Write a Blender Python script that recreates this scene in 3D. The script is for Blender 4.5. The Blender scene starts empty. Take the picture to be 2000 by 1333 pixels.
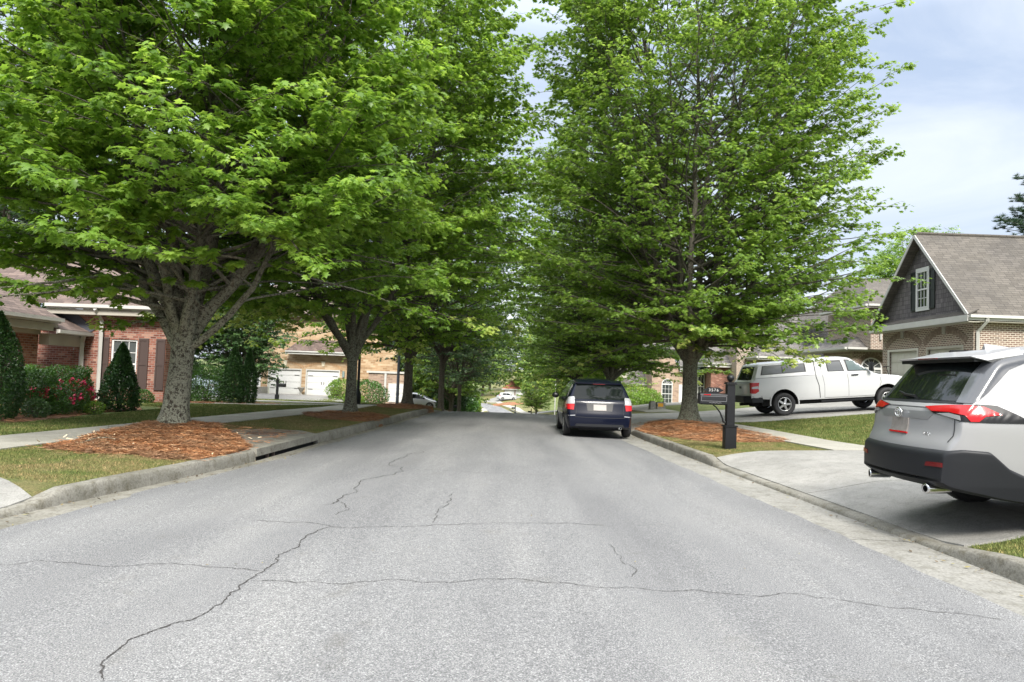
import bpy, bmesh, math, random
import numpy as np
from mathutils import Vector, Matrix
from mathutils.bvhtree import BVHTree
from mathutils.geometry import delaunay_2d_cdt
R = math.radians
sc = bpy.context.scene
COL = sc.collection

# ------------------------------------------------------------ camera
cam_d = bpy.data.cameras.new('camera'); cam = bpy.data.objects.new('camera', cam_d); COL.objects.link(cam)
cam_d.sensor_width = 36; cam_d.lens = 26.0; cam_d.clip_start = .05; cam_d.clip_end = 3000
PITCH, ROLL = R(2.84), R(2.0)
cam.matrix_world = Matrix.Translation((0, 0, 1.45)) @ Matrix.Rotation(R(90)+PITCH, 4, 'X') @ Matrix.Rotation(ROLL, 4, 'Z')
sc.camera = cam
sc.view_settings.view_transform = 'Standard'; sc.view_settings.look = 'None'
sc.view_settings.gamma = 1; sc.view_settings.exposure = 1.5
try: sc.view_settings.use_curve_mapping = False
except Exception: pass
# ------------------------------------------------------------ world and sun
w = bpy.data.worlds.new('World'); sc.world = w; w.use_nodes = True
nt = w.node_tree; nt.nodes.clear()
def wn(t, **k):
    n = nt.nodes.new(t)
    for a, b in k.items(): setattr(n, a, b)
    return n
SUN_EL, SUN_AZ = R(42), R(172)          # azimuth clockwise from +Y
sky = wn('ShaderNodeTexSky', sky_type='NISHITA', sun_disc=False); sky.sun_elevation = SUN_EL; sky.sun_rotation = SUN_AZ
sky.dust_density = 2.0
sm = wn('ShaderNodeVectorMath', operation='SCALE'); sm.inputs['Scale'].default_value = .10
nt.links.new(sky.outputs[0], sm.inputs[0])
tc = wn('ShaderNodeTexCoord'); sp = wn('ShaderNodeSeparateXYZ'); nt.links.new(tc.outputs['Generated'], sp.inputs[0])
mp = wn('ShaderNodeMapping'); mp.inputs['Scale'].default_value = (1.2, 1.6, 4.2); mp.inputs['Rotation'].default_value = (0, .35, .5)
nt.links.new(tc.outputs['Generated'], mp.inputs[0])
nz = wn('ShaderNodeTexNoise'); nz.inputs['Scale'].default_value = 1.7; nz.inputs['Detail'].default_value = 7; nz.inputs['Roughness'].default_value = .55; nz.inputs['Distortion'].default_value = .6
nt.links.new(mp.outputs[0], nz.inputs[0])
cr = wn('ShaderNodeValToRGB'); e = cr.color_ramp.elements
e[0].position = .34; e[0].color = (.19, .228, .30, 1); e[1].position = .68; e[1].color = (.31, .333, .37, 1)
nt.links.new(nz.outputs[0], cr.inputs[0])
# an overcast deck: pale at the horizon, brightest overhead
zr_ = wn('ShaderNodeValToRGB'); e = zr_.color_ramp.elements
e[0].position = 0.0; e[0].color = (1.6, 1.5, 1.38, 1); e[1].position = .20; e[1].color = (1.14, 1.12, 1.08, 1)
q = e.new(.42); q.color = (1.1, 1.1, 1.08, 1); q = e.new(.6); q.color = (3.9, 3.6, 3.15, 1); q = e.new(1.0); q.color = (5.6, 5.1, 4.4, 1)
nt.links.new(sp.outputs['Z'], zr_.inputs[0])
mu = wn('ShaderNodeMix', data_type='RGBA', blend_type='MULTIPLY'); mu.inputs['Factor'].default_value = 1
nt.links.new(cr.outputs[0], mu.inputs['A']); nt.links.new(zr_.outputs[0], mu.inputs['B'])
mx = wn('ShaderNodeMix', data_type='RGBA'); mx.inputs['Factor'].default_value = .88
nt.links.new(sm.outputs[0], mx.inputs['A']); nt.links.new(mu.outputs['Result'], mx.inputs['B'])
bg = wn('ShaderNodeBackground'); bg.inputs['Strength'].default_value = 1.0
nt.links.new(mx.outputs['Result'], bg.inputs[0])
wo = wn('ShaderNodeOutputWorld'); nt.links.new(bg.outputs[0], wo.inputs[0])
sd = bpy.data.lights.new('sun', 'SUN'); sd.energy = 2.4; sd.angle = R(16); sd.color = (1, .95, .87)
so = bpy.data.objects.new('sun', sd); COL.objects.link(so)
dv = Vector((math.sin(SUN_AZ)*math.cos(SUN_EL), math.cos(SUN_AZ)*math.cos(SUN_EL), math.sin(SUN_EL)))
so.rotation_euler = dv.to_track_quat('Z', 'Y').to_euler(); so.location = (0, -20, 40)

# ------------------------------------------------------------ object helpers
def meta(o, label=None, cat=None, group=None, kind=None):
    if label: o['label'] = label
    if cat: o['category'] = cat
    if group: o['group'] = group
    if kind: o['kind'] = kind
    return o
def thing(name, label, cat, loc=(0, 0, 0), group=None, rot=(0, 0, 0)):
    o = bpy.data.objects.new(name, None); o.empty_display_size = .2; COL.objects.link(o)
    o.location = loc; o.rotation_euler = rot
    return meta(o, label, cat, group)
class MB:
    """collects geometry; build() links it as one mesh object"""
    def __init__(s): s.v = []; s.f = []; s.m = []; s.sm = []
    def add(s, vs, fs, mi=0, smooth=False):
        b = len(s.v); s.v += [tuple(p) for p in vs]
        for f in fs: s.f.append([b+i for i in f]); s.m.append(mi); s.sm.append(smooth)
        return s
    def box(s, x0, y0, z0, x1, y1, z1, mi=0, M=None):
        vs = [Vector(p) for p in ((x0,y0,z0),(x1,y0,z0),(x1,y1,z0),(x0,y1,z0),(x0,y0,z1),(x1,y0,z1),(x1,y1,z1),(x0,y1,z1))]
        if M is not None: vs = [M @ p for p in vs]
        return s.add(vs, [(0,3,2,1),(4,5,6,7),(0,1,5,4),(1,2,6,5),(2,3,7,6),(3,0,4,7)], mi)
    def prism(s, pts, z0, z1, mi=0):
        n = len(pts); vs = [(p[0], p[1], z0) for p in pts]+[(p[0], p[1], z1) for p in pts]
        a = sum(pts[i][0]*pts[(i+1)%n][1]-pts[(i+1)%n][0]*pts[i][1] for i in range(n))
        fs = [tuple(range(n))[::-1], tuple(range(n, 2*n))]+[(i, (i+1)%n, n+(i+1)%n, n+i) for i in range(n)]
        if a < 0: fs = [f[::-1] for f in fs]
        return s.add(vs, fs, mi)
    def solid(s, poly, off, mi=0):
        """planar polygon (3d points) thickened by vector off"""
        n = len(poly); P = [Vector(p) for p in poly]; o = Vector(off)
        nrm = Vector((0,0,0))
        for i in range(n): nrm += P[i].cross(P[(i+1)%n])
        fs = [tuple(range(n))[::-1], tuple(range(n, 2*n))]+[(i, (i+1)%n, n+(i+1)%n, n+i) for i in range(n)]
        if nrm.dot(o) < 0: fs = [f[::-1] for f in fs]
        return s.add(P+[p+o for p in P], fs, mi)
    def tube(s, pts, rad, n=8, mi=0, cap=True, smooth=True):
        P = [Vector(p) for p in pts]; rad = rad if hasattr(rad, '__len__') else [rad]*len(P)
        up = Vector((0,0,1)); vs = []
        for i, p in enumerate(P):
            d = (P[min(i+1, len(P)-1)]-P[max(i-1, 0)]).normalized()
            a = d.cross(up if abs(d.z) < .95 else Vector((0,1,0))).normalized(); b = d.cross(a)
            for k in range(n):
                t = 2*math.pi*k/n; vs.append(p+(a*math.cos(t)+b*math.sin(t))*rad[i])
        fs = [(i*n+k, (i+1)*n+k, (i+1)*n+(k+1)%n, i*n+(k+1)%n) for i in range(len(P)-1) for k in range(n)]
        s.add(vs, fs, mi, smooth)
        if cap: s.add(vs[:n], [tuple(range(n))], mi); s.add(vs[-n:], [tuple(range(n))[::-1]], mi)
        return s
    def lathe(s, prof, n=24, M=None, mi=0, smooth=True):
        """prof: (radius, height) pairs round local Z"""
        vs = []
        for r, z in prof:
            for k in range(n):
                t = 2*math.pi*k/n; p = Vector((r*math.cos(t), r*math.sin(t), z)); vs.append(M @ p if M is not None else p)
        fs = [(i*n+k, i*n+(k+1)%n, (i+1)*n+(k+1)%n, (i+1)*n+k) for i in range(len(prof)-1) for k in range(n)]
        return s.add(vs, fs, mi, smooth)
    def build(s, name, mats, parent=None, world=True, bevel=0, uv=True, sharp=None):
        me = bpy.data.meshes.new(name)
        off = Vector(parent.matrix_basis.translation) if (parent is not None and world) else Vector((0,0,0))
        if parent is not None and world and parent.parent is not None:
            off = off + Vector(parent.parent.matrix_basis.translation)
        me.from_pydata([(p[0]-off.x, p[1]-off.y, p[2]-off.z) for p in s.v], [], s.f)
        mats = mats if isinstance(mats, (list, tuple)) else [mats]
        for m in mats: me.materials.append(m)
        me.polygons.foreach_set('material_index', s.m); me.polygons.foreach_set('use_smooth', s.sm)
        if bevel:
            bm = bmesh.new(); bm.from_mesh(me); bmesh.ops.remove_doubles(bm, verts=bm.verts, dist=1e-5)
            es = [ed for ed in bm.edges if len(ed.link_faces) == 2 and ed.calc_face_angle(0) > .5]
            bmesh.ops.bevel(bm, geom=es, offset=bevel, segments=2, affect='EDGES', clamp_overlap=True)
            bm.to_mesh(me); bm.free()
        if uv: auto_uv(me, off)
        if sharp: me.set_sharp_from_angle(angle=R(sharp))
        me.update()
        o = bpy.data.objects.new(name, me); COL.objects.link(o)
        if parent is not None: o.parent = parent
        return o
def auto_uv(me, off=Vector((0,0,0))):
    """UV in metres: u horizontal along the face, v up the face"""
    n = len(me.polygons)
    if n == 0: return
    uvl = me.uv_layers.new(name='UVMap')
    nr = np.empty(n*3); me.polygons.foreach_get('normal', nr); nr = nr.reshape(-1, 3)
    lt = np.empty(n, int); me.polygons.foreach_get('loop_total', lt)
    li = np.empty(len(me.loops), int); me.loops.foreach_get('vertex_index', li)
    co = np.empty(len(me.vertices)*3); me.vertices.foreach_get('co', co); co = co.reshape(-1, 3)+np.array(off)
    t = np.stack([-nr[:,1], nr[:,0], np.zeros(n)], 1); L = np.linalg.norm(t, axis=1); flat = L < .05
    t[flat] = (1, 0, 0); L[flat] = 1; t /= L[:,None]; b = np.cross(nr, t)
    N = np.repeat(np.arange(n), lt); P = co[li]
    uvs = np.stack([(P*t[N]).sum(1), (P*b[N]).sum(1)], 1)
    uvl.data.foreach_set('uv', uvs.ravel())
def np_mesh(name, V, F, mats, parent=None, attrs=None, smooth=False, nper=3, matidx=None):
    me = bpy.data.meshes.new(name); n = len(F)
    me.vertices.add(len(V)); me.vertices.foreach_set('co', np.asarray(V, np.float32).ravel())
    me.loops.add(n*nper); me.loops.foreach_set('vertex_index', np.asarray(F, np.int32).ravel())
    me.polygons.add(n); me.polygons.foreach_set('loop_start', np.arange(0, n*nper, nper, dtype=np.int32))
    if smooth: me.polygons.foreach_set('use_smooth', np.ones(n, bool))
    for m in (mats if isinstance(mats, (list, tuple)) else [mats]): me.materials.append(m)
    if matidx is not None: me.polygons.foreach_set('material_index', np.asarray(matidx, np.int32))
    for k, a in (attrs or {}).items():
        at = me.attributes.new(k, 'FLOAT', 'FACE'); at.data.foreach_set('value', np.asarray(a, np.float32))
    me.update(calc_edges=True)
    o = bpy.data.objects.new(name, me); COL.objects.link(o)
    if parent is not None: o.parent = parent
    return o
def copy_tree(o, parent=None):
    c = o.copy(); COL.objects.link(c)
    if parent is not None: c.parent = parent
    for ch in list(o.children): copy_tree(ch, c)
    return c
def sstep(t): t = np.clip(t, 0, 1); return t*t*(3-2*t)

# ------------------------------------------------------------ materials
def newmat(name):
    m = bpy.data.materials.new(name); m.use_nodes = True; t = m.node_tree
    return m, t, t.nodes['Principled BSDF']
def nd(t, typ, **k):
    n = t.nodes.new(typ)
    for a, b in k.items():
        if a in n.inputs: n.inputs[a].default_value = b
        else: setattr(n, a, b)
    return n
def plain(name, col, rough=.6, metal=0, coat=0, spec=.5, trans=0, noise=0, nscale=8, bump=0, alpha=1):
    m, t, b = newmat(name)
    b.inputs['Base Color'].default_value = (*col, 1); b.inputs['Roughness'].default_value = rough; b.inputs['Metallic'].default_value = metal
    b.inputs['Coat Weight'].default_value = coat; b.inputs['Coat Roughness'].default_value = .04; b.inputs['Specular IOR Level'].default_value = spec
    b.inputs['Transmission Weight'].default_value = trans
    if noise or bump:
        tcn = nd(t, 'ShaderNodeTexCoord'); nzn = nd(t, 'ShaderNodeTexNoise'); nzn.inputs['Scale'].default_value = nscale; nzn.inputs['Detail'].default_value = 6
        t.links.new(tcn.outputs['Object'], nzn.inputs[0])
        if noise:
            r = nd(t, 'ShaderNodeMapRange'); r.inputs['From Min'].default_value = .3; r.inputs['From Max'].default_value = .7
            r.inputs['To Min'].default_value = 1-noise; r.inputs['To Max'].default_value = 1+noise
            t.links.new(nzn.outputs[0], r.inputs[0]); v = nd(t, 'ShaderNodeVectorMath', operation='SCALE'); v.inputs[0].default_value = col
            t.links.new(r.outputs[0], v.inputs['Scale']); t.links.new(v.outputs[0], b.inputs['Base Color'])
        if bump:
            bp = nd(t, 'ShaderNodeBump'); bp.inputs['Strength'].default_value = bump; bp.inputs['Distance'].default_value = .01
            t.links.new(nzn.outputs[0], bp.inputs['Height']); t.links.new(bp.outputs[0], b.inputs['Normal'])
    return m
def ramp(t, src, stops):
    r = nd(t, 'ShaderNodeValToRGB'); e = r.color_ramp.elements
    e[0].position, e[0].color = stops[0][0], (*stops[0][1], 1); e[1].position, e[1].color = stops[-1][0], (*stops[-1][1], 1)
    for p, c in stops[1:-1]: q = e.new(p); q.color = (*c, 1)
    t.links.new(src, r.inputs[0]); return r.outputs[0]
def noise(t, vec, scale, detail=4, rough=.5, dist=0):
    n = nd(t, 'ShaderNodeTexNoise'); n.inputs['Scale'].default_value = scale; n.inputs['Detail'].default_value = detail
    n.inputs['Roughness'].default_value = rough; n.inputs['Distortion'].default_value = dist
    t.links.new(vec, n.inputs[0]); return n.outputs[0]
def mixc(t, fac, a, b, mode='MIX'):
    m = nd(t, 'ShaderNodeMix', data_type='RGBA', blend_type=mode)
    for s, k in ((fac, 'Factor'), (a, 'A'), (b, 'B')):
        i = [x for x in m.inputs if x.name == k and (x.type == 'RGBA' or k == 'Factor')][0]
        if hasattr(s, 'type') and hasattr(s, 'links'): t.links.new(s, i)
        elif isinstance(s, (int, float)): i.default_value = s
        else: i.default_value = (*s, 1)
    return [x for x in m.outputs if x.type == 'RGBA'][0]
def bump(t, b, h, strength=.3, dist=.01):
    bp = nd(t, 'ShaderNodeBump'); bp.inputs['Strength'].default_value = strength; bp.inputs['Distance'].default_value = dist
    t.links.new(h, bp.inputs['Height']); t.links.new(bp.outputs[0], b.inputs['Normal'])
def pos(t): return nd(t, 'ShaderNodeNewGeometry').outputs['Position']

def m_asphalt():
    m, t, b = newmat('asphalt'); p = pos(t)
    g1 = noise(t, p, 120, 2, .55); c = ramp(t, g1, [(.30, (.074, .075, .077)), (.45, (.138, .139, .141)), (.56, (.184, .185, .187)), (.72, (.36, .36, .358))])
    g2 = noise(t, p, 38, 3, .7); c2 = ramp(t, g2, [(.3, (.78, .78, .79)), (.7, (1.2, 1.2, 1.19))]); c = mixc(t, .8, c, c2, 'MULTIPLY')
    mpn = nd(t, 'ShaderNodeMapping'); mpn.inputs['Scale'].default_value = (1, .22, 1); t.links.new(p, mpn.inputs[0])
    g3 = noise(t, mpn.outputs[0], .9, 5, .6, .4); c3 = ramp(t, g3, [(.3, (.80, .80, .81)), (.5, (.97, .97, .97)), (.7, (1.13, 1.12, 1.10))]); c = mixc(t, 1, c, c3, 'MULTIPLY')
    g4 = noise(t, p, 2.3, 6, .65); c4 = ramp(t, g4, [(.62, (1, 1, 1)), (.75, (.86, .84, .80))]); c = mixc(t, .8, c, c4, 'MULTIPLY')
    m2 = nd(t, 'ShaderNodeMapping'); m2.inputs['Scale'].default_value = (1, .06, 1); t.links.new(p, m2.inputs[0]); g6 = noise(t, m2.outputs[0], 1.6, 3, .5); c = mixc(t, .9, c, ramp(t, g6, [(.35, (.90, .90, .905)), (.6, (1.05, 1.05, 1.045))]), 'MULTIPLY')
    g7 = noise(t, p, .8, 8, .75, 1.2); c = mixc(t, ramp(t, g7, [(.60, (0, 0, 0)), (.72, (.45, .45, .45))]), c, (.105, .10, .09))
    g8 = noise(t, p, 260, 1, .5); c = mixc(t, .7, c, ramp(t, g8, [(.32, (.62, .62, .62)), (.5, (1, 1, 1)), (.68, (1.42, 1.42, 1.40))]), 'MULTIPLY')
    t.links.new(c, b.inputs['Base Color']); b.inputs['Roughness'].default_value = .85; b.inputs['Specular IOR Level'].default_value = .35
    bump(t, b, g1, .8, .008); return m
def m_concrete(name, c1, c2, dirt=(.20, .19, .165), dirtamt=.6, speck=70):
    m, t, b = newmat(name); p = pos(t)
    g = noise(t, p, 1.3, 7, .62, .3); c = ramp(t, g, [(.3, c1), (.7, c2)])
    g2 = noise(t, p, 7, 6, .7, .5); dm = ramp(t, g2, [(.48, (0, 0, 0)), (.68, (dirtamt,)*3)]); c = mixc(t, dm, c, dirt)
    g3 = noise(t, p, speck, 2, .6); c3 = ramp(t, g3, [(.3, (.72, .71, .69)), (.5, (1, 1, 1)), (.7, (1.18, 1.18, 1.16))]); c = mixc(t, 1, c, c3, 'MULTIPLY')
    t.links.new(c, b.inputs['Base Color']); b.inputs['Roughness'].default_value = .88
    bump(t, b, g3, .6, .006); return m
def m_grass(name, blade=False):
    m, t, b = newmat(name); p = pos(t)
    g = noise(t, p, .55, 6, .6, .4); c = ramp(t, g, [(.30, (.125, .142, .046)), (.48, (.088, .122, .034)), (.66, (.120, .150, .048))])
    g2 = noise(t, p, 3.2, 6, .7, .6); d = ramp(t, g2, [(.50, (0, 0, 0)), (.66, (.55, .55, .55))])
    c = mixc(t, d, c, (.25, .21, .105))
    sx = nd(t, 'ShaderNodeSeparateXYZ'); t.links.new(p, sx.inputs[0]); ab = nd(t, 'ShaderNodeMath', operation='ABSOLUTE'); t.links.new(sx.outputs['X'], ab.inputs[0])
    vm = ramp(t, ab.outputs[0], [(0, (1, 1, 1)), (.6, (1, 1, 1))]); mr = nd(t, 'ShaderNodeMapRange'); mr.inputs['From Min'].default_value = 6.0; mr.inputs['From Max'].default_value = 6.6; mr.inputs['To Min'].default_value = 1; mr.inputs['To Max'].default_value = 0; t.links.new(ab.outputs[0], mr.inputs[0])
    ny = nd(t, 'ShaderNodeMapRange'); ny.inputs['From Min'].default_value = 6.7; ny.inputs['From Max'].default_value = 7.6; t.links.new(sx.outputs['Y'], ny.inputs[0])
    g4 = noise(t, p, 1.6, 6, .7, .5); dv_ = ramp(t, g4, [(.38, (.1, .1, .1)), (.6, (.85, .85, .85))]); mm = nd(t, 'ShaderNodeMath', operation='MULTIPLY'); t.links.new(dv_, mm.inputs[0]); t.links.new(mr.outputs[0], mm.inputs[1])
    m3 = nd(t, 'ShaderNodeMath', operation='MULTIPLY'); t.links.new(mm.outputs[0], m3.inputs[0]); t.links.new(ny.outputs[0], m3.inputs[1]); c = mixc(t, m3.outputs[0], c, (.20, .165, .082))   # worn verge strips
    if blade:
        at = nd(t, 'ShaderNodeAttribute'); at.attribute_name = 'rnd'
        s = ramp(t, at.outputs['Fac'], [(0, (.62, .66, .55)), (.6, (1.15, 1.15, 1.05)), (.88, (1.25, 1.25, 1.1)), (.90, (2.0, 1.6, 1.7)), (1, (2.4, 1.8, 2.1))])
        c = mixc(t, 1, c, s, 'MULTIPLY')
    else:
        g3 = noise(t, p, 55, 3, .7); s = ramp(t, g3, [(.3, (.45, .45, .42)), (.5, (.95, .95, .9)), (.7, (1.5, 1.45, 1.3))]); c = mixc(t, 1, c, s, 'MULTIPLY')
        bump(t, b, g3, 1, .03)
    t.links.new(c, b.inputs['Base Color']); b.inputs['Roughness'].default_value = .8; b.inputs['Specular IOR Level'].default_value = .2
    return m
def m_leaf(name, dark, mid, light, young, trans=.35, gloss=.42):
    m, t, b = newmat(name)
    a = nd(t, 'ShaderNodeAttribute'); a.attribute_name = 'rnd'; a2 = nd(t, 'ShaderNodeAttribute'); a2.attribute_name = 'young'
    c = ramp(t, a.outputs['Fac'], [(0, dark), (.5, mid), (1, light)])
    y = ramp(t, a2.outputs['Fac'], [(.5, (0, 0, 0)), (1, (1, 1, 1))]); c = mixc(t, y, c, young)
    t.links.new(c, b.inputs['Base Color']); b.inputs['Roughness'].default_value = gloss; b.inputs['Specular IOR Level'].default_value = .45
    tr = nd(t, 'ShaderNodeBsdfTranslucent'); hs = nd(t, 'ShaderNodeHueSaturation'); hs.inputs['Value'].default_value = 1.6; hs.inputs['Hue'].default_value = .485
    hs.inputs['Saturation'].default_value = 1.05
    t.links.new(c, hs.inputs['Color']); t.links.new(hs.outputs[0], tr.inputs[0])
    ms = nd(t, 'ShaderNodeMixShader'); ms.inputs[0].default_value = trans
    t.links.new(b.outputs[0], ms.inputs[1]); t.links.new(tr.outputs[0], ms.inputs[2]); t.links.new(ms.outputs[0], t.nodes['Material Output'].inputs[0])
    return m
def m_bark(name, c_dark, c_mid, lichen, amt, scale=1, thr=.46):
    m, t, b = newmat(name); tcn = nd(t, 'ShaderNodeTexCoord'); p = tcn.outputs['Object']
    mpn = nd(t, 'ShaderNodeMapping'); mpn.inputs['Scale'].default_value = (1, 1, .3); t.links.new(p, mpn.inputs[0])
    g = noise(t, mpn.outputs[0], 22*scale, 5, .7, .5); c = ramp(t, g, [(.35, c_dark), (.62, c_mid)])
    v = nd(t, 'ShaderNodeTexNoise'); v.inputs['Scale'].default_value = 24*scale; v.inputs['Detail'].default_value = 6; v.inputs['Roughness'].default_value = .72; v.inputs['Distortion'].default_value = .8
    t.links.new(p, v.inputs[0]); lm = ramp(t, v.outputs[0], [(thr, (0, 0, 0)), (thr+.06, (amt,)*3)])
    sp_ = nd(t, 'ShaderNodeSeparateXYZ'); t.links.new(p, sp_.inputs[0])   # lichen grows on the lower trunk only
    mr = nd(t, 'ShaderNodeMapRange'); mr.inputs['From Min'].default_value = 1.6; mr.inputs['From Max'].default_value = 3.2; mr.inputs['To Min'].default_value = 1; mr.inputs['To Max'].default_value = .25
    t.links.new(sp_.outputs['Z'], mr.inputs[0]); lm2 = nd(t, 'ShaderNodeMath', operation='MULTIPLY'); t.links.new(lm, lm2.inputs[0]); t.links.new(mr.outputs[0], lm2.inputs[1])
    c = mixc(t, lm2.outputs[0], c, lichen); t.links.new(c, b.inputs['Base Color']); b.inputs['Roughness'].default_value = .9
    g9 = noise(t, p, 60*scale, 4, .7); ad = nd(t, 'ShaderNodeMath', operation='ADD'); t.links.new(g, ad.inputs[0]); t.links.new(v.outputs[0], ad.inputs[1]); ad2 = nd(t, 'ShaderNodeMath', operation='MULTIPLY_ADD'); ad2.inputs[1].default_value = .5; t.links.new(g9, ad2.inputs[0]); t.links.new(ad.outputs[0], ad2.inputs[2])
    cf = ramp(t, g9, [(.35, (.6, .58, .55)), (.55, (1, 1, 1)), (.7, (1.15, 1.15, 1.12))]); c = mixc(t, .9, c, cf, 'MULTIPLY'); t.links.new(c, b.inputs['Base Color'])
    bump(t, b, ad2.outputs[0], 1.0, .05); return m
def m_brick(name, cols, mortar, bw=.2, bh=.076, ms=.010, off=.5, flip=False):
    m, t, b = newmat(name); uv = nd(t, 'ShaderNodeUVMap').outputs[0]
    if flip:
        mpn = nd(t, 'ShaderNodeMapping'); mpn.inputs['Rotation'].default_value = (0, 0, R(90)); t.links.new(uv, mpn.inputs[0]); uv = mpn.outputs[0]
    br = nd(t, 'ShaderNodeTexBrick'); br.offset = off; br.inputs['Scale'].default_value = 1; br.inputs['Brick Width'].default_value = bw; br.inputs['Row Height'].default_value = bh
    br.inputs['Mortar Size'].default_value = ms; br.inputs['Mortar Smooth'].default_value = .15; br.inputs['Bias'].default_value = 0
    br.inputs['Color1'].default_value = (0, 0, 0, 1); br.inputs['Color2'].default_value = (1, 1, 1, 1); br.inputs['Mortar'].default_value = (.5, .5, .5, 1)
    t.links.new(uv, br.inputs['Vector'])
    n_ = len(cols)-1; c = ramp(t, br.outputs['Color'], [(i/n_, cl) for i, cl in enumerate(cols)])
    g = noise(t, uv, 1.1, 5, .6); c = mixc(t, .8, c, ramp(t, g, [(.3, (.85, .84, .83)), (.7, (1.13, 1.12, 1.1))]), 'MULTIPLY')
    g5 = noise(t, uv, 30, 3, .6); c = mixc(t, .8, c, ramp(t, g5, [(.3, (.8, .8, .8)), (.7, (1.2, 1.2, 1.2))]), 'MULTIPLY')
    c = mixc(t, br.outputs['Fac'], c, mortar); t.links.new(c, b.inputs['Base Color']); b.inputs['Roughness'].default_value = .9
    inv = nd(t, 'ShaderNodeMath', operation='SUBTRACT'); inv.inputs[0].default_value = 1; t.links.new(br.outputs['Fac'], inv.inputs[1]); bump(t, b, inv.outputs[0], .6, .008)
    return m
def m_shingle(name, cols, bw=.33, bh=.14, gap=(.03, .028, .027)):
    m, t, b = newmat(name); uv = nd(t, 'ShaderNodeUVMap').outputs[0]
    ds = noise(t, uv, 4, 2, .5)
    br = nd(t, 'ShaderNodeTexBrick'); br.offset = .37; br.offset_frequency = 3; br.inputs['Scale'].default_value = 1; br.inputs['Brick Width'].default_value = bw; br.inputs['Row Height'].default_value = bh
    br.inputs['Mortar Size'].default_value = .007; br.inputs['Mortar Smooth'].default_value = .3
    br.inputs['Color1'].default_value = (0, 0, 0, 1); br.inputs['Color2'].default_value = (1, 1, 1, 1); t.links.new(uv, br.inputs['Vector'])
    n_ = len(cols)-1; c = ramp(t, br.outputs['Color'], [(i/n_, cl) for i, cl in enumerate(cols)])
    g = noise(t, uv, .5, 6, .65, .5); c = mixc(t, .9, c, ramp(t, g, [(.3, (.75, .75, .77)), (.7, (1.2, 1.18, 1.15))]), 'MULTIPLY')
    g5 = noise(t, uv, 45, 2, .6); c = mixc(t, .7, c, ramp(t, g5, [(.3, (.7, .7, .7)), (.7, (1.3, 1.3, 1.3))]), 'MULTIPLY')
    c = mixc(t, br.outputs['Fac'], c, gap); t.links.new(c, b.inputs['Base Color']); b.inputs['Roughness'].default_value = .92
    inv = nd(t, 'ShaderNodeMath', operation='SUBTRACT'); inv.inputs[0].default_value = 1; t.links.new(br.outputs['Fac'], inv.inputs[1]); bump(t, b, inv.outputs[0], .7, .012)
    return m
def m_mulch(name):
    m, t, b = newmat(name); p = pos(t)
    mpn = nd(t, 'ShaderNodeMapping'); mpn.inputs['Scale'].default_value = (1, 3, 1); mpn.inputs['Rotation'].default_value = (0, 0, .5); t.links.new(p, mpn.inputs[0])
    g = noise(t, mpn.outputs[0], 48, 4, .75, 1.5); c = ramp(t, g, [(.3, (.09, .036, .015)), (.5, (.26, .105, .04)), (.7, (.44, .20, .08))])
    t.links.new(c, b.inputs['Base Color']); b.inputs['Roughness'].default_value = .9; g2 = noise(t, p, 1.4, 4, .6); c = mixc(t, ramp(t, g2, [(.42, (0, 0, 0)), (.62, (.75, .75, .75))]), c, (.14, .085, .05)); t.links.new(c, b.inputs['Base Color']); bump(t, b, g, 1, .03); return m
def m_rnd(name, stops, rough=.7, fade=None):
    m, t, b = newmat(name); a = nd(t, 'ShaderNodeAttribute'); a.attribute_name = 'rnd'
    c = ramp(t, a.outputs['Fac'], stops)
    if fade: g2 = noise(t, pos(t), 1.4, 4, .6); c = mixc(t, ramp(t, g2, [(.42, (0, 0, 0)), (.62, (.7, .7, .7))]), c, fade)
    t.links.new(c, b.inputs['Base Color']); b.inputs['Roughness'].default_value = rough; return m

ASPH = m_asphalt(); CRACK = plain('crack_fill', (.035, .032, .03), .95)
CONC = m_concrete('concrete_drive', (.175, .172, .16), (.275, .268, .25), dirt=(.11, .106, .092), dirtamt=.45)
CONC_W = m_concrete('concrete_walk', (.25, .24, .205), (.35, .335, .292), dirtamt=.3)
CONC_D = m_concrete('concrete_old', (.15, .145, .12), (.235, .225, .195), dirt=(.08, .07, .05), dirtamt=.7)
KERB = m_concrete('kerb_concrete', (.125, .12, .098), (.225, .215, .188), dirt=(.075, .065, .04), dirtamt=.75, speck=45)
GUT = m_concrete('gutter_concrete', (.165, .161, .146), (.25, .244, .222), dirt=(.105, .10, .08), dirtamt=.7, speck=38)
GRASS = m_grass('lawn'); BLADE = m_grass('grass_blade', True)
MULCH = m_mulch('pine_straw')
NEEDLE = m_rnd('pine_needle', [(0, (.10, .04, .018)), (.4, (.30, .12, .045)), (.8, (.46, .21, .085)), (1, (.55, .36, .20))], fade=(.19, .115, .065))
BRICK_R = m_brick('red_brick', [(.11, .035, .026), (.19, .062, .042), (.22, .078, .052), (.27, .10, .07), (.36, .21, .155)], (.27, .20, .165))
BRICK_B = m_brick('brown_brick', [(.10, .066, .052), (.155, .10, .078), (.21, .138, .108), (.17, .105, .085)], (.50, .45, .375), ms=.013)
BRICK_S = m_brick('soldier_brick', [(.10, .066, .052), (.155, .10, .078), (.20, .13, .10)], (.44, .395, .33), bw=.22, bh=.078, ms=.012, off=0, flip=True)
BRICK_T = m_brick('tan_brick', [(.27, .17, .092), (.35, .235, .135), (.40, .285, .175), (.47, .36, .24)], (.40, .315, .215), bw=.42, bh=.16, ms=.012)
SH_BR = m_shingle('brown_shingle', [(.076, .068, .058), (.094, .085, .073), (.110, .099, .086)])
SH_GR = m_shingle('grey_shingle', [(.07, .066, .062), (.12, .112, .105), (.155, .145, .135)])
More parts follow.
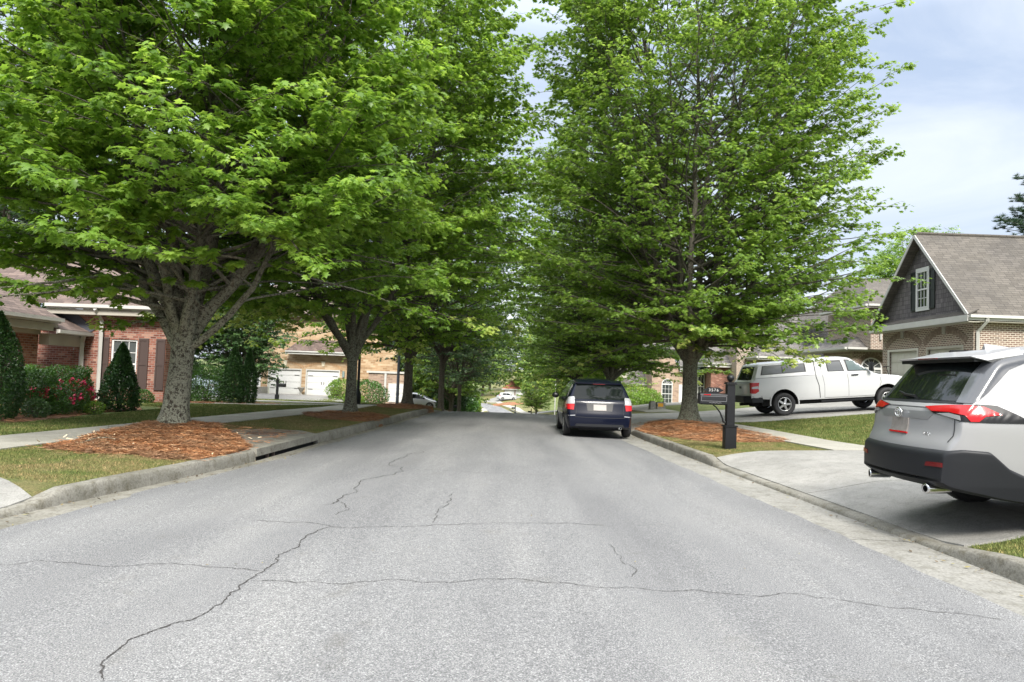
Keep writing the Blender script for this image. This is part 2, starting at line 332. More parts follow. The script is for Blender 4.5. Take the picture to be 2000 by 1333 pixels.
SH_RD = m_shingle('reddish_shingle', [(.085, .060, .052), (.125, .090, .077), (.16, .118, .10)])
SHAKE = m_shingle('shake_siding', [(.095, .086, .092), (.125, .114, .12), (.155, .142, .149)], bw=.17, bh=.19, gap=(.02, .017, .018))
TRIM = plain('white_trim', (.46, .455, .43), .5, noise=.06, nscale=3); TRIM2 = plain('cream_trim', (.36, .34, .29), .6, noise=.08, nscale=2)
WHITE = plain('white_paint', (.58, .58, .57), .45)
BLACKM = plain('black_metal', (.006, .0065, .008), .42, spec=.35, noise=.2, nscale=20)
BLACKS = plain('black_shutter', (.012, .014, .014), .5); BROWNS = plain('brown_shutter', (.055, .035, .03), .6)
def m_pane():
    m, t, b = newmat('window_glass'); p = pos(t); g = noise(t, p, .8, 3, .5)
    t.links.new(ramp(t, g, [(.35, (.018, .022, .024)), (.65, (.075, .085, .085))]), b.inputs['Base Color']); b.inputs['Roughness'].default_value = .06; b.inputs['Specular IOR Level'].default_value = .9; return m
PANE = m_pane()
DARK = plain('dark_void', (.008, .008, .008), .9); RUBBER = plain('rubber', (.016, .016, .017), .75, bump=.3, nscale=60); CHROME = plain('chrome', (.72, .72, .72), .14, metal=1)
ALLOY = plain('alloy', (.50, .50, .50), .3, metal=.85); PLAST = plain('black_cladding', (.011, .012, .0145), .5, spec=.3); GLASSD = plain('tinted_glass', (.006, .008, .008), .05, spec=.22)
GLASSL = plain('light_glass', (.08, .11, .11), .05, spec=.6, coat=.2)
REDL = plain('red_lamp', (.36, .006, .009), .22, spec=.3, coat=.3); REDD = plain('dark_red_lamp', (.11, .006, .008), .2, coat=.3); CLEARL = plain('clear_lamp', (.30, .30, .31), .2, coat=.4, metal=.2)
PSIL = plain('silver_paint', (.285, .285, .29), .38, metal=.2, coat=.4); PWHT = plain('white_car_paint', (.43, .435, .44), .32, coat=.5); PNAV = plain('navy_paint', (.003, .0045, .013), .22, spec=.15, coat=.18)
PLATE = plain('licence_plate', (.22, .20, .185), .4, noise=.15, nscale=30); SEAM = plain('seam', (.02, .02, .022), .8)
RUST = plain('iron_cover', (.10, .075, .062), .8, noise=.3, nscale=40, bump=.5); SLATE = plain('grey_stone', (.27, .265, .235), .9, noise=.3, nscale=12, bump=.6)
ORANGE = plain('orange_label', (.72, .34, .03), .5); TERRA = plain('brown_glaze', (.07, .04, .028), .3, noise=.3, nscale=6); COPPER = plain('copper_green', (.20, .27, .26), .5, metal=.2)
CHIP = m_rnd('wood_chip', [(0, (.40, .30, .18)), (1, (.72, .60, .42))])

# ------------------------------------------------------------ terrain heights
YP = [-40, 26, 30, 34, 45, 60, 80, 100, 120, 140, 170, 185, 220, 400, 900]; ZP = [0, 0, -.055, -.18, -1.0, -2.2, -3.5, -4.4, -4.95, -5.1, -4.8, -4.2, -3, 2, 10]
_yy = np.arange(-40, 900, .5); _zz = np.interp(_yy, YP, ZP); _k = np.hanning(13); _k /= _k.sum(); _zz = np.convolve(np.pad(_zz, 6, 'edge'), _k, 'valid')
def rz(y): return np.interp(y, _yy, _zz)
KLY = [-30, 5, 6.66, 7.62, 9.15, 11.5, 15.7, 21.5, 27.9, 60, 110, 140, 160, 172, 180]; KLX = [-5.2, -4.75, -4.66, -4.55, -4.30, -3.98, -3.78, -3.46, -3.20, -3.2, -3.3, -4.0, -6.5, -10, -30]
KRY = [-30, 4, 5.15, 7.21, 9.17, 13.57, 18.92, 28, 60, 110, 140, 160, 172, 180]; KRX = [4.15, 4.05, 4.02, 3.97, 3.86, 3.64, 3.40, 3.32, 3.3, 2.6, 1.2, -1.4, -5, -12]
def kl(y): return np.interp(y, KLY, KLX)
def kr(y): return np.interp(y, KRY, KRX)
HLY = [-40, 22, 30, 42, 52, 60, 68, 77, 110, 140, 170, 220, 400, 900]; HLZ = [.22, .22, .10, -.3, -.75, -.55, -.9, -2.0, -3.9, -4.9, -4.5, -2.5, 3, 12]
HRY = [-40, 40, 46, 60, 75, 100, 140, 180, 220, 400, 900]; HRZ = [0, 0, -.2, -1.0, -1.9, -3.4, -4.9, -4.1, -2.8, 2, 10]
def tz(x, y):
    x = np.asarray(x, float); y = np.asarray(y, float); a, b = kl(y), kr(y); z0 = rz(y)
    sl = a-x; zl = (1-sstep(sl/5))*(z0+.15+.02*np.clip(sl, 0, 3))+sstep(sl/5)*np.interp(y, HLY, HLZ)
    sr = x-b; g = np.interp(sr, [0, .5, 1.5, 3, 4.6, 16.5, 60], [.13, .15, .18, .22, .28, 1.32, 2.6])
    k = sstep(sr/5); zr = g+(1-k)*z0+k*np.interp(y, HRY, HRZ)
    zr = zr+.07*sstep(sr/1.3)*np.interp(y, [3, 6.6, 13.4, 17], [0, 1, 1, 0])
    kd = np.interp(y, [6.1, 7.0, 13.1, 13.7, 20.3, 21.0, 29.4, 30.1, 36.5, 37.2, 42, 43], [0, 1, 1, 0, 0, 1, 1, 0, 0, 1, 1, 0]); zr = zr-kd*.11*(1-sstep(sr/1.4))
    zl = zl-.85*sstep((y-46)/12)*(1-sstep((y-90)/10))*sstep((x+13.2)/2.5)*sstep(sl/4)
    kd = np.interp(y, [-30, 7.3, 7.8], [1, 1, 0]); zl = zl-kd*.11*(1-sstep(sl/1.4))
    return np.where(sl >= 0, zl, np.where(sr >= 0, zr, z0-.12))
def T(x, y): return float(tz(x, y))

# ground: one sheet to the horizon, cut down under the road
def build_ground():
    ys = np.unique(np.concatenate([np.arange(-12, 40, .35), np.arange(40, 200, 2.5), np.geomspace(200, 900, 24), [-40, -25]]))
    sl = np.concatenate([[.13, .14, .5, 1, 1.6, 2.2, 2.8, 3.4, 4.2, 5], np.arange(6, 40, 2), np.geomspace(42, 700, 14)])
    V = []; row = []
    for y in ys:
        a, b = kl(y), kr(y); xs = list(a-sl[::-1])+[a-.02, (a+b)/2, b+.02]+list(b+sl)
        for x in xs:
            z = T(x, y)
            if a-.1 < x < b+.1: z = float(rz(y))-.14
            elif x > b: z -= .0
            # skirt: the ring right behind the kerb drops under it
            if abs(x-(a-.13)) < 1e-6 or abs(x-(b+.13)) < 1e-6: z = float(rz(y))-.14
            V.append((x, y, z))
        row.append(len(xs))
    n = row[0]; F = []
    for j in range(len(ys)-1):
        for i in range(n-1): F.append((j*n+i, j*n+i+1, (j+1)*n+i+1, (j+1)*n+i))
    o = np_mesh('ground', np.array(V), np.array(F), GRASS, nper=4, smooth=False); meta(o, kind='structure')
build_ground()

def densify(poly, step):
    out = []
    for i in range(len(poly)):
        a = np.array(poly[i], float); b = np.array(poly[(i+1) % len(poly)], float); n = max(1, int(math.ceil(np.linalg.norm(b-a)/step)))
        for k in range(n): out.append(tuple(a+(b-a)*k/n))
    return out
def inpoly(P, poly):
    P = np.asarray(P); x, y = P[:,0], P[:,1]; ins = np.zeros(len(P), bool); n = len(poly)
    for i in range(n):
        x1, y1 = poly[i][:2]; x2, y2 = poly[(i+1) % n][:2]
        c = ((y1 > y) != (y2 > y)); xi = (x2-x1)*(y-y1)/((y2-y1) if y2 != y1 else 1e-9)+x1
        ins ^= c & (x < xi)
    return ins
def cdt(poly, step):
    bd = densify(poly, step); A = np.array(bd); mn, mx_ = A.min(0), A.max(0)
    gx, gy = np.meshgrid(np.arange(mn[0]+step/2, mx_[0], step), np.arange(mn[1]+step/2, mx_[1], step)); G = np.stack([gx.ravel(), gy.ravel()], 1)
    if len(G):
        G = G[inpoly(G, poly)]
        if len(G): d = np.min(np.linalg.norm(G[:,None]-A[None], axis=2), 1); G = G[d > step*.45]
    pts = [Vector(p) for p in bd]+[Vector(p) for p in G]; nb = len(bd)
    vs, es, fs, *_ = delaunay_2d_cdt(pts, [(i, (i+1) % nb) for i in range(nb)], [], 1, 1e-6)
    return [tuple(v) for v in vs], fs, nb
def sheet(name, poly, mat, off=.02, step=.4, skirt=.1, zf=None, parent=None, wob=0, build=True, mb=None, mi=0):
    zf = zf or T
    if wob:
        rr = random.Random(len(poly)*7+int(poly[0][0]*10)); poly = [(p[0]+rr.uniform(-wob, wob), p[1]+rr.uniform(-wob, wob)) for p in densify(poly, .25)]
    vs, fs, nb = cdt(poly, step); mb = mb or MB()
    top = [(p[0], p[1], zf(p[0], p[1])+off) for p in vs]
    A = Vector(vs[fs[0][0]]); 
    def cc(f):
        a, b, c = [vs[i] for i in f[:3]]; return (b[0]-a[0])*(c[1]-a[1])-(b[1]-a[1])*(c[0]-a[0]) > 0
    mb.add(top, [f if cc(f) else f[::-1] for f in fs], mi)
    if skirt:
        ar = sum(poly[i][0]*poly[(i+1) % len(poly)][1]-poly[(i+1) % len(poly)][0]*poly[i][1] for i in range(len(poly)))
        bd = densify(poly, step); m_ = len(bd); w_ = [(p[0], p[1], zf(p[0], p[1])+off) for p in bd]; w2 = [(p[0], p[1], p[2]-skirt) for p in w_]
        mb.add(w_+w2, [((i, m_+i, m_+(i+1) % m_, (i+1) % m_) if ar > 0 else (i, (i+1) % m_, m_+(i+1) % m_, m_+i)) for i in range(m_)], mi)
    if not build: return mb
    return mb.build(name, mat, parent)

# ------------------------------------------------------------ road with its cracks
GW_R = .62; GW_L = .22
def build_road():
    mb = MB(); ys = np.unique(np.concatenate([np.arange(-10, 40, .5), np.arange(40, 176, 2)])); rng = random.Random(3)
    def xs(y):
        a, b = kl(y)+GW_L*(1 if y > 8.4 else 1.6), kr(y)-GW_R*min(1, 1)
        a += .035*math.sin(y*2.1)+.03*math.sin(y*5.3+1); b += .02*math.sin(y*1.7)+.018*math.sin(y*6.1)+.01*math.sin(y*13)
        return np.linspace(a, b, 9)
    V = []
    for y in ys:
        X = xs(y)
        for i, x in enumerate(X): V.append((x, y, float(rz(y))+.004+.035*(1-((i-4)/4)**2)))
    mb.add(V, [(j*9+i, j*9+i+1, (j+1)*9+i+1, (j+1)*9+i) for j in range(len(ys)-1) for i in range(8)], 0, True)
    def zroad(x, y):
        X = xs(y); t = (x-X[0])/(X[-1]-X[0])*2-1; return float(rz(y))+.004+.035*(1-min(1, abs(t))**2)
    def crack(pts, wd, seed):
        rr = random.Random(seed); P = [np.array(p, float) for p in pts]
        for _ in range(5):
            Q = [P[0]]
            for a, b in zip(P, P[1:]):
                L = np.linalg.norm(b-a); n = np.array([-(b-a)[1], (b-a)[0]])/max(L, 1e-6)
                Q += [(a+b)/2+n*rr.gauss(0, L*.085), b]
            P = Q
        V = []; n = len(P)
        for i, p in enumerate(P):
            d = P[min(i+1, n-1)]-P[max(i-1, 0)]; d /= max(np.linalg.norm(d), 1e-6); nn = np.array([-d[1], d[0]])
            ww = wd*.76*(.3+.9*rr.random())*(1 if 3 < i < n-4 else .4)
            for s in (1, -1):
                q = p+nn*s*ww/2; V.append((q[0], q[1], zroad(q[0], q[1])+.0035))
        mb.add(V, [(2*i+1, 2*i+3, 2*i+2, 2*i) for i in range(n-1)], 1)
    for pts, wd, sdd in CRACKS: crack(pts, wd, sdd)
    o = mb.build('road', [ASPH, CRACK]); meta(o, kind='structure')
# crack courses on the ground (metres)
CRACKS = []
CRACKS += [([(-1.77, 3.37), (-1.9, 3.75), (-1.87, 3.99), (-1.71, 4.33), (-1.7, 4.68), (-1.72, 4.91), (-1.68, 5.25), (-1.73, 5.74), (-1.7, 6.28), (-1.6, 6.83)], 0.014, 1),
    ([(-3.53, 5.25), (-3.08, 5.35), (-2.72, 5.28), (-2.41, 5.4), (-2.01, 5.32), (-1.68, 5.25)], 0.01, 2),
    ([(-1.69, 5.02), (-1.14, 5.0), (-0.47, 5.12), (-0.16, 5.24), (0.42, 5.22), (1.3, 5.18), (1.63, 5.11), (2.46, 5.02), (3.06, 4.89), (3.21, 4.82)], 0.01, 3),
    ([(-2.38, 6.98), (-1.75, 6.95), (-1.57, 6.81), (-0.66, 7.06), (0.31, 7.31), (1.06, 7.29)], 0.012, 4),
    ([(-1.95, 7.9), (-1.85, 8.45), (-1.86, 9.32), (-1.89, 9.87), (-1.88, 11.81), (-1.66, 13.96)], 0.018, 5),
    ([(-1.68, 7.37), (-1.65, 7.6), (-1.64, 7.77), (-1.87, 8.17)], 0.011, 6),
    ([(-0.7, 7.13), (-0.71, 7.55), (-0.66, 8.09), (-0.64, 8.98)], 0.012, 7),
    ([(0.87, 6.55), (0.92, 5.88), (0.89, 5.43)], 0.008, 8),
    ([(1.54, 7.72), (1.66, 7.3)], 0.008, 9),
    ([(-1.63, 11.22), (-0.69, 11.05), (0.37, 10.99), (0.97, 10.92)], 0.014, 10)]
build_road()
# ------------------------------------------------------------ kerbs, gutters, walks, drives
def kerb(name, side, y0, y1, hf, gw=0, step=.22, seed=1, label=None, gl=None):
    """side -1 left, +1 right; profile swept along the kerb line"""
    rr = random.Random(seed); n = max(2, int((y1-y0)/step)+1); ys = np.linspace(y0, y1, n); K = kl if side < 0 else kr; mb = MB(); rows = []
    for y in ys:
        x = float(K(y)); z = float(rz(y)); h = hf(y); j = lambda a: rr.uniform(-a, a)
        pr = [(-.0+j(.004), -.02), (.012+j(.005), h*.45), (.022+j(.006), h-.022 if h > .06 else h*.6), (.042+j(.006), h-.003+j(.004)), (.10, h+j(.003)), (.17+j(.008), h+j(.003)), (.19, h-.14)]
        rows.append([(x+side*p[0], y, z+p[1]) for p in pr])
    m = len(rows[0]); V = [p for r in rows for p in r]
    F = [(j*m+i, j*m+i+1, (j+1)*m+i+1, (j+1)*m+i) for j in range(n-1) for i in range(m-1)]
    if side > 0: F = [f[::-1] for f in F]
    mb.add(V, F, 0, True); mb.add(rows[0], [tuple(range(m))]); mb.add(rows[-1], [tuple(range(m))[::-1]])
    o = mb.build(name, KERB, sharp=50); meta(o, kind='structure')
def h_left(y):
    return float(np.interp(y, [-20, 7.25, 7.75, 8.6, 40], [.055, .055, .155, .165, .165]))
def h_right(y):
    return float(np.interp(y, [-20, 6.0, 7.0, 13.1, 13.75, 20.2, 20.9, 29.5, 30.2], [.15, .15, .045, .045, .15, .15, .045, .045, .15]))
kerb('kerb', -1, -8, 11.75, h_left, seed=1); kerb('kerb', -1, 14.95, 29.3, h_left, seed=2)
# cut the long kerb in stones so that the joints read
def cuts(y0, y1, L):
    y = y0
    while y < y1-.5:
        yield y, min(y+L-.012, y1); y += L
for i, (a, b) in enumerate(cuts(-8, 34, 3.05)): kerb('kerb', 1, a, b, h_right, seed=20+i)
kerb('kerb', 1, 34, 150, lambda y: .15, seed=60, step=1.5); kerb('kerb', -1, 36.5, 150, lambda y: .15, seed=61, step=1.5)
def gutter():
    for side, gw, K, rng_ in ((1, GW_R, kr, list(cuts(-8, 34, 3.05))+[(34.01, 60)]), (-1, GW_L, kl, [(-8, 36)])):
        mb = MB()
        for a, b in rng_:
            ys = np.linspace(a, b, int((b-a)/.25)+2); rows = []
            for y in ys:
                x = float(K(y)); z = float(rz(y)); g = gw*1.75 if (side < 0 and y < 8.4) else gw
                rows.append([(x-side*(g+.06), y, z-.012), (x-side*g*.9, y, z+.006), (x-side*g*.4, y, z+.000), (x+side*.03, y, z-.008)])
            m = 4; V = [p for r in rows for p in r]; F = [(j*m+i, j*m+i+1, (j+1)*m+i+1, (j+1)*m+i) for j in range(len(ys)-1) for i in range(m-1)]
            if side > 0: F = [f for f in F]
            else: F = [f[::-1] for f in F]
            mb.add(V, F, 0, True)
        o = mb.build('gutter', GUT if side > 0 else KERB); meta(o, kind='structure')
gutter()
def S(o): return meta(o, kind='structure')
kxl = lambda y, d=.16: (float(kl(y))-d, y); kxr = lambda y, d=.16: (float(kr(y))+d, y)
def zdrv(x, y):       # drives ramp from the low kerb lip to the terrain
    return T(x, y)
# right: near drive under the SUV, in slabs with open joints
for i, P in enumerate([[kxr(6.75), kxr(9.9), (7.2, 9.98), (7.2, 6.85), (5.0, 6.85), (4.4, 6.78)], [kxr(9.92), kxr(13.55), (4.7, 13.92), (6.05, 14.12), (7.2, 14.2), (7.2, 10.0)],
                       [(7.215, 6.85), (7.215, 10.0), (11.5, 10.1), (11.5, 6.9)], [(7.215, 10.02), (7.215, 14.2), (8.4, 14.3), (11.5, 14.4), (11.5, 10.12)]]):
    S(sheet('driveway', P, CONC, .022, .35, zf=zdrv))
# right: the drive under the pickup
for P in [[kxr(20.6), kxr(25), (9.2, 27.2), (9.2, 24.3), (7.2, 23.9), (5.0, 22.6)], [kxr(25.02), kxr(29.9), (9.2, 31.6), (9.2, 27.22)],
          [(9.22, 24.32), (9.22, 31.62), (17.6, 36.2), (17.6, 28.3), (12.2, 25.0)]]:
    S(sheet('driveway', P, CONC, .02, .5, zf=zdrv))
S(sheet('sidewalk', [(6.2, 14.16), (6.22, 17.2), (6.0, 19.2), (5.6, 22.5), (6.9, 23.7), (7.15, 20.5), (7.3, 17.4), (7.35, 14.25)], CONC_W, .028, .4))
S(sheet('sidewalk', [(5.9, 32.0), (6.1, 48), (7.3, 48), (7.2, 31.5)], CONC_W, .028, .8)); S(sheet('driveway', [kxr(37), kxr(42), (16, 46), (16, 40)], CONC, .02, 1, zf=zdrv))
# left: near drive, walk in bays, far walk, concrete at the corner
S(sheet('driveway', [kxl(7.45), kxl(2), (-9, 2), (-9, 7.9), (-5.5, 8.05)], CONC, .02, .35, zf=zdrv))
def walk(cx, y0, y1, wd, L, mat):
    y = y0
    while y < y1:
        e_ = min(y+L, y1); g = .008
        S(sheet('sidewalk', [(cx(y+g)+wd/2, y+g), (cx(e_-g)+wd/2, e_-g), (cx(e_-g)-wd/2, e_-g), (cx(y+g)-wd/2, y+g)], mat, .022, .45, skirt=.06)); y = e_
cxl = lambda y: float(np.interp(y, [8, 10.4, 15.5, 21.5, 26, 31], [-7.75, -7.62, -7.12, -6.35, -5.95, -6.1]))
walk(cxl, 8.1, 31, 1.32, 1.5, CONC_W)
S(sheet('sidewalk', [(-22, 24.0), (-22, 24.9), (-14, 25.6), (-9, 27.6), (-6.7, 31.0), (-6.3, 30.0), (-8.6, 26.5), (-13.8, 24.6)], CONC_W, .03, .6))
S(sheet('side_street', [(-3.3, 32.4), (-3.3, 36.3), (-9, 37.4), (-26, 40.5), (-26, 36.5), (-9, 33.0)], CONC, .03, .8, zf=lambda x, y: T(x, y)*min(1, max(0, (-3.2-x)/1.5))+float(rz(y))*(1-min(1, max(0, (-3.2-x)/1.5)))))
S(sheet('driveway', [(-21.5, 59.6), (-12.6, 61.0), (-11.5, 54.5), (-15.5, 48.5), (-24, 48)], CONC, .05, 1.5))
S(sheet('driveway', [(-9.8, 69.9), (-13, 70), (-12.2, 61.5), (-8.8, 60)], CONC, .05, 1.5))
S(sheet('sidewalk', [(-3.6, 105), (-3.9, 138), (-5.2, 150), (-6.3, 150), (-5.0, 138), (-4.7, 105)], CONC_W, .06, 4))
S(sheet('sidewalk', [(3.4, 118), (.6, 150), (-3.2, 171), (-2.4, 173), (1.9, 152), (4.6, 118)], CONC_W, .06, 4))
S(sheet('driveway', [(-4.4, 170), (-6.2, 174), (-3.5, 180), (2.5, 181), (2.5, 177)], CONC, .07, 3)); S(sheet('driveway', [(2.3, 124), (8, 133), (16, 136), (16, 126), (7, 121)], CONC, .07, 3))

def blob(cx, cy, rx, ry, seed, n=40, rot=0, am=.13):
    rr = random.Random(seed); ph = [rr.uniform(0, 6.3) for _ in range(4)]; out = []
    for i in range(n):
        t = 2*math.pi*i/n; k = 1+am*(math.sin(2*t+ph[0])*.5+math.sin(3*t+ph[1])*.45+math.sin(5*t+ph[2])*.3+math.sin(9*t+ph[3])*.2)
        x, y = rx*k*math.cos(t), ry*k*math.sin(t); out.append((cx+x*math.cos(rot)-y*math.sin(rot), cy+x*math.sin(rot)+y*math.cos(rot)))
    return out
def mulch_bed(poly, cx, cy, hmax, reach, nneedle, seed, label, nl=.16, group=None):
    """straw mound: raised towards (cx, cy), ragged with needles"""
    def zf(x, y):
        d = math.hypot(x-cx, y-cy)/reach; return T(x, y)+hmax*float(sstep(1-d))+.012*math.sin(x*9+y*4)+.01*math.sin(y*13-x*5)
    o = sheet('pine_straw_bed', poly, MULCH, .012, .16 if nneedle > 8000 else .35, .06, zf=zf, wob=.02)
    meta(o, label, 'mulch bed', group)
    rng = np.random.default_rng(seed); A = np.array(poly); mn, mx_ = A.min(0)-.1, A.max(0)+.1; P = rng.uniform(mn, mx_, (nneedle*2, 2))
    sp_ = np.array(poly); P = P[inpoly(P, poly)|(rng.random(len(P)) < .03)][:nneedle]
    d = np.clip(np.hypot(P[:,0]-cx, P[:,1]-cy)/reach, 0, 1); z = tz(P[:,0], P[:,1])+hmax*sstep(1-d)+.012*np.sin(P[:,0]*9+P[:,1]*4)+.01*np.sin(P[:,1]*13-P[:,0]*5)+.012+rng.uniform(.002, .03, len(P))
    a = rng.normal(.2, .9, len(P)); L = rng.uniform(.5, 1.2, len(P))*nl; wd = rng.uniform(.0012, .0032, len(P))*(nl/.16)
    D = np.stack([np.cos(a), np.sin(a), rng.normal(0, .13, len(P))], 1); N = np.stack([-np.sin(a), np.cos(a), rng.normal(0, .5, len(P))], 1); C = np.stack([P[:,0], P[:,1], z], 1)
    V = np.stack([C-D*L[:,None]/2-N*wd[:,None], C-D*L[:,None]/2+N*wd[:,None], C+D*L[:,None]/2+N*wd[:,None], C+D*L[:,None]/2-N*wd[:,None]], 1).reshape(-1, 3)
    F = np.arange(len(V)).reshape(-1, 4); nn = np_mesh('straw', V-np.array([0, 0, 0]), F, NEEDLE, o, {'rnd': rng.random(len(F))}, nper=4); meta(nn, kind='stuff')
    return zf
MB1 = [(-6.62, 10.6), (-5.8, 10.35), (-5.2, 10.45), (-4.75, 10.15), (-4.30, 10.35), (-4.16, 11.1), (-4.14, 12.0), (-4.6, 12.7), (-5.3, 13.6), (-5.7, 14.6), (-6.35, 14.7), (-6.62, 13.5)]
zf1 = mulch_bed(MB1, -6.15, 13.55, .17, 3.4, 48000, 1, 'large orange pine straw bed around the pale trunked maple, left of the storm drain')
zf2 = mulch_bed(blob(-4.55, 21.1, 1.25, 1.6, 5), -4.6, 21.6, .09, 1.7, 5000, 2, 'brownish pine straw bed around the second maple on the left verge')
zf3 = mulch_bed(blob(-4.15, 29.8, 1.1, 2.2, 8), -4.26, 30.6, .10, 2.0, 4000, 3, 'reddish straw bed around the third left maple, at the rounded kerb corner')
zf4 = mulch_bed(blob(5.0, 19.4, 1.45, 3.2, 11, am=.1, rot=.08), 5.35, 22.1, .14, 3.6, 22000, 4, 'orange pine straw bed around the big maple on the right, behind the mailbox')
zf5 = mulch_bed([(-15.6, 13.6), (-11.5, 14.2), (-9.8, 14.6), (-9.7, 16), (-10.2, 18.4), (-10.0, 20.2), (-10.6, 21.3), (-11.6, 22.2), (-15, 22.6)], -13, 18, .05, 4, 6000, 5, 'brown mulch bed under the shrubs and roses beside the red brick house')
zf6 = mulch_bed([(-14.9, 24.9), (-14.9, 24.2), (-12, 25.1), (-9, 27.2), (-8.6, 28.8), (-11.5, 30), (-11.6, 25.2)], -12, 25, .05, 4, 2500, 6, 'red brown mulch strip along the foot of the red brick house wall')
zf7 = mulch_bed(blob(-4.9, 42.5, 1.5, 2.6, 15), -4.2, 42.5, .1, 2.5, 1200, 7, 'distant reddish straw bed at the foot of the slim tree beyond the corner')
zf8 = mulch_bed(blob(-.6, 165, 2.6, 5, 17, rot=.5), -1, 165, .2, 5, 300, 8, 'small red mulch patch beside the far bend of the road', nl=.5)

# ------------------------------------------------------------ grass blades: nobody could count them
def blades(name, poly, dens, h, seed, wd=.006, label='short mown grass', holes=(), zoff=0):
    rng = np.random.default_rng(seed); A = np.array(poly); mn, mx_ = A.min(0), A.max(0); n = int(dens*(mx_[0]-mn[0])*(mx_[1]-mn[1]))
    P = rng.uniform(mn, mx_, (n, 2)); P = P[inpoly(P, poly)]
    for hl in holes: P = P[~inpoly(P, hl)]
    cl = np.sin(P[:,0]*3.1+P[:,1]*1.7)+np.sin(P[:,0]*7.3-P[:,1]*5.1)+np.sin(P[:,1]*9.7+P[:,0]*2)
    P = P[rng.random(len(P)) < .75+.15*cl[:len(P)]]; n = len(P)
    z = tz(P[:,0], P[:,1])-.004+zoff; a = rng.uniform(0, 2*np.pi, n); hh = h*rng.uniform(.45, 1.2, n); lean = rng.uniform(0, .9, n)*hh; b = rng.uniform(0, 2*np.pi, n)
    w_ = wd*rng.uniform(.6, 1.4, n); B = np.stack([P[:,0], P[:,1], z], 1); dx = np.stack([np.cos(a), np.sin(a), 0*a], 1)*w_[:,None]
    tip = B+np.stack([np.cos(b)*lean, np.sin(b)*lean, hh], 1)
    V = np.stack([B-dx, B+dx, tip], 1).reshape(-1, 3); F = np.arange(3*n).reshape(-1, 3)
    o = np_mesh(name, V, F, BLADE, None, {'rnd': rng.random(n)}); meta(o, label, 'grass', kind='stuff')
LV = [kxl(y, .17) for y in np.arange(7.9, 29.5, .5)]+[(cxl(y)+.63, y) for y in np.arange(29.5, 8, -1.0)]
SLAB = [(-3.99, 11.72), (-5.0, 11.95), (-5.62, 13.2), (-5.66, 14.75), (-5.15, 15.5), (-4.4, 15.62), (-3.84, 14.98)]
blades('grass_verge', LV, 7600, .027, 1, .0045, holes=(MB1, SLAB, blob(-4.55, 21.1, 1.25, 1.6, 5), blob(-4.15, 29.8, 1.1, 2.2, 8)), label='patchy grass strip with straw coloured bits along the left kerb')
LL = [(cxl(y)-.67, y) for y in np.arange(8.3, 31, 1.0)]+[(-7.5, 30), (-9, 26.4), (-14, 24.2), (-9.9, 21.6), (-9.7, 18), (-9.6, 14.5), (-14, 13.5), (-14, 8.3)]
blades('grass_lawn', LL, 2600, .045, 2, .008, label='mown green lawn between the left walk and the red brick house')
blades('grass_verge', [kxr(y, .17) for y in np.arange(13.95, 20.5, .5)]+[(5.2, 22.4), (5.55, 22.3), (5.95, 19.2), (6.18, 17.2), (6.15, 14.2), (4.7, 13.98)], 7600, .027, 3, .0045, holes=(blob(5.0, 19.4, 1.45, 3.2, 11, am=.1, rot=.08),), label='worn grass strip around the mailbox post on the right')
blades('grass_lawn', [(7.4, 14.4), (7.35, 17.4), (7.2, 20.5), (7.0, 23.6), (9.2, 24.2), (12.2, 24.9), (17, 28), (17, 14.6), (11.5, 14.5)], 2300, .05, 4, .009, label='green lawn sloping up between the silver car and the pickup')
blades('grass_corner', [kxr(4.3, .17), kxr(6.72, .17), (4.4, 6.75), (5.0, 6.83), (7, 6.82), (7, 4.3)], 8500, .035, 5, .005, label='bright green corner of lawn in the lower right')
blades('grass_lawn', [(-7, 33), (-3.8, 37.5), (-4, 60), (-9, 60), (-24, 47), (-24, 41), (-9, 37.8)], 260, .08, 6, .022, label='far green lawn in front of the tan brick house')
# ------------------------------------------------------------ house kit
class Wall:
    """vertical wall from p0 to p1 (outward side on the right hand), with holes (u0,v0,u1,v1) from z0"""
    def __init__(s, p0, p1, z0, z1): s.a = Vector((*p0, 0)); s.d = (Vector((*p1, 0))-s.a); s.W = s.d.length; s.d.normalize(); s.n = Vector((s.d.y, -s.d.x, 0)); s.z0 = z0; s.z1 = z1
    def pt(s, u, z, out=0): p = s.a+s.d*u+s.n*out; return (p.x, p.y, z)
    def faces(s, mb, holes=(), rev=.1, mi=0, z0=None, z1=None, out=0):
        z0 = s.z0 if z0 is None else z0; z1 = s.z1 if z1 is None else z1
        us = sorted({0, s.W}|{h[0] for h in holes}|{h[2] for h in holes}); zs = sorted({z0, z1}|{h[1] for h in holes}|{h[3] for h in holes})
        for i in range(len(us)-1):
            for j in range(len(zs)-1):
                cu, cz = (us[i]+us[i+1])/2, (zs[j]+zs[j+1])/2
                if any(h[0] < cu < h[2] and h[1] < cz < h[3] for h in holes): continue
                mb.add([s.pt(us[i], zs[j], out), s.pt(us[i+1], zs[j], out), s.pt(us[i+1], zs[j+1], out), s.pt(us[i], zs[j+1], out)], [(0, 1, 2, 3)], mi)
        for (a, b, c, d) in holes:
            q = [(a, b), (c, b), (c, d), (a, d)]
            for k in range(4):
                (u, z), (u2, z2) = q[k], q[(k+1) % 4]; mb.add([s.pt(u, z, out), s.pt(u2, z2, out), s.pt(u2, z2, -rev), s.pt(u, z, -rev)], [(3, 2, 1, 0)], mi)
    def box(s, mb, u0, z0, u1, z1, o0, o1, mi=0):
        P = [s.pt(u, z, o) for o in (o0, o1) for (u, z) in ((u0, z0), (u1, z0), (u1, z1), (u0, z1))]
        mb.add(P, [(0, 3, 2, 1), (4, 5, 6, 7), (0, 1, 5, 4), (1, 2, 6, 5), (2, 3, 7, 6), (3, 0, 4, 7)], mi)
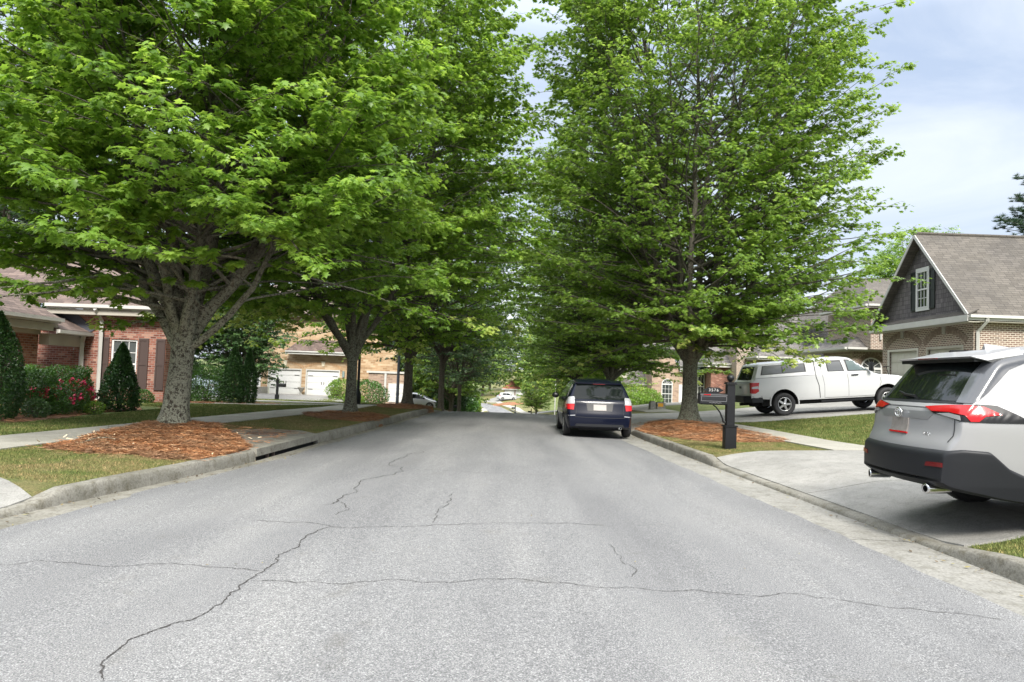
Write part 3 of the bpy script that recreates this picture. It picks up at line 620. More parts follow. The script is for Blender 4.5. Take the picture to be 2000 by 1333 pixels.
def window(W, u0, z0, u1, z1, par, cols=3, rows=2, o=-.07, fw=.06, sash=True, mat=None, label=None, casing=0):
    mb = MB(); mat = mat or WHITE
    if casing:
        for (a, b, c, d) in ((u0-casing, z0-casing*1.3, u1+casing, z0), (u0-casing, z1, u1+casing, z1+casing*1.6), (u0-casing, z0, u0, z1), (u1, z0, u1+casing, z1)): W.box(mb, a, b, c, d, .002, .045)
    for (a, b, c, d) in ((u0, z0, u1, z0+fw), (u0, z1-fw, u1, z1), (u0, z0+fw, u0+fw, z1-fw), (u1-fw, z0+fw, u1, z1-fw)): W.box(mb, a, b, c, d, o-.03, o+.03)
    zm = (z0+z1)/2
    if sash: W.box(mb, u0+fw, zm-.03, u1-fw, zm+.03, o-.02, o+.025)
    g = .012
    for i in range(1, cols): u = u0+fw+(u1-u0-2*fw)*i/cols; W.box(mb, u-g, z0+fw, u+g, z1-fw, o-.012, o+.008)
    for j in range(1, rows*2):
        if sash and j == rows: continue
        z = z0+fw+(z1-z0-2*fw)*j/(rows*2); W.box(mb, u0+fw, z-g, u1-fw, z+g, o-.010, o+.006)
    f = mb.build('window', mat, par); 
    if label: f['label'] = label
    pn = MB(); W.box(pn, u0+.01, z0+.01, u1-.01, z1-.01, o-.028, o-.014); pb = pn.build('pane', PANE, None); pb.parent = f
    fix(pb, par); return f
def fix(o, root):
    """mesh was written in world coordinates: shift to its root"""
    t = Vector(root.matrix_basis.translation); o.data.transform(Matrix.Translation(-t)); return o
def arch_window(W, uc, z0, zs, wd, par, full=True, brick=None, o=.015, label=None):
    """arched window: rectangular lower part up to the spring line zs, half round fanlight above"""
    r = wd/2; mb = MB(); n = 14; fw = .07
    def arc(rr, a): return (uc+rr*math.cos(a), zs+rr*math.sin(a))
    for i in range(n):
        a, b = math.pi*i/n, math.pi*(i+1)/n; q = [arc(r, a), arc(r, b), arc(r-fw, b), arc(r-fw, a)]
        mb.solid([W.pt(p[0], p[1], o-.012) for p in q], W.n*.045)
    if full:
        for (a, b, c, d) in ((uc-r, z0, uc-r+fw, zs), (uc+r-fw, z0, uc+r, zs), (uc-r+fw, z0, uc+r-fw, z0+fw), (uc-r+fw, zs-.07, uc+r-fw, zs+.05), (uc-r+fw, (z0+zs)/2-.03, uc+r-fw, (z0+zs)/2+.03)): W.box(mb, a, b, c, d, o-.012, o+.03)
        for k in (1, 2): u = uc-r+wd*k/3; W.box(mb, u-.012, z0+fw, u+.012, zs-.07, o-.012, o+.012)
        for k in (1, 3): z = z0+(zs-z0)*k/4; W.box(mb, uc-r+fw, z-.011, uc+r-fw, z+.011, o-.012, o+.010)
    else: W.box(mb, uc-r, zs-.06, uc+r, zs, o-.012, o+.035)
    for a in (R(36), R(72), R(108), R(144)):
        p, q = arc(.28*r, a), arc(r-fw, a); t = Vector((-(q[1]-p[1]), q[0]-p[0])).normalized()*.012
        mb.solid([W.pt(p[0]+t.x, p[1]+t.y, o-.012), W.pt(q[0]+t.x, q[1]+t.y, o-.012), W.pt(q[0]-t.x, q[1]-t.y, o-.012), W.pt(p[0]-t.x, p[1]-t.y, o-.012)], W.n*.024)
    m2 = 10
    for i in range(m2):
        a, b = math.pi*i/m2, math.pi*(i+1)/m2; q = [arc(.3*r, a), arc(.3*r, b), arc(.24*r, b), arc(.24*r, a)]; mb.solid([W.pt(p[0], p[1], o-.012) for p in q], W.n*.024)
    f = mb.build('window', WHITE, par)
    if label: f['label'] = label
    pm = MB(); pts = [arc(r-.02, math.pi*i/n) for i in range(n+1)]
    if full: pts += [(uc-r+.02, z0+.02), (uc+r-.02, z0+.02)]
    pm.solid([W.pt(p[0], p[1], .003) for p in pts], W.n*(o-.006)); fix(pm.build('pane', PANE, f, world=False), par)
    if brick:
        bm_ = MB()
        for i in range(n*2):
            a, b = math.pi*i/(n*2)+.008, math.pi*(i+1)/(n*2)-.008; q = [arc(r+.01, a), arc(r+.01, b), arc(r+.22, b), arc(r+.22, a)]
            bm_.solid([W.pt(p[0], p[1], .002) for p in q], W.n*.018)
        bm_.build('brick_arch', BRICK_PL, par)
    return f
BRICK_PL = plain('arch_brick', (.20, .15, .118), .9, noise=.35, nscale=9, bump=.4)
KEYST = plain('keystone', (.30, .285, .25), .8, noise=.15, nscale=10)
def shutter(W, u0, z0, u1, z1, par, mat):
    mb = MB()
    for (a, b, c, d) in ((u0, z0, u0+.05, z1), (u1-.05, z0, u1, z1), (u0+.05, z0, u1-.05, z0+.08), (u0+.05, z1-.08, u1-.05, z1), (u0+.05, (z0+z1)/2-.04, u1-.05, (z0+z1)/2+.04)): W.box(mb, a, b, c, d, .003, .045)
    W.box(mb, u0+.05, z0+.08, u1-.05, (z0+z1)/2-.04, .003, .028); W.box(mb, u0+.05, (z0+z1)/2+.04, u1-.05, z1-.08, .003, .028)
    return mb.build('shutter', mat, par)
def garage_door(W, u0, z0, u1, z1, par, mat=WHITE, hard=True, o=-.09, trimmat=None, name='garage_door'):
    mb = MB(); n = 4; H = (z1-z0)/n
    for i in range(n):
        W.box(mb, u0+.03, z0+i*H+.012, u1-.03, z0+(i+1)*H-.012, o-.03, o)
        W.box(mb, u0+.03, z0+i*H-.006, u1-.03, z0+i*H+.008, o-.03, o-.012)
        for k in range(4):
            a = u0+.12+(u1-u0-.2)*k/4; W.box(mb, a, z0+i*H+.07, a+(u1-u0-.2)/4-.06, z0+(i+1)*H-.07, o+.001, o+.010)
    d = mb.build(name, mat, par)
    tr = MB(); t = .11
    for (a, b, c, e_) in ((u0-t+.04, z0, u0+.03, z1+t-.04), (u1-.03, z0, u1+t-.04, z1+t-.04), (u0+.03, z1-.03, u1-.03, z1+t-.04)): W.box(tr, a, b, c, e_, -.03, .03)
    tr.build('door_trim', trimmat or TRIM, par)
    if hard:
        um = (u0+u1)/2; wp = lambda nm, *q: (lambda hb: (W.box(hb, *q), fix(hb.build(nm, BLACKM, d, world=False), par)))(MB())
        for zz in (z0+.52, z0+1.62):
            for (a, c) in ((u0+.12, u0+.52), (u1-.52, u1-.12)): wp('hinge', a, zz-.02, c, zz+.02, o+.011, o+.025)
        for uu in (um-.10, um+.10): wp('handle', uu-.02, z0+.88, uu+.02, z0+1.12, o+.011, o+.04)
    return d
def slab_roof(polys, par, mat, th=.14, label=None):
    """roof planes (3d polygons) thickened downwards"""
    mb = MB()
    for P in polys: mb.solid(P, (0, 0, -th))
    o = mb.build('roof', mat, par)
    if label: o['label'] = label
    return o
def fascia(pts, par, mat=None, h=.2, th=.03, gut=True):
    """fascia board with a gutter along eave points (3d), outward = right hand"""
    mb = MB()
    for a, b in zip(pts, pts[1:]):
        a, b = Vector(a), Vector(b); d = (b-a); d.z = 0; d.normalize(); n = Vector((d.y, -d.x, 0))
        mb.solid([a+n*.002, b+n*.002, b+n*.002-Vector((0,0,h)), a+n*.002-Vector((0,0,h))], n*th)
        if gut: mb.solid([a+n*(th+.003)+Vector((0,0,.0)), b+n*(th+.003), b+n*(th+.003)-Vector((0,0,.11)), a+n*(th+.003)-Vector((0,0,.11))], n*.10)
    return mb.build('gutter_board', mat or TRIM, par)
def soffit(poly, par, mat=None):
    mb = MB(); mb.solid(poly, (0, 0, -.02)); return mb.build('soffit', mat or TRIM2, par)
def downspout(pts, par, w_=.09, mat=None):
    mb = MB()
    for a, b in zip(pts, pts[1:]):
        mb.tube([a, b], w_*.62, 4, smooth=False)
    return mb.build('downspout', mat or TRIM, par)
# ------------------------------------------------------------ house A: brown brick with the steep shake gable (right)
def house_gable():
    zg = 1.15; r = thing('brick_house', 'brown brick house with steep grey shingle roof and dark shake gable, behind the silver car', 'house', (17.6, 31.6, zg))
    X = 17.6; Y0, Y1 = 28.15, 35.05; ZE = 4.45; XR = 34; AP = 8.25; YM = 31.6
    gw = Wall((X, Y1), (X, Y0), zg-.3, ZE); mb = MB()
    d1 = (.55, zg+.02, 3.05, zg+2.15); d2 = (3.75, zg+.02, 6.25, zg+2.15)
    holes = [d1, d2]; gw.faces(mb, holes, .14); sw = Wall((X, Y0), (XR, Y0), zg-.3, ZE); sw.faces(mb)
    nw = Wall((XR, Y1), (X, Y1), zg-.3, ZE); nw.faces(mb); bw = Wall((XR, Y0), (XR, Y1), zg-.3, ZE); bw.faces(mb); mb.build('wall', BRICK_B, r)
    sc_ = MB()                                                     # soldier course under the eaves
    gw.box(sc_, 0.01, ZE-.24, gw.W+.012, ZE-.02, .003, .012); sw.box(sc_, 0, ZE-.24, sw.W, ZE-.02, .003, .012); sc_.build('soldier_course', BRICK_S, r)
    for i, (a, b, c, d) in enumerate(holes):
        garage_door(gw, a+.03, b, c-.03, d-.02, r, mat=plain('cream_door', (.50, .48, .43), .5), hard=False, trimmat=plain('cream_casing', (.52, .50, .45), .5) if i == 0 else TRIM2)
        uc = (a+c)/2; am = MB(); n = 26; rad = 2.35; half = math.asin(1.42/rad); zc = d+.10-rad*math.cos(half)
        for k in range(n):
            t0, t1 = -half+2*half*k/n+.004, -half+2*half*(k+1)/n-.004
            q = [(uc+rr*math.sin(t), zc+rr*math.cos(t)) for rr, t in ((rad, t0), (rad, t1), (rad+.26, t1), (rad+.26, t0))]; am.solid([gw.pt(p[0], p[1], .002) for p in q], gw.n*.02)
        am.build('brick_arch', BRICK_PL, r); km = MB()
        km.solid([gw.pt(uc-.09, zc+rad-.04, .002), gw.pt(uc+.09, zc+rad-.04, .002), gw.pt(uc+.14, zc+rad+.36, .002), gw.pt(uc-.14, zc+rad+.36, .002)], gw.n*.05); km.build('keystone', KEYST, r)
    # gable of shakes
    gm = MB(); XG = X-.02; gm.solid([(XG, Y1+.25, ZE+.05), (XG, Y0-.25, ZE+.05), (XG, YM, AP-.25)], (.1, 0, 0)); g = gm.build('gable', SHAKE, r)
    gW = Wall((XG, Y1), (XG, Y0), ZE, ZE+3); u = gW.W/2
    window(gW, u-.42, 5.05, u+.42, 6.65, r, cols=3, rows=2, o=.028, fw=.05, casing=.09)
    shutter(gW, u-.92, 4.98, u-.53, 6.68, r, BLACKS); shutter(gW, u+.53, 4.98, u+.92, 6.68, r, BLACKS)
    # roof: two slopes with the ridge running away from the street
    O = .38; XE = X-.42; e0, e1 = Y0-O, Y1+O; sl = (AP-ZE)/(YM-e0); 
    slab_roof([[(XE, e0, ZE), (XR+.4, e0, ZE), (XR+.4, YM, AP), (XE, YM, AP)], [(XR+.4, e1, ZE), (XE, e1, ZE), (XE, YM, AP), (XR+.4, YM, AP)]], r, SH_BR)
    rm = MB(); rm.tube([(XE, YM, AP+.02), (XR, YM, AP+.02)], .07, 6); rm.build('roof_ridge', SH_BR, r)
    rk = MB()                                                      # rake boards
    for a in (e0, e1):
        n_ = Vector((-1, 0, 0)); rk.solid([(XE-.003, a, ZE-.0), (XE-.003, YM, AP+.0), (XE-.003, YM, AP-.19), (XE-.003, a, ZE-.17)], n_*.035)
    rk.build('rake_board', TRIM, r)
    fascia([(XE-.02, e1, ZE-.02), (XE-.02, e0-.0, ZE-.02)], r, h=.24, gut=False); fascia([(XE, e0, ZE-.02), (XR, e0, ZE-.02)], r, h=.2)
    # pent strip of shingle at the gable foot, boxed eaves
    pm = MB(); pm.solid([(XE-.04, e1, ZE-.0), (XE-.04, e0, ZE-.0), (X-.03, e0, ZE+.22), (X-.03, e1, ZE+.22)], (0, 0, -.05)); pm.build('pent_roof', SH_BR, r)
    sf = MB(); sf.box(XE+.0, e0+.01, ZE-.30, X-.004, e1-.01, ZE-.26); sf.box(X+.002, e0+.01, ZE-.28, XR, Y0-.004, ZE-.235); sf.box(X-.03, Y0-.03, ZE-.245, X-.004, Y1, ZE-.06); sf.build('soffit', TRIM2, r)
    downspout([(X+.25, e0-.09, ZE-.1), (X+.25, e0-.05, ZE-.25), (X+.12, Y0-.08, ZE-.62), (X+.12, Y0-.08, zg)], r, .11)
    # entry wing with arched windows
    wz = 3.62; A = (18.25, 39.6); B = (24, 39.6); C = (18.25, 43.2)
    w1 = Wall(A, B, zg-.3, wz); w2 = Wall(C, A, zg-.3, wz); mb = MB(); w1.faces(mb); w2.faces(mb); mb.build('wing_wall', BRICK_B, r)
    arch_window(w1, 1.02, 1.9, 2.62, 1.15, r, brick=True); arch_window(w2, 2.2, 1.9, 2.62, .8, r, brick=True)
    s2 = MB(); w1.box(s2, 0, wz-.24, w1.W, wz-.0, .003, .014); w2.box(s2, 0, wz-.24, w2.W, wz-.0, .003, .014); s2.build('soldier_course', BRICK_S, r)
    ex, ey = 17.75, 39.1; slab_roof([[(ex, ey, wz+.1), (25, ey, wz+.1), (25, 42.6, wz+2.1), (21.2, 42.6, wz+2.1)], [(ex, 46.2, wz+.1), (ex, ey, wz+.1), (21.2, 42.6, wz+2.1)]], r, SH_GR)
    fascia([(ex, 46.2, wz+.08), (ex, ey, wz+.08), (25, ey, wz+.08)], r, h=.17); soffit([(ex, 46, wz-.1), (ex, ey, wz-.1), (25, ey, wz-.1), (25, 39.55, wz-.1), (18.2, 39.55, wz-.1), (18.2, 46, wz-.1)], r)
    # taller hipped main roof behind
    slab_roof([[(20.2, 44.5, 5.7), (30, 44.5, 5.7), (28, 49, 8.9), (23.4, 49, 8.9)], [(20.2, 56, 5.7), (20.2, 44.5, 5.7), (23.4, 49, 8.9), (23.4, 52, 8.9)]], r, SH_BR)
    slab_roof([[(18.4, 38.2, 5.95), (21.5, 38.2, 5.95), (21.5, 41, 7.4), (19.6, 41, 7.4)], [(18.4, 44, 5.95), (18.4, 38.2, 5.95), (19.6, 41, 7.4)]], r, SH_BR)
    fascia([(18.4, 44, 5.93), (18.4, 38.2, 5.93), (21.5, 38.2, 5.93)], r, h=.16)
    wU = Wall((18.8, 38.7), (21.5, 38.7), 3.6, 5.8); mb = MB(); wU.faces(mb); Wall((18.8, 44), (18.8, 38.7), 3.6, 5.8).faces(mb); mb.build('upper_wall', BRICK_B, r)
    downspout([(19.3, 38.5, 5.8), (19.3, 38.62, 5.4), (19.3, 38.62, 4.1)], r, .08)
house_gable()
# ------------------------------------------------------------ house B: gutter roofs and copper bay behind the pickup
def house_bay():
    zg = -.2; r = thing('brick_house', 'brown brick house with grey roofs and copper topped bay, behind the white pickup', 'house', (19, 52, zg))
    mb = MB()
    fr = Wall((17.1, 50.2), (24, 50.2), zg-.4, 3.35); fr.faces(mb); Wall((17.1, 57), (17.1, 50.2), zg-.4, 3.35).faces(mb); mb.build('wall', BRICK_B, r)
    slab_roof([[(16.6, 49.7, 3.5), (26, 49.7, 3.5), (24, 55, 6.9), (19.5, 55, 6.9)], [(16.6, 60, 3.5), (16.6, 49.7, 3.5), (19.5, 55, 6.9)]], r, SH_GR)
    fascia([(16.6, 60, 3.48), (16.6, 49.7, 3.48), (26, 49.7, 3.48)], r, h=.22); soffit([(16.6, 58, 3.26), (16.6, 49.7, 3.26), (25, 49.7, 3.26), (25, 50.2, 3.26), (17.1, 50.2, 3.26), (17.1, 58, 3.26)], r)
    downspout([(17.9, 49.65, 3.3), (17.9, 50.1, 2.9), (17.9, 50.1, 0)], r, .1)
    m2 = MB(); w2 = Wall((15.9, 52.2), (17.6, 52.2), zg-.4, 4.6); w2.faces(m2); Wall((15.9, 58), (15.9, 52.2), zg-.4, 4.6).faces(m2); m2.solid([(15.9, 52.2, 4.6), (17.5, 52.2, 4.6), (16.7, 52.2, 5.8)], (0, .1, 0)); m2.build('chimney_wall', BRICK_B, r)
    w3 = Wall((14.6, 54.0), (16.2, 54.0), zg-.4, 2.75); m3 = MB(); w3.faces(m3); w4 = Wall((14.6, 60.5), (14.6, 54.0), zg-.4, 2.75); w4.faces(m3); m3.build('wing_wall', BRICK_R, r)
    slab_roof([[(14.1, 53.5, 3.05), (16.2, 53.5, 3.05), (16.2, 56.5, 4.9), (15.2, 56.5, 4.9)], [(14.1, 60.5, 3.05), (14.1, 53.5, 3.05), (15.2, 56.5, 4.9)]], r, SH_GR)
    fascia([(14.1, 60.5, 3.03), (14.1, 53.5, 3.03), (16.2, 53.5, 3.03)], r, h=.3)
    bz = MB(); bz.box(14.0, 55.6, zg-.4, 14.56, 58.2, 2.35); bz.build('bay', BRICK_R, r)
    cm = MB()                                                    # curved standing-seam copper roof
    for k in range(6):
        t0, t1 = k/6, (k+1)/6; f = lambda t: (13.72+.85*t**.6*(1) if True else 0, 2.42+1.15*t**1.5)
        (x0, z0), (x1, z1) = f(t0), f(t1); cm.add([(x0, 55.3+t0*.3, z0), (x1, 55.3+t1*.3, z1), (x1, 58.4-t1*.3, z1), (x0, 58.4-t0*.3, z0)], [(0, 1, 2, 3)])
        cm.add([(x0, 55.3+t0*.3, z0), (x1, 55.3+t1*.3, z1), (14.62, 55.3+t1*.3, z1), (14.62, 55.3+t0*.3, z0)], [(0, 3, 2, 1)], 0)
        for q in range(8):
            yy = 55.45+q*.4; cm.tube([(x0-.01, yy, z0+.02), (x1-.01, yy, z1+.02)], .022, 4, 1)
    cm.box(13.7, 55.28, 2.3, 14.6, 58.42, 2.415, 1); cm.build('copper_roof', [plain('dark_copper', (.06, .085, .09), .45, metal=.3), plain('pale_copper', (.30, .38, .36), .5)], r)
    wb = Wall((14.0, 58.1), (14.0, 55.7), 0, 2.2); window(wb, .3, .35, 2.1, 2.2, r, cols=4, rows=1, o=.03, fw=.05)
    wb2 = Wall((14.0, 55.6), (14.56, 55.6), 0, 2.2); window(wb2, .02, .35, .54, 2.2, r, cols=2, rows=1, o=.03, fw=.05)
house_bay()
def house_dark_roof():
    zg = -.9; r = thing('brick_house', 'beige brick house with arched window, seen left of the right maple trunk', 'house', (15, 76, zg)); mb = MB()
    f = Wall((14.3, 75), (24, 75), zg-.5, 2.75); f.faces(mb); s_ = Wall((14.3, 84), (14.3, 75), zg-.5, 4.6); s_.faces(mb); mb.solid([(14.3, 75.0, 2.75), (17, 75.0, 2.75), (16.2, 75.0, 4.7), (14.3, 75.0, 4.7)], (0, .1, 0)); mb.build('wall', BRICK_T2, r)
    arch_window(f, 1.55, -.6, 1.35, 1.1, r, brick=False, label='tall arched window'); d = MB(); f.box(d, 2.75, -.85, 3.7, 1.35, .004, .05); d.build('door', WHITE, r)
    slab_roof([[(17, 74.5, 2.9), (25, 74.5, 2.9), (23, 80, 6.2), (18, 80, 6.2)], [(13.4, 80, 5.0), (14.0, 76.5, 4.75), (18, 76.5, 4.75), (18, 80, 6.8), (15, 80, 6.8)]], r, SH_GR); fascia([(17, 74.5, 2.88), (25, 74.5, 2.88)], r, h=.25)
    m2 = MB(); g = Wall((10.9, 78), (14.25, 78), zg-.5, 1.05); g.faces(m2); Wall((10.9, 84), (10.9, 78), zg-.5, 1.05).faces(m2); m2.build('garage_wall', BRICK_T2, r)
    slab_roof([[(10.0, 77.5, 1.3), (14.3, 77.5, 1.3), (14.3, 82, 4.9), (12.0, 82, 4.9)], [(10.0, 86, 1.3), (10.0, 77.5, 1.3), (12, 82, 4.9)]], r, SH_GR); fascia([(10, 86, 1.28), (10, 77.5, 1.28), (14.3, 77.5, 1.28)], r, h=.22)
    dm = MB(); dm.solid([(11.1, 78.2, 1.8), (12.3, 78.2, 1.8), (12.3, 78.2, 3.1), (11.7, 78.2, 3.9), (11.1, 78.2, 3.1)], (0, 2.4, 0)); dm.build('dormer', TRIM2, r)
    downspout([(12.8, 77.5, 1.1), (12.8, 77.9, .8), (12.8, 77.9, zg)], r, .12)
    garage_door(g, .5, zg, 2.8, zg+2.0, r, hard=False, o=.04, mat=TRIM2)
BRICK_T2 = m_brick('beige_brick', [(.22, .15, .115), (.31, .22, .17), (.37, .27, .20), (.28, .19, .145)], (.36, .30, .24), bw=.42, bh=.15, ms=.012)
house_dark_roof()
def house_far(name_label, x, y, zg, W_, D_, h, rh, brick, roofm, win=True):
    r = thing('house', name_label, 'house', (x, y, zg)); mb = MB(); f = Wall((x, y), (x+W_, y), zg-1, zg+h); f.faces(mb); Wall((x, y+D_), (x, y), zg-1, zg+h).faces(mb); Wall((x+W_, y), (x+W_, y+D_), zg-1, zg+h).faces(mb); mb.build('wall', brick, r)
    o = .5; slab_roof([[(x-o, y-o, zg+h), (x+W_+o, y-o, zg+h), (x+W_-D_*.3, y+D_/2, zg+h+rh), (x+D_*.3, y+D_/2, zg+h+rh)], [(x-o, y+D_, zg+h), (x-o, y-o, zg+h), (x+D_*.3, y+D_/2, zg+h+rh)], [(x+W_+o, y-o, zg+h), (x+W_+o, y+D_, zg+h), (x+W_-D_*.3, y+D_/2, zg+h+rh)]], r, roofm)
    fascia([(x-o, y+D_, zg+h), (x-o, y-o, zg+h), (x+W_+o, y-o, zg+h)], r, h=.25, gut=False)
    return r, f
r, f = house_far('pale gabled house with white porch posts behind the navy car, right of the road', 9.2, 92, -1.7, 9, 8, 3.1, 3.2, BRICK_T2, SH_GR)
pm = MB()
for px_ in (9.6, 11.4, 13.2): pm.box(px_, 90.4, -1.9, px_+.22, 90.62, 1.1)
pm.box(9.4, 90.2, 1.102, 13.7, 91.9, 1.35); pm.build('porch', TRIM, r); gm = MB(); gm.solid([(9.3, 90.2, 1.36), (12.2, 90.2, 1.36), (10.75, 90.2, 3.9)], (0, 2.5, 0)); gm.build('gable', TRIM2, r); window(f, 3.2, -1.0, 4.4, .9, r, o=.03, fw=.07)
r, f = house_far('white garage house with red brick sides at the far bend behind the white car', -1.6, 184, -3.9, 5.6, 8, 2.6, 2.4, BRICK_R, plain('red_tile', (.26, .09, .06), .8, noise=.2, nscale=2))
garage_door(f, .25, -3.9, 2.6, -1.5, r, hard=False, o=.06); garage_door(f, 2.95, -3.9, 5.3, -1.5, r, hard=False, o=.06)

# ------------------------------------------------------------ left: red brick house
def house_red():
    zg = .1; r = thing('brick_house', 'red brick house with white gutters and brown shutters, left behind the roses', 'house', (-13, 25.2, zg)); ZE = 3.12
    mb = MB(); XM = -15.0; XR = -11.85; Y = 25.35
    m = Wall((XM, Y), (XR, Y), zg-.4, ZE); u = lambda x: x-XM
    win = (u(-13.72)+.0, .62, u(-12.83), 2.3); m.faces(mb, [win]); Wall((XR, Y), (XR, 27.6), zg-.4, ZE).faces(mb)
    # the darker porch return behind and the front wing
    w = Wall((-14.95, 15), (-14.95, 23.35), zg-.4, 2.50); w.faces(mb); Wall((-14.95, 23.35), (-18, 23.35), zg-.4, 2.5).faces(mb)
    Wall((-17.6, 23.35), (-17.6, 25.35), zg-.4, 2.9).faces(mb); Wall((-17.6, 25.34), (-15.0, 25.34), zg-.4, 2.9).faces(mb); mb.build('wall', BRICK_R, r)
    window(m, *win, r, cols=3, rows=2, fw=.06); shutter(m, win[2]+.06, .6, win[2]+.40, 2.35, r, BROWNS); shutter(m, win[2]+.66, .6, win[2]+.97, 2.35, r, BROWNS); shutter(m, win[0]-.42, .6, win[0]-.06, 2.35, r, BROWNS)
    arch_window(w, 6.8, .55, 1.62, 1.15, r, brick=False); arch_window(w, 4.6, .55, 1.62, 1.15, r, brick=False)
    bm_ = MB(); n = 22
    for i in range(n):
        a, b = math.pi*i/n+.008, math.pi*(i+1)/n-.008; q = [(6.8+rr*math.cos(t), 1.62+rr*math.sin(t)) for rr, t in ((.585, a), (.585, b), (.78, b), (.78, a))]; bm_.solid([w.pt(p[0], p[1], .002) for p in q], w.n*.02)
    bm_.build('brick_arch', plain('dark_red_brick', (.14, .052, .038), .9, noise=.3, nscale=9), r)
    # wing roof, porch roof, main roof
    ex, ze = -14.5, 2.86; slab_roof([[(ex, 14, ze), (ex, 23.7, ze), (-18, 20.9, ze+2.3), (-18, 14, ze+2.3)], [(ex, 23.7, ze), (-21, 23.7, ze), (-18, 20.9, ze+2.3)]], r, SH_RD); fascia([(ex, 14, ze-.02), (ex, 23.7, ze-.02), (-17.4, 23.7, ze-.02)], r, h=.17)
    sf = MB(); sf.box(ex-.42, 14, 2.42, ex-.02, 23.6, 2.66); sf.box(-14.948, 14, 2.3, -14.90, 23.37, 2.5); sf.build('soffit', TRIM2, r)
    pz = 2.5; slab_roof([[(-14.45, 23.4, pz), (-14.45, 25.32, pz), (-15.9, 25.32, pz+.75), (-15.9, 23.4, pz+.75)]], r, SH_RD, .1); fascia([(-14.45, 23.42, pz-.02), (-14.45, 25.32, pz-.02)], r, h=.14)
    bm2 = MB(); bm2.box(-14.95, 23.37, 1.98, -14.62, 25.33, 2.34); bm2.build('porch_beam', TRIM2, r); fl = MB(); fl.solid([(-15.92, 25.335, 3.2), (-15.0, 25.335, 3.16), (-14.3, 25.335, 2.6), (-14.45, 25.335, 2.5)], (0, -.03, 0)); fl.build('roof_flashing', plain('flashing', (.05, .055, .07), .6), r)
    slab_roof([[(-15.7, 24.85, ZE+.32), (-11.4, 24.85, ZE+.32), (-13.6, 29.5, ZE+2.9), (-15.7, 29.5, ZE+2.9)], [(-11.4, 24.85, ZE+.32), (-11.4, 28.2, ZE+.32), (-13.6, 29.5, ZE+2.9)], [(-24, 27, ZE+.6), (-15.7, 27, ZE+.6), (-15.7, 31, ZE+3.4), (-24, 31, ZE+3.4)]], r, SH_RD)
    fascia([(-15.7, 24.85, ZE+.3), (-11.4, 24.85, ZE+.3), (-11.4, 28.2, ZE+.3)], r, h=.16); s2 = MB(); s2.box(-15.7, 24.87, ZE-.04, -11.42, 25.345, ZE+.13); s2.build('soffit', TRIM2, r)
    downspout([(-14.5, 25.05, pz-.12), (-14.62, 25.15, pz-.35), (-14.62, 25.22, zg)], r, .13); downspout([(-14.02, 24.75, ZE+.15), (-14.02, 25.2, ZE-.2), (-14.02, 25.22, zg)], r, .11)
house_red()
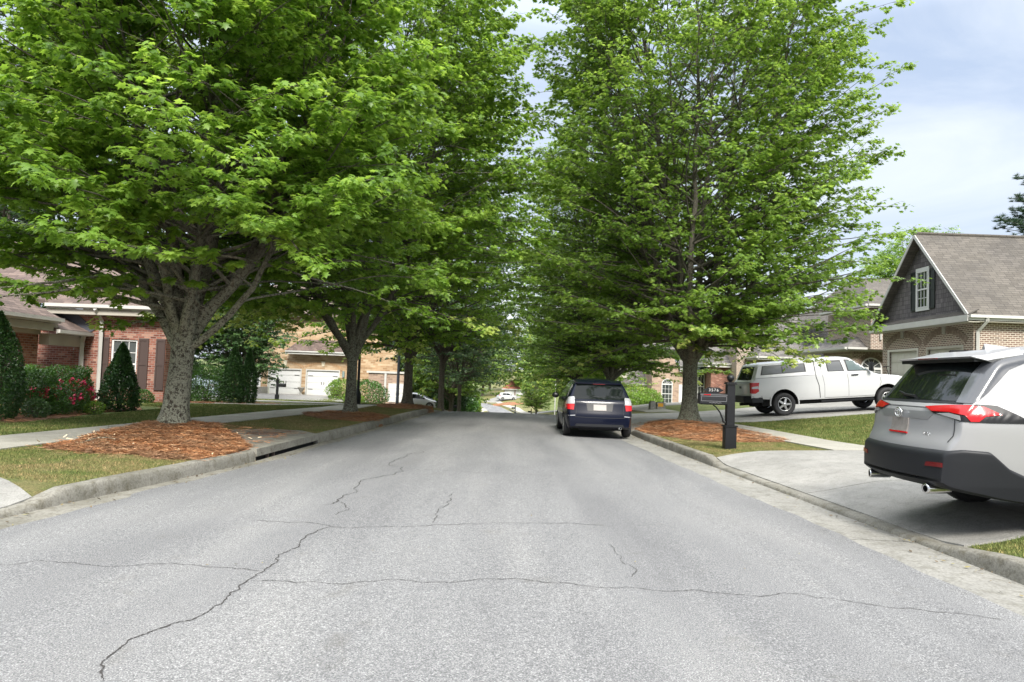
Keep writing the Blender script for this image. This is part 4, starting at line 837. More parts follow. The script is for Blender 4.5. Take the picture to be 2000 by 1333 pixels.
# ------------------------------------------------------------ left: tan brick house with two white garage doors
def house_tan():
    zg = -.58; r = thing('brick_house', 'tan brick house with two white carriage garage doors, left behind the second maple', 'house', (-17, 61, zg)); mb = MB()
    X0, X1, Y = -22.2, -13.1, 61.0; f = Wall((X0, Y), (X1, Y), zg-.5, 5.9); u = lambda x: x-X0
    d1 = (u(-19.95), zg, u(-17.25), zg+2.1); d2 = (u(-16.85), zg, u(-14.1), zg+2.1); dd = (u(-21.45), zg+.55, u(-20.55), zg+2.5)
    f.faces(mb, [d1, d2, dd]); Wall((X1, Y), (X1, 72), zg-.5, 5.9).faces(mb)
    g = Wall((X1+.01, 63.0), (-9.6, 63.0), zg-1.6, 3.2); g.faces(mb); mb.solid([(X1+.01, 63, 3.2), (-9.6, 63, 3.2), (-9.9, 63, 3.6), (X1+.01, 63, 5.0)], (0, .2, 0))
    mb.build('wall', BRICK_T, r)
    for d in (d1, d2): garage_door(f, d[0]+.04, d[1], d[2]-.04, d[3]-.02, r, hard=True)
    for d in (d1, d2):
        km = MB(); uc = (d[0]+d[2])/2; km.solid([f.pt(uc-.1, d[3]+.32, .003), f.pt(uc+.1, d[3]+.32, .003), f.pt(uc+.16, d[3]+.72, .003), f.pt(uc-.16, d[3]+.72, .003)], f.n*.04); km.build('keystone', plain('pale_keystone', (.55, .50, .38), .8), r)
        am = MB(); n = 18; rad = 2.9; half = math.asin(1.45/rad); zc = d[3]+.12-rad*math.cos(half)
        for k in range(n):
            t0, t1 = -half+2*half*k/n, -half+2*half*(k+1)/n-.006; q = [(uc+rr*math.sin(t), zc+rr*math.cos(t)) for rr, t in ((rad, t0), (rad, t1), (rad+.2, t1), (rad+.2, t0))]; am.solid([f.pt(p[0], p[1], .002) for p in q], f.n*.012)
        am.build('brick_arch', plain('tan_arch_brick', (.38, .24, .13), .9, noise=.25, nscale=5), r)
    dr = window(f, dd[0]+.02, dd[1], dd[2]-.02, dd[3]-.02, r, cols=3, rows=3, sash=False, fw=.15); dr.name = 'door'
    slab_roof([[(X0-.6, 60.4, 6.0), (X1+.5, 60.4, 6.0), (X1-3, 66, 9), (X0, 66, 9)]], r, SH_RD); sm_ = MB()
    sm_.solid([(-18.1, 60.98, 3.35), (-13.0, 60.98, 3.35), (-13.0, 60.2, 3.05), (-18.4, 60.2, 3.05)], (0, 0, -.1)); sm_.solid([(-18.4, 60.2, 3.06), (-13.0, 60.2, 3.06), (-13.0, 60.97, 4.0), (-17.4, 60.97, 4.0)], (0, 0, -.06)); sm_.build('pent_roof', SH_RD, r); fascia([(-18.4, 60.2, 3.04), (-13.0, 60.2, 3.04)], r, h=.28)
    st = MB()
    for k in range(4): st.box(-22.0+k*.0, 59.2+k*.35, zg-.1, -20.2, 60.98, zg+.14*(k+1)-.003*k)
    st.build('steps', KEYST, r); sc_ = MB(); sc_.box(-20.18, 59.2, zg-.1, -19.95, 60.97, zg+.6); sc_.build('step_wall', KEYST, r)
    downspout([(-13.2, 60.8, 3.0), (-13.2, 60.9, zg)], r, .16)
    ls = MB(); ls.tube([(-13.75, 60.85, 1.0), (-13.75, 60.85, 1.5)], .1, 6); ls.build('wall_lantern', COPPER, r)
    b2 = MB(); w2 = Wall((-11.9, 62.0), (-8.4, 62.0), zg-1.6, 1.45); d3 = (1.9, zg-.4, 2.95, zg+.65); w2.faces(b2); b2.box(-11.89, 62.02, zg-1.6, -8.41, 62.9, 1.44); b2.build('garage_wall', BRICK_T2, r)
    cm = MB(); w2.box(cm, -.15, 1.452, 3.6, 1.62, -.3, .12); w2.box(cm, 1.35, -.6, 1.52, 1.45, .003, .10); cm.build('cornice', TRIM, r)
    garage_door(w2, 1.75, zg-.35, 3.05, zg+1.15, r, hard=False, o=.05)
house_tan()
# ------------------------------------------------------------ foliage kit
LEAF12 = np.array([(0,0), (-.06,.20), (.06,.27), (.14,.52), (.30,.30), (.46,.34), (.66,.56), (.66,.20), (1.0,0)])
def leaf_template(kind):
    """returns verts (k,3) with x along the leaf, y across, z up; tris"""
    if kind == 'maple':
        h = LEAF12; pts = [tuple(p) for p in h]+[(p[0], -p[1]) for p in h[-2:0:-1]]
        V = [(.33, 0, .06)]+[(x, y, -.16*abs(y)-.18*max(0, x-.4)**1.5+(.02 if i % 2 else 0)) for i, (x, y) in enumerate(pts)]
        n = len(pts); F = [(0, 1+i, 1+(i+1) % n) for i in range(n)]
        F = [f[::-1] for f in F]; return np.array(V, float), np.array(F)
    if kind == 'star':
        pts = [(0,0), (.18,.46), (.36,.24), (.62,.50), (.64,.14), (1,0), (.64,-.14), (.62,-.50), (.36,-.24), (.18,-.46)]
        V = [(x, y, -.2*abs(y)-.12*x) for x, y in pts]; F = [(0,2,1), (0,4,3), (0,3,2), (0,5,4), (0,6,5), (0,7,6), (0,8,7), (0,9,8)]
        return np.array(V, float), np.array(F)
    if kind == 'quad':
        return np.array([(0,0,0), (.5,-.36,-.07), (1,0,-.10), (.5,.36,-.07)], float), np.array([(0,1,2), (0,2,3)])
    if kind == 'oval':
        return np.array([(0,0,0), (.35,-.22,-.03), (.75,-.17,-.06), (1,0,-.10), (.75,.17,-.06), (.35,.22,-.03)], float), np.array([(0,1,2), (0,2,3), (0,3,4), (0,4,5)])
def leaves_mesh(name, C, D, N, size, mat, parent, kind, rnd, young):
    """C positions, D leaf directions, N normals"""
    tv, tf = leaf_template(kind); D = D/np.linalg.norm(D, axis=1)[:,None]; S = np.cross(N, D); S /= np.maximum(np.linalg.norm(S, axis=1), 1e-6)[:,None]; N = np.cross(D, S)
    V = C[:,None]+size[:,None,None]*(tv[None,:,0:1]*D[:,None]+tv[None,:,1:2]*S[:,None]+tv[None,:,2:3]*N[:,None]); k = len(tv); n = len(C)
    F = (tf[None]+np.arange(n)[:,None,None]*k).reshape(-1, 3); m = len(tf)
    return np_mesh(name, V.reshape(-1, 3), F, mat, parent, {'rnd': np.repeat(rnd, m), 'young': np.repeat(young, m)})
def tubes_mesh(name, lines, mat, parent, nside=6):
    """lines: list of (pts (n,3), radii (n,)) swept into one mesh"""
    VV, FF, b = [], [], 0
    for P, rad, ns in lines:
        P = np.asarray(P, float); n = len(P); d = np.gradient(P, axis=0); d /= np.maximum(np.linalg.norm(d, axis=1), 1e-6)[:,None]
        ref = np.where(np.abs(d[:,2:3]) < .9, np.array([[0,0,1.]]), np.array([[1.,0,0]])); ref = np.array([[.13,.99,.05]])+0*d if ns > 8 else ref
        a = np.cross(d, ref); a /= np.maximum(np.linalg.norm(a, axis=1), 1e-6)[:,None]; c = np.cross(d, a); t = np.arange(ns)*2*np.pi/ns
        rr = np.asarray(rad); rr = rr[:,None] if rr.ndim == 1 else rr
        V = P[:,None]+rr[...,None]*(a[:,None]*np.cos(t)[None,:,None]+c[:,None]*np.sin(t)[None,:,None]); VV.append(V.reshape(-1, 3))
        i, k = np.meshgrid(np.arange(n-1), np.arange(ns), indexing='ij'); k2 = (k+1) % ns
        FF.append(np.stack([b+i*ns+k, b+i*ns+k2, b+(i+1)*ns+k2, b+(i+1)*ns+k], -1).reshape(-1, 4)); b += n*ns
    return np_mesh(name, np.concatenate(VV), np.concatenate(FF), mat, parent, nper=4, smooth=True)

from mathutils import noise as mnoise
def make_tree(name, label, loc, seed, H, hf, r0, prof, leafmat, barkmat, kind='star', lsize=.10, n_limb=8, dens=1.0, twig_sp=.3, limbs=None, group=None, flare=1.6, az_noise=.13, tilt0=(22, 52), per=.085, lob=None, droop=.25, top_tilt=10, fine=True, young_amt=1.0, lean=(0, 0), category='tree', leafy=1.0, inner=.22, twin=.3, shift=(0, 0), up=0, clear=None, gap=.08, gs=.60):
    """tapering trunk, ascending limbs, side branches reaching the crown's outline, flat twig sprays of leaves"""
    rg = np.random.default_rng(seed); root = thing(name, label, category, loc, group); pz, pr_ = zip(*prof); ph = rg.uniform(0, 6.28, 8)
    def env(x, y, z):
        x -= shift[0]*max(0, z-3); y -= shift[1]*max(0, z-3); az = math.atan2(y, x); k = 1+az_noise*(math.sin(2*az+ph[0]+z*.35)*.6+math.sin(3*az+ph[1]-z*.8)*.6+math.sin(5*az+ph[2]+z*1.3)*.5+math.sin(z*2.1+ph[3]+az)*.5)
        if lob:
            for (la, lz, lw, lr) in lob:
                da = (az-R(la)+math.pi) % (2*math.pi)-math.pi; k += lr*math.exp(-(da/.55)**2-((z-lz)/lw)**2)
        return float(np.interp(z, pz, pr_, left=0, right=0))*k
    lines = []; LC, LD, LO, LY = [], [], [], []
    # trunk with root flare
    nh = 16; hs = np.linspace(-.25, hf+.5, nh); ns = 20; th = np.arange(ns)*2*np.pi/ns; tr = []
    for h in hs:
        fl = 1+(flare-1)*math.exp(-max(h, -.1)/.22); lob_ = 1+(.13*math.exp(-max(h, 0)/.35)+.03)*(np.sin(5*th+ph[4])+.6*np.sin(3*th+ph[5]))+.015*np.sin(9*th+h*7)
        up = 1+.22*max(0, (h-hf+.5)/1.0); tr.append(r0*fl*lob_*(1-.10*max(h, 0)/hf)*up*(1 if h < hf+.1 else .62))
    lines.append((np.stack([lean[0]*np.clip(hs, 0, 9)*.25, lean[1]*np.clip(hs, 0, 9)*.1, hs], 1), np.array(tr), ns))
    base = np.array([lean[0]*hf*.25, lean[1]*hf*.1, hf-.05])
    spec = limbs or []
    if not limbs:
        for i in range(n_limb):
            spec.append((360*i/n_limb+rg.uniform(-16, 16), rg.uniform(*tilt0), rg.uniform(.74, 1.0)*H, r0*rg.uniform(.42, .62)))
        spec.append((rg.uniform(0, 360), 5, H, r0*.66)); spec.append((rg.uniform(0, 360), 12, H*.97, r0*.6))
    def curve(p, d, L, bend, step, wob):
        out = [p.copy()]; d = d.copy()
        for _ in range(max(2, int(L/step))):
            d = d+bend*step+rg.normal(0, wob, 3)*step; d /= np.linalg.norm(d); p = p+d*step; out.append(p.copy())
        return np.array(out), d
    for (az, tilt, zt, rad) in spec:
        a = R(az); p = base+np.array([math.cos(a), math.sin(a), 0])*r0*.35+np.array([0, 0, rg.uniform(-.25, .25)]); t = R(tilt); pts = [p.copy()]; k = 0
        while p[2] < zt*.985 and k < 80:
            tt = t+(R(top_tilt)-t)*min(1, k*.35/4.0); dd = np.array([math.sin(tt)*math.cos(a), math.sin(tt)*math.sin(a), math.cos(tt)])+rg.normal(0, .07, 3)
            q = p+dd*.35; e_ = env(q[0], q[1], q[2])
            if math.hypot(q[0], q[1]) > e_*.84 and q[2] > hf+1.5:
                q[:2] *= (e_*.84)/max(math.hypot(q[0], q[1]), .01)
                if e_ < .15: break
            a += rg.normal(0, .05); p = q; pts.append(p.copy()); k += 1
        P = np.array(pts); n = len(P); 
        if n < 4: continue
        rd = rad*(1-np.linspace(0, 1, n)**.8*.93); rd[0] *= 1.15; lines.append((P, np.maximum(rd, .008), 9))
        L_ = n*.35
        i = 1; side = rg.uniform(0, 6.28)
        while i < n:
            side += 2.4+rg.normal(0, .4); s = i/n; z = P[i][2]
            if z > hf+.25 and rg.random() < .96*dens+.05:
                ra = math.hypot(P[i][0], P[i][1]); out_a = math.atan2(P[i][1], P[i][0]) if ra > .4 else side
                ba = out_a+((side+math.pi) % (2*math.pi)-math.pi)*(.62 if ra > .6 else 1); bt = R(rg.uniform(50, 88)-28*s+(8 if z < hf+1.6 else 0)-up*(1 if z > hf+2 else 0))
                d0 = np.array([math.sin(bt)*math.cos(ba), math.sin(bt)*math.sin(ba), math.cos(bt)]); L = 0; q = P[i].copy()
                while L < 4.9:
                    q = q+d0*.25; L += .25
                    if math.hypot(q[0]-shift[0]*max(0, q[2]-3), q[1]-shift[1]*max(0, q[2]-3)) > env(q[0], q[1], q[2]) or q[2] > pz[-1]: break
                L *= rg.uniform(.80, 1.0)
                if clear and z < clear[2] and abs((ba-R(clear[0])+math.pi) % (2*math.pi)-math.pi) < R(clear[1]): L = 0
                if L > .35:
                    B, dl = curve(P[i], d0, L, np.array([0, 0, -droop*.35]), .25, .18); m = len(B); br = max(.008, rd[i]*.42); 
                    lines.append((B, np.linspace(br, .005, m), 5)); nt_ = max(2, int(L*(1-inner)/twig_sp*1.55)); sg = 1
                    for q_ in range(nt_+1):
                        f = 1 if q_ == nt_ else inner+(1-inner)*(q_+rg.uniform(0, .8))/nt_; f = min(f, 1); ii = min(m-1, f*(m-1)); i0 = int(ii); bp = B[i0]+(B[min(i0+1, m-1)]-B[i0])*(ii-i0)
                        bd = B[min(i0+1, m-1)]-B[max(i0-1, 0)]; ang = math.atan2(bd[1], bd[0])+sg*R(rg.uniform(30, 72))*(1 if f < .97 else .2); sg = -sg
                        nv = mnoise.noise(Vector((bp[0]*gs+seed, bp[1]*gs, bp[2]*gs*1.35)))
                        if nv < -gap and f < .86 and rg.random() < .80: continue
                        tl = (.95-.45*f)*rg.uniform(.6, 1.25)*(1 if f < .97 else .8); el = rg.uniform(-.08, .38)
                        td = np.array([math.cos(ang)*math.cos(el), math.sin(ang)*math.cos(el), math.sin(el)]); TP, _ = curve(bp, td, tl, np.array([0, 0, -droop]), .2, .2)
                        if fine: lines.append((TP, np.linspace(.006, .002, len(TP)), 3))
                        nl = max(8 if f > .86 else 3, int(tl/per*2*leafy*(1.15+.6*nv)*(2.0 if f == 1 else 1))); tt = np.sort(rg.random(nl)**.8); tt[-3:] = 1
                        j = tt*(len(TP)-1); j0 = np.minimum(j.astype(int), len(TP)-2); pp = TP[j0]+(TP[j0+1]-TP[j0])*(j-j0)[:,None]
                        la = math.atan2(td[1], td[0])+np.where(np.arange(nl) % 2, 1, -1)*rg.uniform(.2, 1.5, nl)*np.where(tt > .97, .5, 1)
                        dr = rg.normal(-.35, .30, nl)-droop*.5; ld = np.stack([np.cos(la)*np.cos(dr), np.sin(la)*np.cos(dr), np.sin(dr)], 1)
                        pp = pp+ld*rg.uniform(.01, .07, nl)[:,None]+rg.normal(0, .02 if f < 1 else .05, (nl, 3))
                        LC.append(pp); LD.append(ld); e_ = max(env(bp[0], bp[1], bp[2]), .3); rel = math.hypot(pp[-1][0], pp[-1][1])/e_
                        LY.append(np.clip((tt**3)*(.55*(rg.random()**2)+.30)*max(0, rel-.25)*1.5*young_amt+rg.normal(0, .08, nl), 0, 1)); LO.append(np.clip(rg.normal(.48, .15)+.5*nv+rg.normal(0, .22, nl), 0, 1))
            i += 0 if rg.random() < twin else 1
    trunk = tubes_mesh('trunk', lines, barkmat, root)
    C = np.concatenate(LC); D = np.concatenate(LD); n = len(C)
    N = np.stack([rg.normal(0, .28, n), rg.normal(0, .28, n), np.ones(n)], 1)+np.stack([D[:,0], D[:,1], 0*D[:,0]], 1)*.25
    leaves_mesh('crown', C, D, N, lsize*rg.uniform(.62, 1.18, n), leafmat, root, kind, np.concatenate(LO), np.concatenate(LY))
    print('TREE', name, 'leaves', n, 'lines', len(lines))
    return root

LEAF_M = m_leaf('maple_leaf', (.074, .148, .020), (.150, .270, .037), (.25, .385, .070), (.38, .47, .12), trans=.5)
LEAF_R = m_leaf('maple_leaf_right', (.076, .145, .022), (.152, .265, .042), (.25, .375, .078), (.38, .45, .13), trans=.5)
LEAF_D = m_leaf('dark_leaf', (.028, .065, .022), (.055, .115, .034), (.095, .175, .052), (.15, .22, .07), trans=.22)
LEAF_Y = m_leaf('yellow_green_leaf', (.070, .135, .02), (.135, .235, .034), (.21, .32, .055), (.36, .40, .09))
LEAF_S = m_leaf('shrub_leaf', (.022, .066, .012), (.045, .12, .018), (.085, .19, .028), (.17, .28, .05), trans=.2, gloss=.35)
LEAF_C = m_leaf('conifer_scale', (.016, .05, .013), (.032, .088, .018), (.06, .13, .026), (.10, .17, .04), trans=.12, gloss=.5)
LEAF_P = m_leaf('pine_leaf', (.012, .035, .014), (.022, .055, .022), (.035, .075, .03), (.06, .1, .04), trans=.1)
BARK_L = m_bark('maple_bark', (.035, .028, .02), (.125, .102, .075), (.40, .40, .31), .95, .8, thr=.44)
BARK_R = m_bark('maple_bark_grey', (.045, .038, .03), (.14, .12, .095), (.33, .35, .26), .7, 1.1)
BARK_F = m_bark('bark_far', (.05, .04, .032), (.13, .105, .08), (.22, .21, .15), .5, .8)

T1 = make_tree('maple_tree', 'nearest maple with thick pale lichen covered trunk, on the left by the storm drain', (-6.22, 13.8, T(-6.2, 13.8)+.10), 11, 13.5, 1.75, .218,
    [(2.0, 1.2), (2.35, 4.5), (3.2, 5.2), (4.6, 5.0), (6, 4.5), (8, 4.0), (10.5, 3.0), (13.6, .6)], LEAF_M, BARK_L, 'maple', .115, dens=1.0, twig_sp=.30, per=.075, flare=1.55, az_noise=.10, leafy=1.5, twin=.42,
    limbs=[(4, 50, 9.5, .125), (20, 36, 12, .10), (95, 28, 12, .11), (140, 38, 9.5, .10), (182, 36, 9.0, .11), (215, 24, 12, .12), (255, 34, 8.5, .09), (295, 32, 9.5, .09), (345, 58, 7.5, .075), (60, 10, 13.4, .14), (190, 5, 13.4, .15), (320, 12, 12.8, .12)],
    lob=[(-50, 3.9, 1.3, .10), (-100, 4.4, 1.4, .13), (-150, 2.6, .8, .22)], droop=.28, young_amt=.5, clear=(-28, 66, 3.1), up=6, lean=(.25, 0))
T2 = make_tree('maple_tree', 'second maple on the left verge with dark forked trunk, in front of the tan garage', (-4.66, 21.7, T(-4.6, 21.7)+.08), 22, 15.5, 1.85, .155,
    [(2.8, 2.0), (3.3, 4.4), (4.2, 5.4), (6, 5.8), (8, 6.1), (10, 6.1), (12, 4.9), (14, 2.8), (15.8, .6)], LEAF_M, BARK_R, 'star', .125, n_limb=9, twig_sp=.32, per=.08, droop=.3, leafy=1.25, twin=.38, young_amt=.55, up=8, lob=[(0, 9.6, 1.8, .16)])
TR = make_tree('maple_tree', 'large maple with open limbs on the right verge, behind the black mailbox', (5.42, 22.4, T(5.4, 22.4)+.12), 35, 17, 2.0, .225,
    [(2.2, 2.6), (2.8, 6.0), (3.8, 7.1), (5.2, 7.5), (6.5, 7.1), (7.6, 6.2), (8.8, 5.1), (10, 5.2), (12, 5.1), (14, 4.4), (17.2, 1.4)], LEAF_R, BARK_R, 'star', .125, n_limb=11, tilt0=(24, 56), twig_sp=.36, per=.088, az_noise=.12, droop=.10, leafy=1.2, twin=.42, young_amt=.7, up=16, shift=(.03, 0))
T3 = make_tree('maple_tree', 'third maple on the left verge, at the rounded kerb corner', (-4.28, 31.0, T(-4.3, 31)+.08), 41, 15, 2.0, .19,
    [(2.4, 2.6), (3, 4.8), (4.5, 5.8), (7, 6.1), (10, 5.6), (12.5, 3.8), (15.2, .6)], LEAF_M, BARK_F, 'quad', .17, n_limb=8, twig_sp=.42, per=.11, fine=False, leafy=1.2, twin=.3, up=8)
def place(src, label, x, y, s=1.0, rot=0, dz=0, group=None, zs=None):
    c = copy_tree(src); c.location = (x, y, T(x, y)+dz); c.rotation_euler.z = R(rot); c.scale = (s, s, zs or s); c['label'] = label
    if group: c['group'] = group
    elif 'group' in c: del c['group']
    return c
T4 = make_tree('shade_tree', 'slim dark green tree on a straw bed beyond the silver car, left of the road', (-3.95, 42.5, T(-3.95, 42.5)+.06), 51, 12, 2.9, .17,
    [(2.6, 1.4), (4, 3.6), (6, 5.2), (8, 5.2), (10, 4), (12.2, 1)], LEAF_D, BARK_F, 'quad', .19, n_limb=7, twig_sp=.45, per=.12, fine=False, flare=1.3)
T5 = make_tree('shade_tree', 'yellow green leafy tree beside the far left side of the road', (-4.9, 62, T(-4.9, 62)), 61, 11, 1.6, .2,
    [(1.4, 1.6), (2.4, 3.2), (5, 4.2), (8, 3.8), (11.2, .8)], LEAF_Y, BARK_F, 'quad', .26, n_limb=7, twig_sp=.5, per=.14, fine=False)
TB = make_tree('wood_tree', 'tall dark broadleaf tree behind the red brick house roof', (-20, 44, T(-20, 44)), 71, 17, 2.5, .3,
    [(2, 3), (4, 5.5), (8, 6.5), (12, 5.5), (17.5, 1)], LEAF_D, BARK_F, 'quad', .34, n_limb=7, twig_sp=.62, per=.2, fine=False)
place(TR, 'maple behind the navy car roof, second in the right verge row', 4.9, 36.5, .92, 80)
place(T3, 'maple seen left of the navy car roof, third in the right verge row', 4.75, 50, .95, 200)
place(TB, 'mid dark tree right behind the pale maple trunk, over the hedge', -15.5, 43, .42, 10); place(T4, 'dark leafy tree behind the arborvitae pair', -18.5, 50, .7, 200)
G = 'trees far down the road'
place(T5, 'small round street tree left of the pole, nearer of two by the far drive', 4.0, 112, .62, 40, .1); place(T5, 'small round street tree at the far drive, right behind its twin', 4.8, 132, .62, 130, .1)
place(T4, 'thin grey trunked tree at the far road edge, left, in front of the dark thicket', -3.62, 53, .8, 70)
place(TB, 'dark spreading tree over the far left thicket', -8.5, 74, .8, 60); place(TB, 'dark tree behind the far thicket, filling the gap over the side street', -9.8, 92, .95, 200)
place(TB, 'broad dark tree left of the tan garage, behind the arborvitae', -24, 48, .55, 10)
place(TB, 'tall dark tree rising behind the tan brick house', -19, 80, 1.1, 150); place(TB, 'dark tree above the pale side garage of the tan house', -12, 84, 1.0, 260)
place(T5, 'bright green tree right of the far road, above the white pole', 8.5, 118, 1.5, 20); place(T5, 'light green tree beyond the far bend, right of the red roofed garage', 3.8, 186, 1.7, 220, -1)
place(T5, 'pale green tree left of the far white car', -7, 190, 1.5, 100); place(TB, 'large dark tree on the far hill beyond the road bend', -6, 215, 1.2, 30)
place(TB, 'wide dark tree on the skyline right of the far bend', 9, 225, 1.2, 310); place(TB, 'wide dark tree on the skyline left of the far bend', -22, 205, 1.2, 70)
place(T5, 'light green tree at the roadside behind the navy car mirror', 6.6, 74, 1.0, 160); place(T5, 'soft green tree between the pale porch house and the road', 7.2, 98, 1.2, 300)
place(TB, 'dark tree behind the far right gabled house', 20, 112, 1.2, 90); place(TB, 'dark tree behind the beige house, over its grey roof', 25, 96, 1.0, 170)
place(T3, 'green tree behind the hip roofs, showing above the brown brick house', 25, 64, .62, 90); place(T3, 'bright tree top peeking over the gable ridge', 33.8, 60, .97, 20)
place(T4, 'small tree top just right of the gable peak', 37.2, 60, .98, 20)
place(TB, 'dark tree behind the red house, far left edge', -34, 46, 1.0, 100); place(TB, 'dark tree filling behind the red roof', -27, 38, .9, 320)

# the pine at the right edge: bare bits of trunk, flat tufts
def pine(label, x, y, h, seed):
    rg = np.random.default_rng(seed); root = thing('pine_tree', label, 'tree', (x, y, T(x, y)-.1)); lines = [(np.stack([np.zeros(8), np.zeros(8), np.linspace(0, h, 8)], 1), np.linspace(.28, .04, 8), 8)]; C, D = [], []
    for z in np.linspace(h*.42, h, 34):
        L = (h-z)*.42+1.0+rg.uniform(-.4, .8)
        for _ in range(3):
            a = rg.uniform(0, 6.28); P = np.array([[math.cos(a)*L*t, math.sin(a)*L*t, z+L*.25*t**1.5] for t in np.linspace(0, 1, 5)]); lines.append((P, np.linspace(.05, .012, 5), 4))
            for t in (.45, .65, .8, .92, 1.0):
                for _k in range(3):
                    c = np.array([math.cos(a)*L*t, math.sin(a)*L*t, z+L*.25*t**1.5])+rg.normal(0, .22, 3)*[1, 1, .5]; d = rg.normal(0, 1, (46, 3)); d[:,2] = np.abs(d[:,2])*.7; d /= np.linalg.norm(d, axis=1)[:,None]; C.append(c+d*.03); D.append(d)
    tubes_mesh('trunk', lines, BARK_F, root); C = np.concatenate(C); D = np.concatenate(D); n = len(C); N = rg.normal(0, 1, (n, 3)); tvs = rg.uniform(.22, .34, n)
    leaves_mesh('crown', C, D, N, tvs, LEAF_P, root, 'needle', rg.random(n), np.zeros(n)); return root
_lt = leaf_template
def leaf_template(kind):
    if kind == 'needle': return np.array([(0, -.05, 0), (0, .05, 0), (1, 0, 0)], float), np.array([(0, 1, 2)])
    return _lt(kind)
pine('dark pine rising behind the roof at the far right edge', 40.4, 56, 17.0, 5)

# ------------------------------------------------------------ shrubs
def shrub(name, label, x, y, w_, d_, h, shape, mat, n, ls, seed, cat='shrub', group=None, kind='oval', z=None, young=.4, stem=True, flowers=None):
    rg = np.random.default_rng(seed); root = thing(name, label, cat, (x, y, T(x, y) if z is None else z), group); m = int(n*1.0); ph = rg.uniform(0, 6.28, 6)
    u = rg.uniform(0, 1, m)**.85; a = rg.uniform(0, 2*np.pi, m)
    if shape == 'cone': rr = np.clip(np.minimum(1, .62+u*3.2)*(1-u**1.5)**.85, .02, 1); vz = u
    elif shape == 'column': rr = np.minimum(1, .75+u*1.5)*(1-np.clip(u-.35, 0, 1)**1.7*2.0).clip(.03); vz = u
    elif shape == 'box': e_ = 5; rr = (1-np.abs(2*u-1)**e_)**(1/e_)*.98; rr = np.maximum(rr, rg.random(m)**.5*(u > .93)); vz = u
    else: v = rg.uniform(-.75, 1, m); vz = (v+.75)/1.75; rr = np.sqrt(1-np.clip(v, -1, 1)**2)
    lump = 1+.07*np.sin(3*a+ph[0]+vz*5)+.06*np.sin(5*a+ph[1]-vz*9)+.05*np.sin(8*a+vz*14+ph[2])+.04*np.sin(vz*22+a*2)
    dep = 1-rg.random(m)**2.2*.35; k = rr*lump*dep; P = np.stack([np.cos(a)*k*w_/2, np.sin(a)*k*d_/2, vz*h*(.97+.05*np.sin(4*a+ph[3]))+.02], 1)
    O = np.stack([np.cos(a), np.sin(a), (vz-.35)*1.3], 1); Dm = O*.7+rg.normal(0, .55, (m, 3))+np.array([0, 0, .25 if shape in ('cone', 'column') else .1]); N = O+rg.normal(0, .5, (m, 3))+np.array([0, 0, .4])
    ra = np.clip(.45+.25*np.sin(6*a+vz*10+ph[4])*.5+rg.normal(0, .2, m), 0, 1)
    fo = leaves_mesh('foliage', P, Dm, N, ls*rg.uniform(.6, 1.2, m), mat, root, kind, ra, np.clip(rg.random(m)**3*young*2*vz, 0, 1))
    sm = MB(); c = [0, 0, 0]
    for k_ in range(5): t = k_*1.26+seed; sm.tube([(0, 0, -.05), (math.cos(t)*w_*.12, math.sin(t)*d_*.12, h*.35), (math.cos(t)*w_*.22, math.sin(t)*d_*.22, h*.62)], [.03, .018, .006], 5)
    sm.build('stem', BARK_F, root, world=False)
    if flowers:
        nf, fc = flowers
        for _ in range(nf):
            fm = MB()
            b = rg.uniform(0, 6.28); zz = rg.uniform(.45, 1.0); q = math.sqrt(max(.05, 1-((zz-.42)/.62)**2)); c0 = Vector((math.cos(b)*q*w_*.5, math.sin(b)*q*d_*.5, zz*h)); 
            for _p in range(9):
                dd = Vector(rg.normal(0, 1, 3)).normalized(); pc = c0+dd*.028+Vector(rg.normal(0, .03, 3)); t1 = dd.orthogonal().normalized()*.042; t2 = dd.cross(t1).normalized()*.040; fm.add([pc-t1, pc-t2+dd*.012, pc+t1, pc+t2+dd*.012], [(0, 1, 2, 3)])
            fm.build('flower', fc, root, world=False)
    return root
ROSE = plain('rose_petal', (.56, .02, .085), .5, noise=.35, nscale=15)
shrub('conical_evergreen', 'tall dark columnar evergreen at the left edge of the photo', -10.55, 15.2, .95, .95, 2.15, 'column', LEAF_C, 11000, .055, 1, 'conifer', kind='quad')
shrub('conical_evergreen', 'dark cone shaped evergreen right of the red roses', -10.2, 19.4, 1.0, 1.0, 1.72, 'cone', LEAF_C, 14000, .055, 2, 'conifer', kind='quad')
shrub('trimmed_bush', 'boxy clipped hedge bush next to the tall evergreen at the left edge', -10.95, 16.8, 1.1, 1.1, 1.02, 'box', LEAF_S, 9000, .055, 3); shrub('trimmed_bush', 'wide clipped hedge bush in front of the porch downspout', -11.6, 19.0, 1.7, 1.2, 1.1, 'box', LEAF_S, 11000, .055, 4)
for i, (x, y, w_, h, nf, lb) in enumerate([(-10.5, 17.0, .85, 0.78, 14, 'red rose bush with few blooms, leftmost of the rose bushes'), (-10.6, 17.9, 1.0, 0.78, 30, 'red rose bush with the densest blooms, centre of the rose bushes'), (-11.0, 18.7, .9, 0.85, 26, 'red rose bush against the cone evergreen, rightmost of the rose bushes')]):
    shrub('rose_bush', lb, x, y, w_, .9, h, 'round', LEAF_S, 3600, .05, 10+i, 'rose bush', 'red rose bushes in the left bed', flowers=(nf, ROSE))
shrub('small_shrub', 'small yellow green shrub in front of the roses', -10.0, 17.9, .42, .42, .28, 'round', LEAF_Y, 900, .05, 15); shrub('small_shrub', 'brownish low shrub at the foot of the columnar evergreen', -10.2, 16.0, .5, .5, .4, 'round', LEAF_D, 900, .05, 16)
shrub('boxwood_ball', 'small round boxwood under the brown shuttered window', -12.05, 24.4, .62, .62, .42, 'round', LEAF_S, 2600, .045, 17)
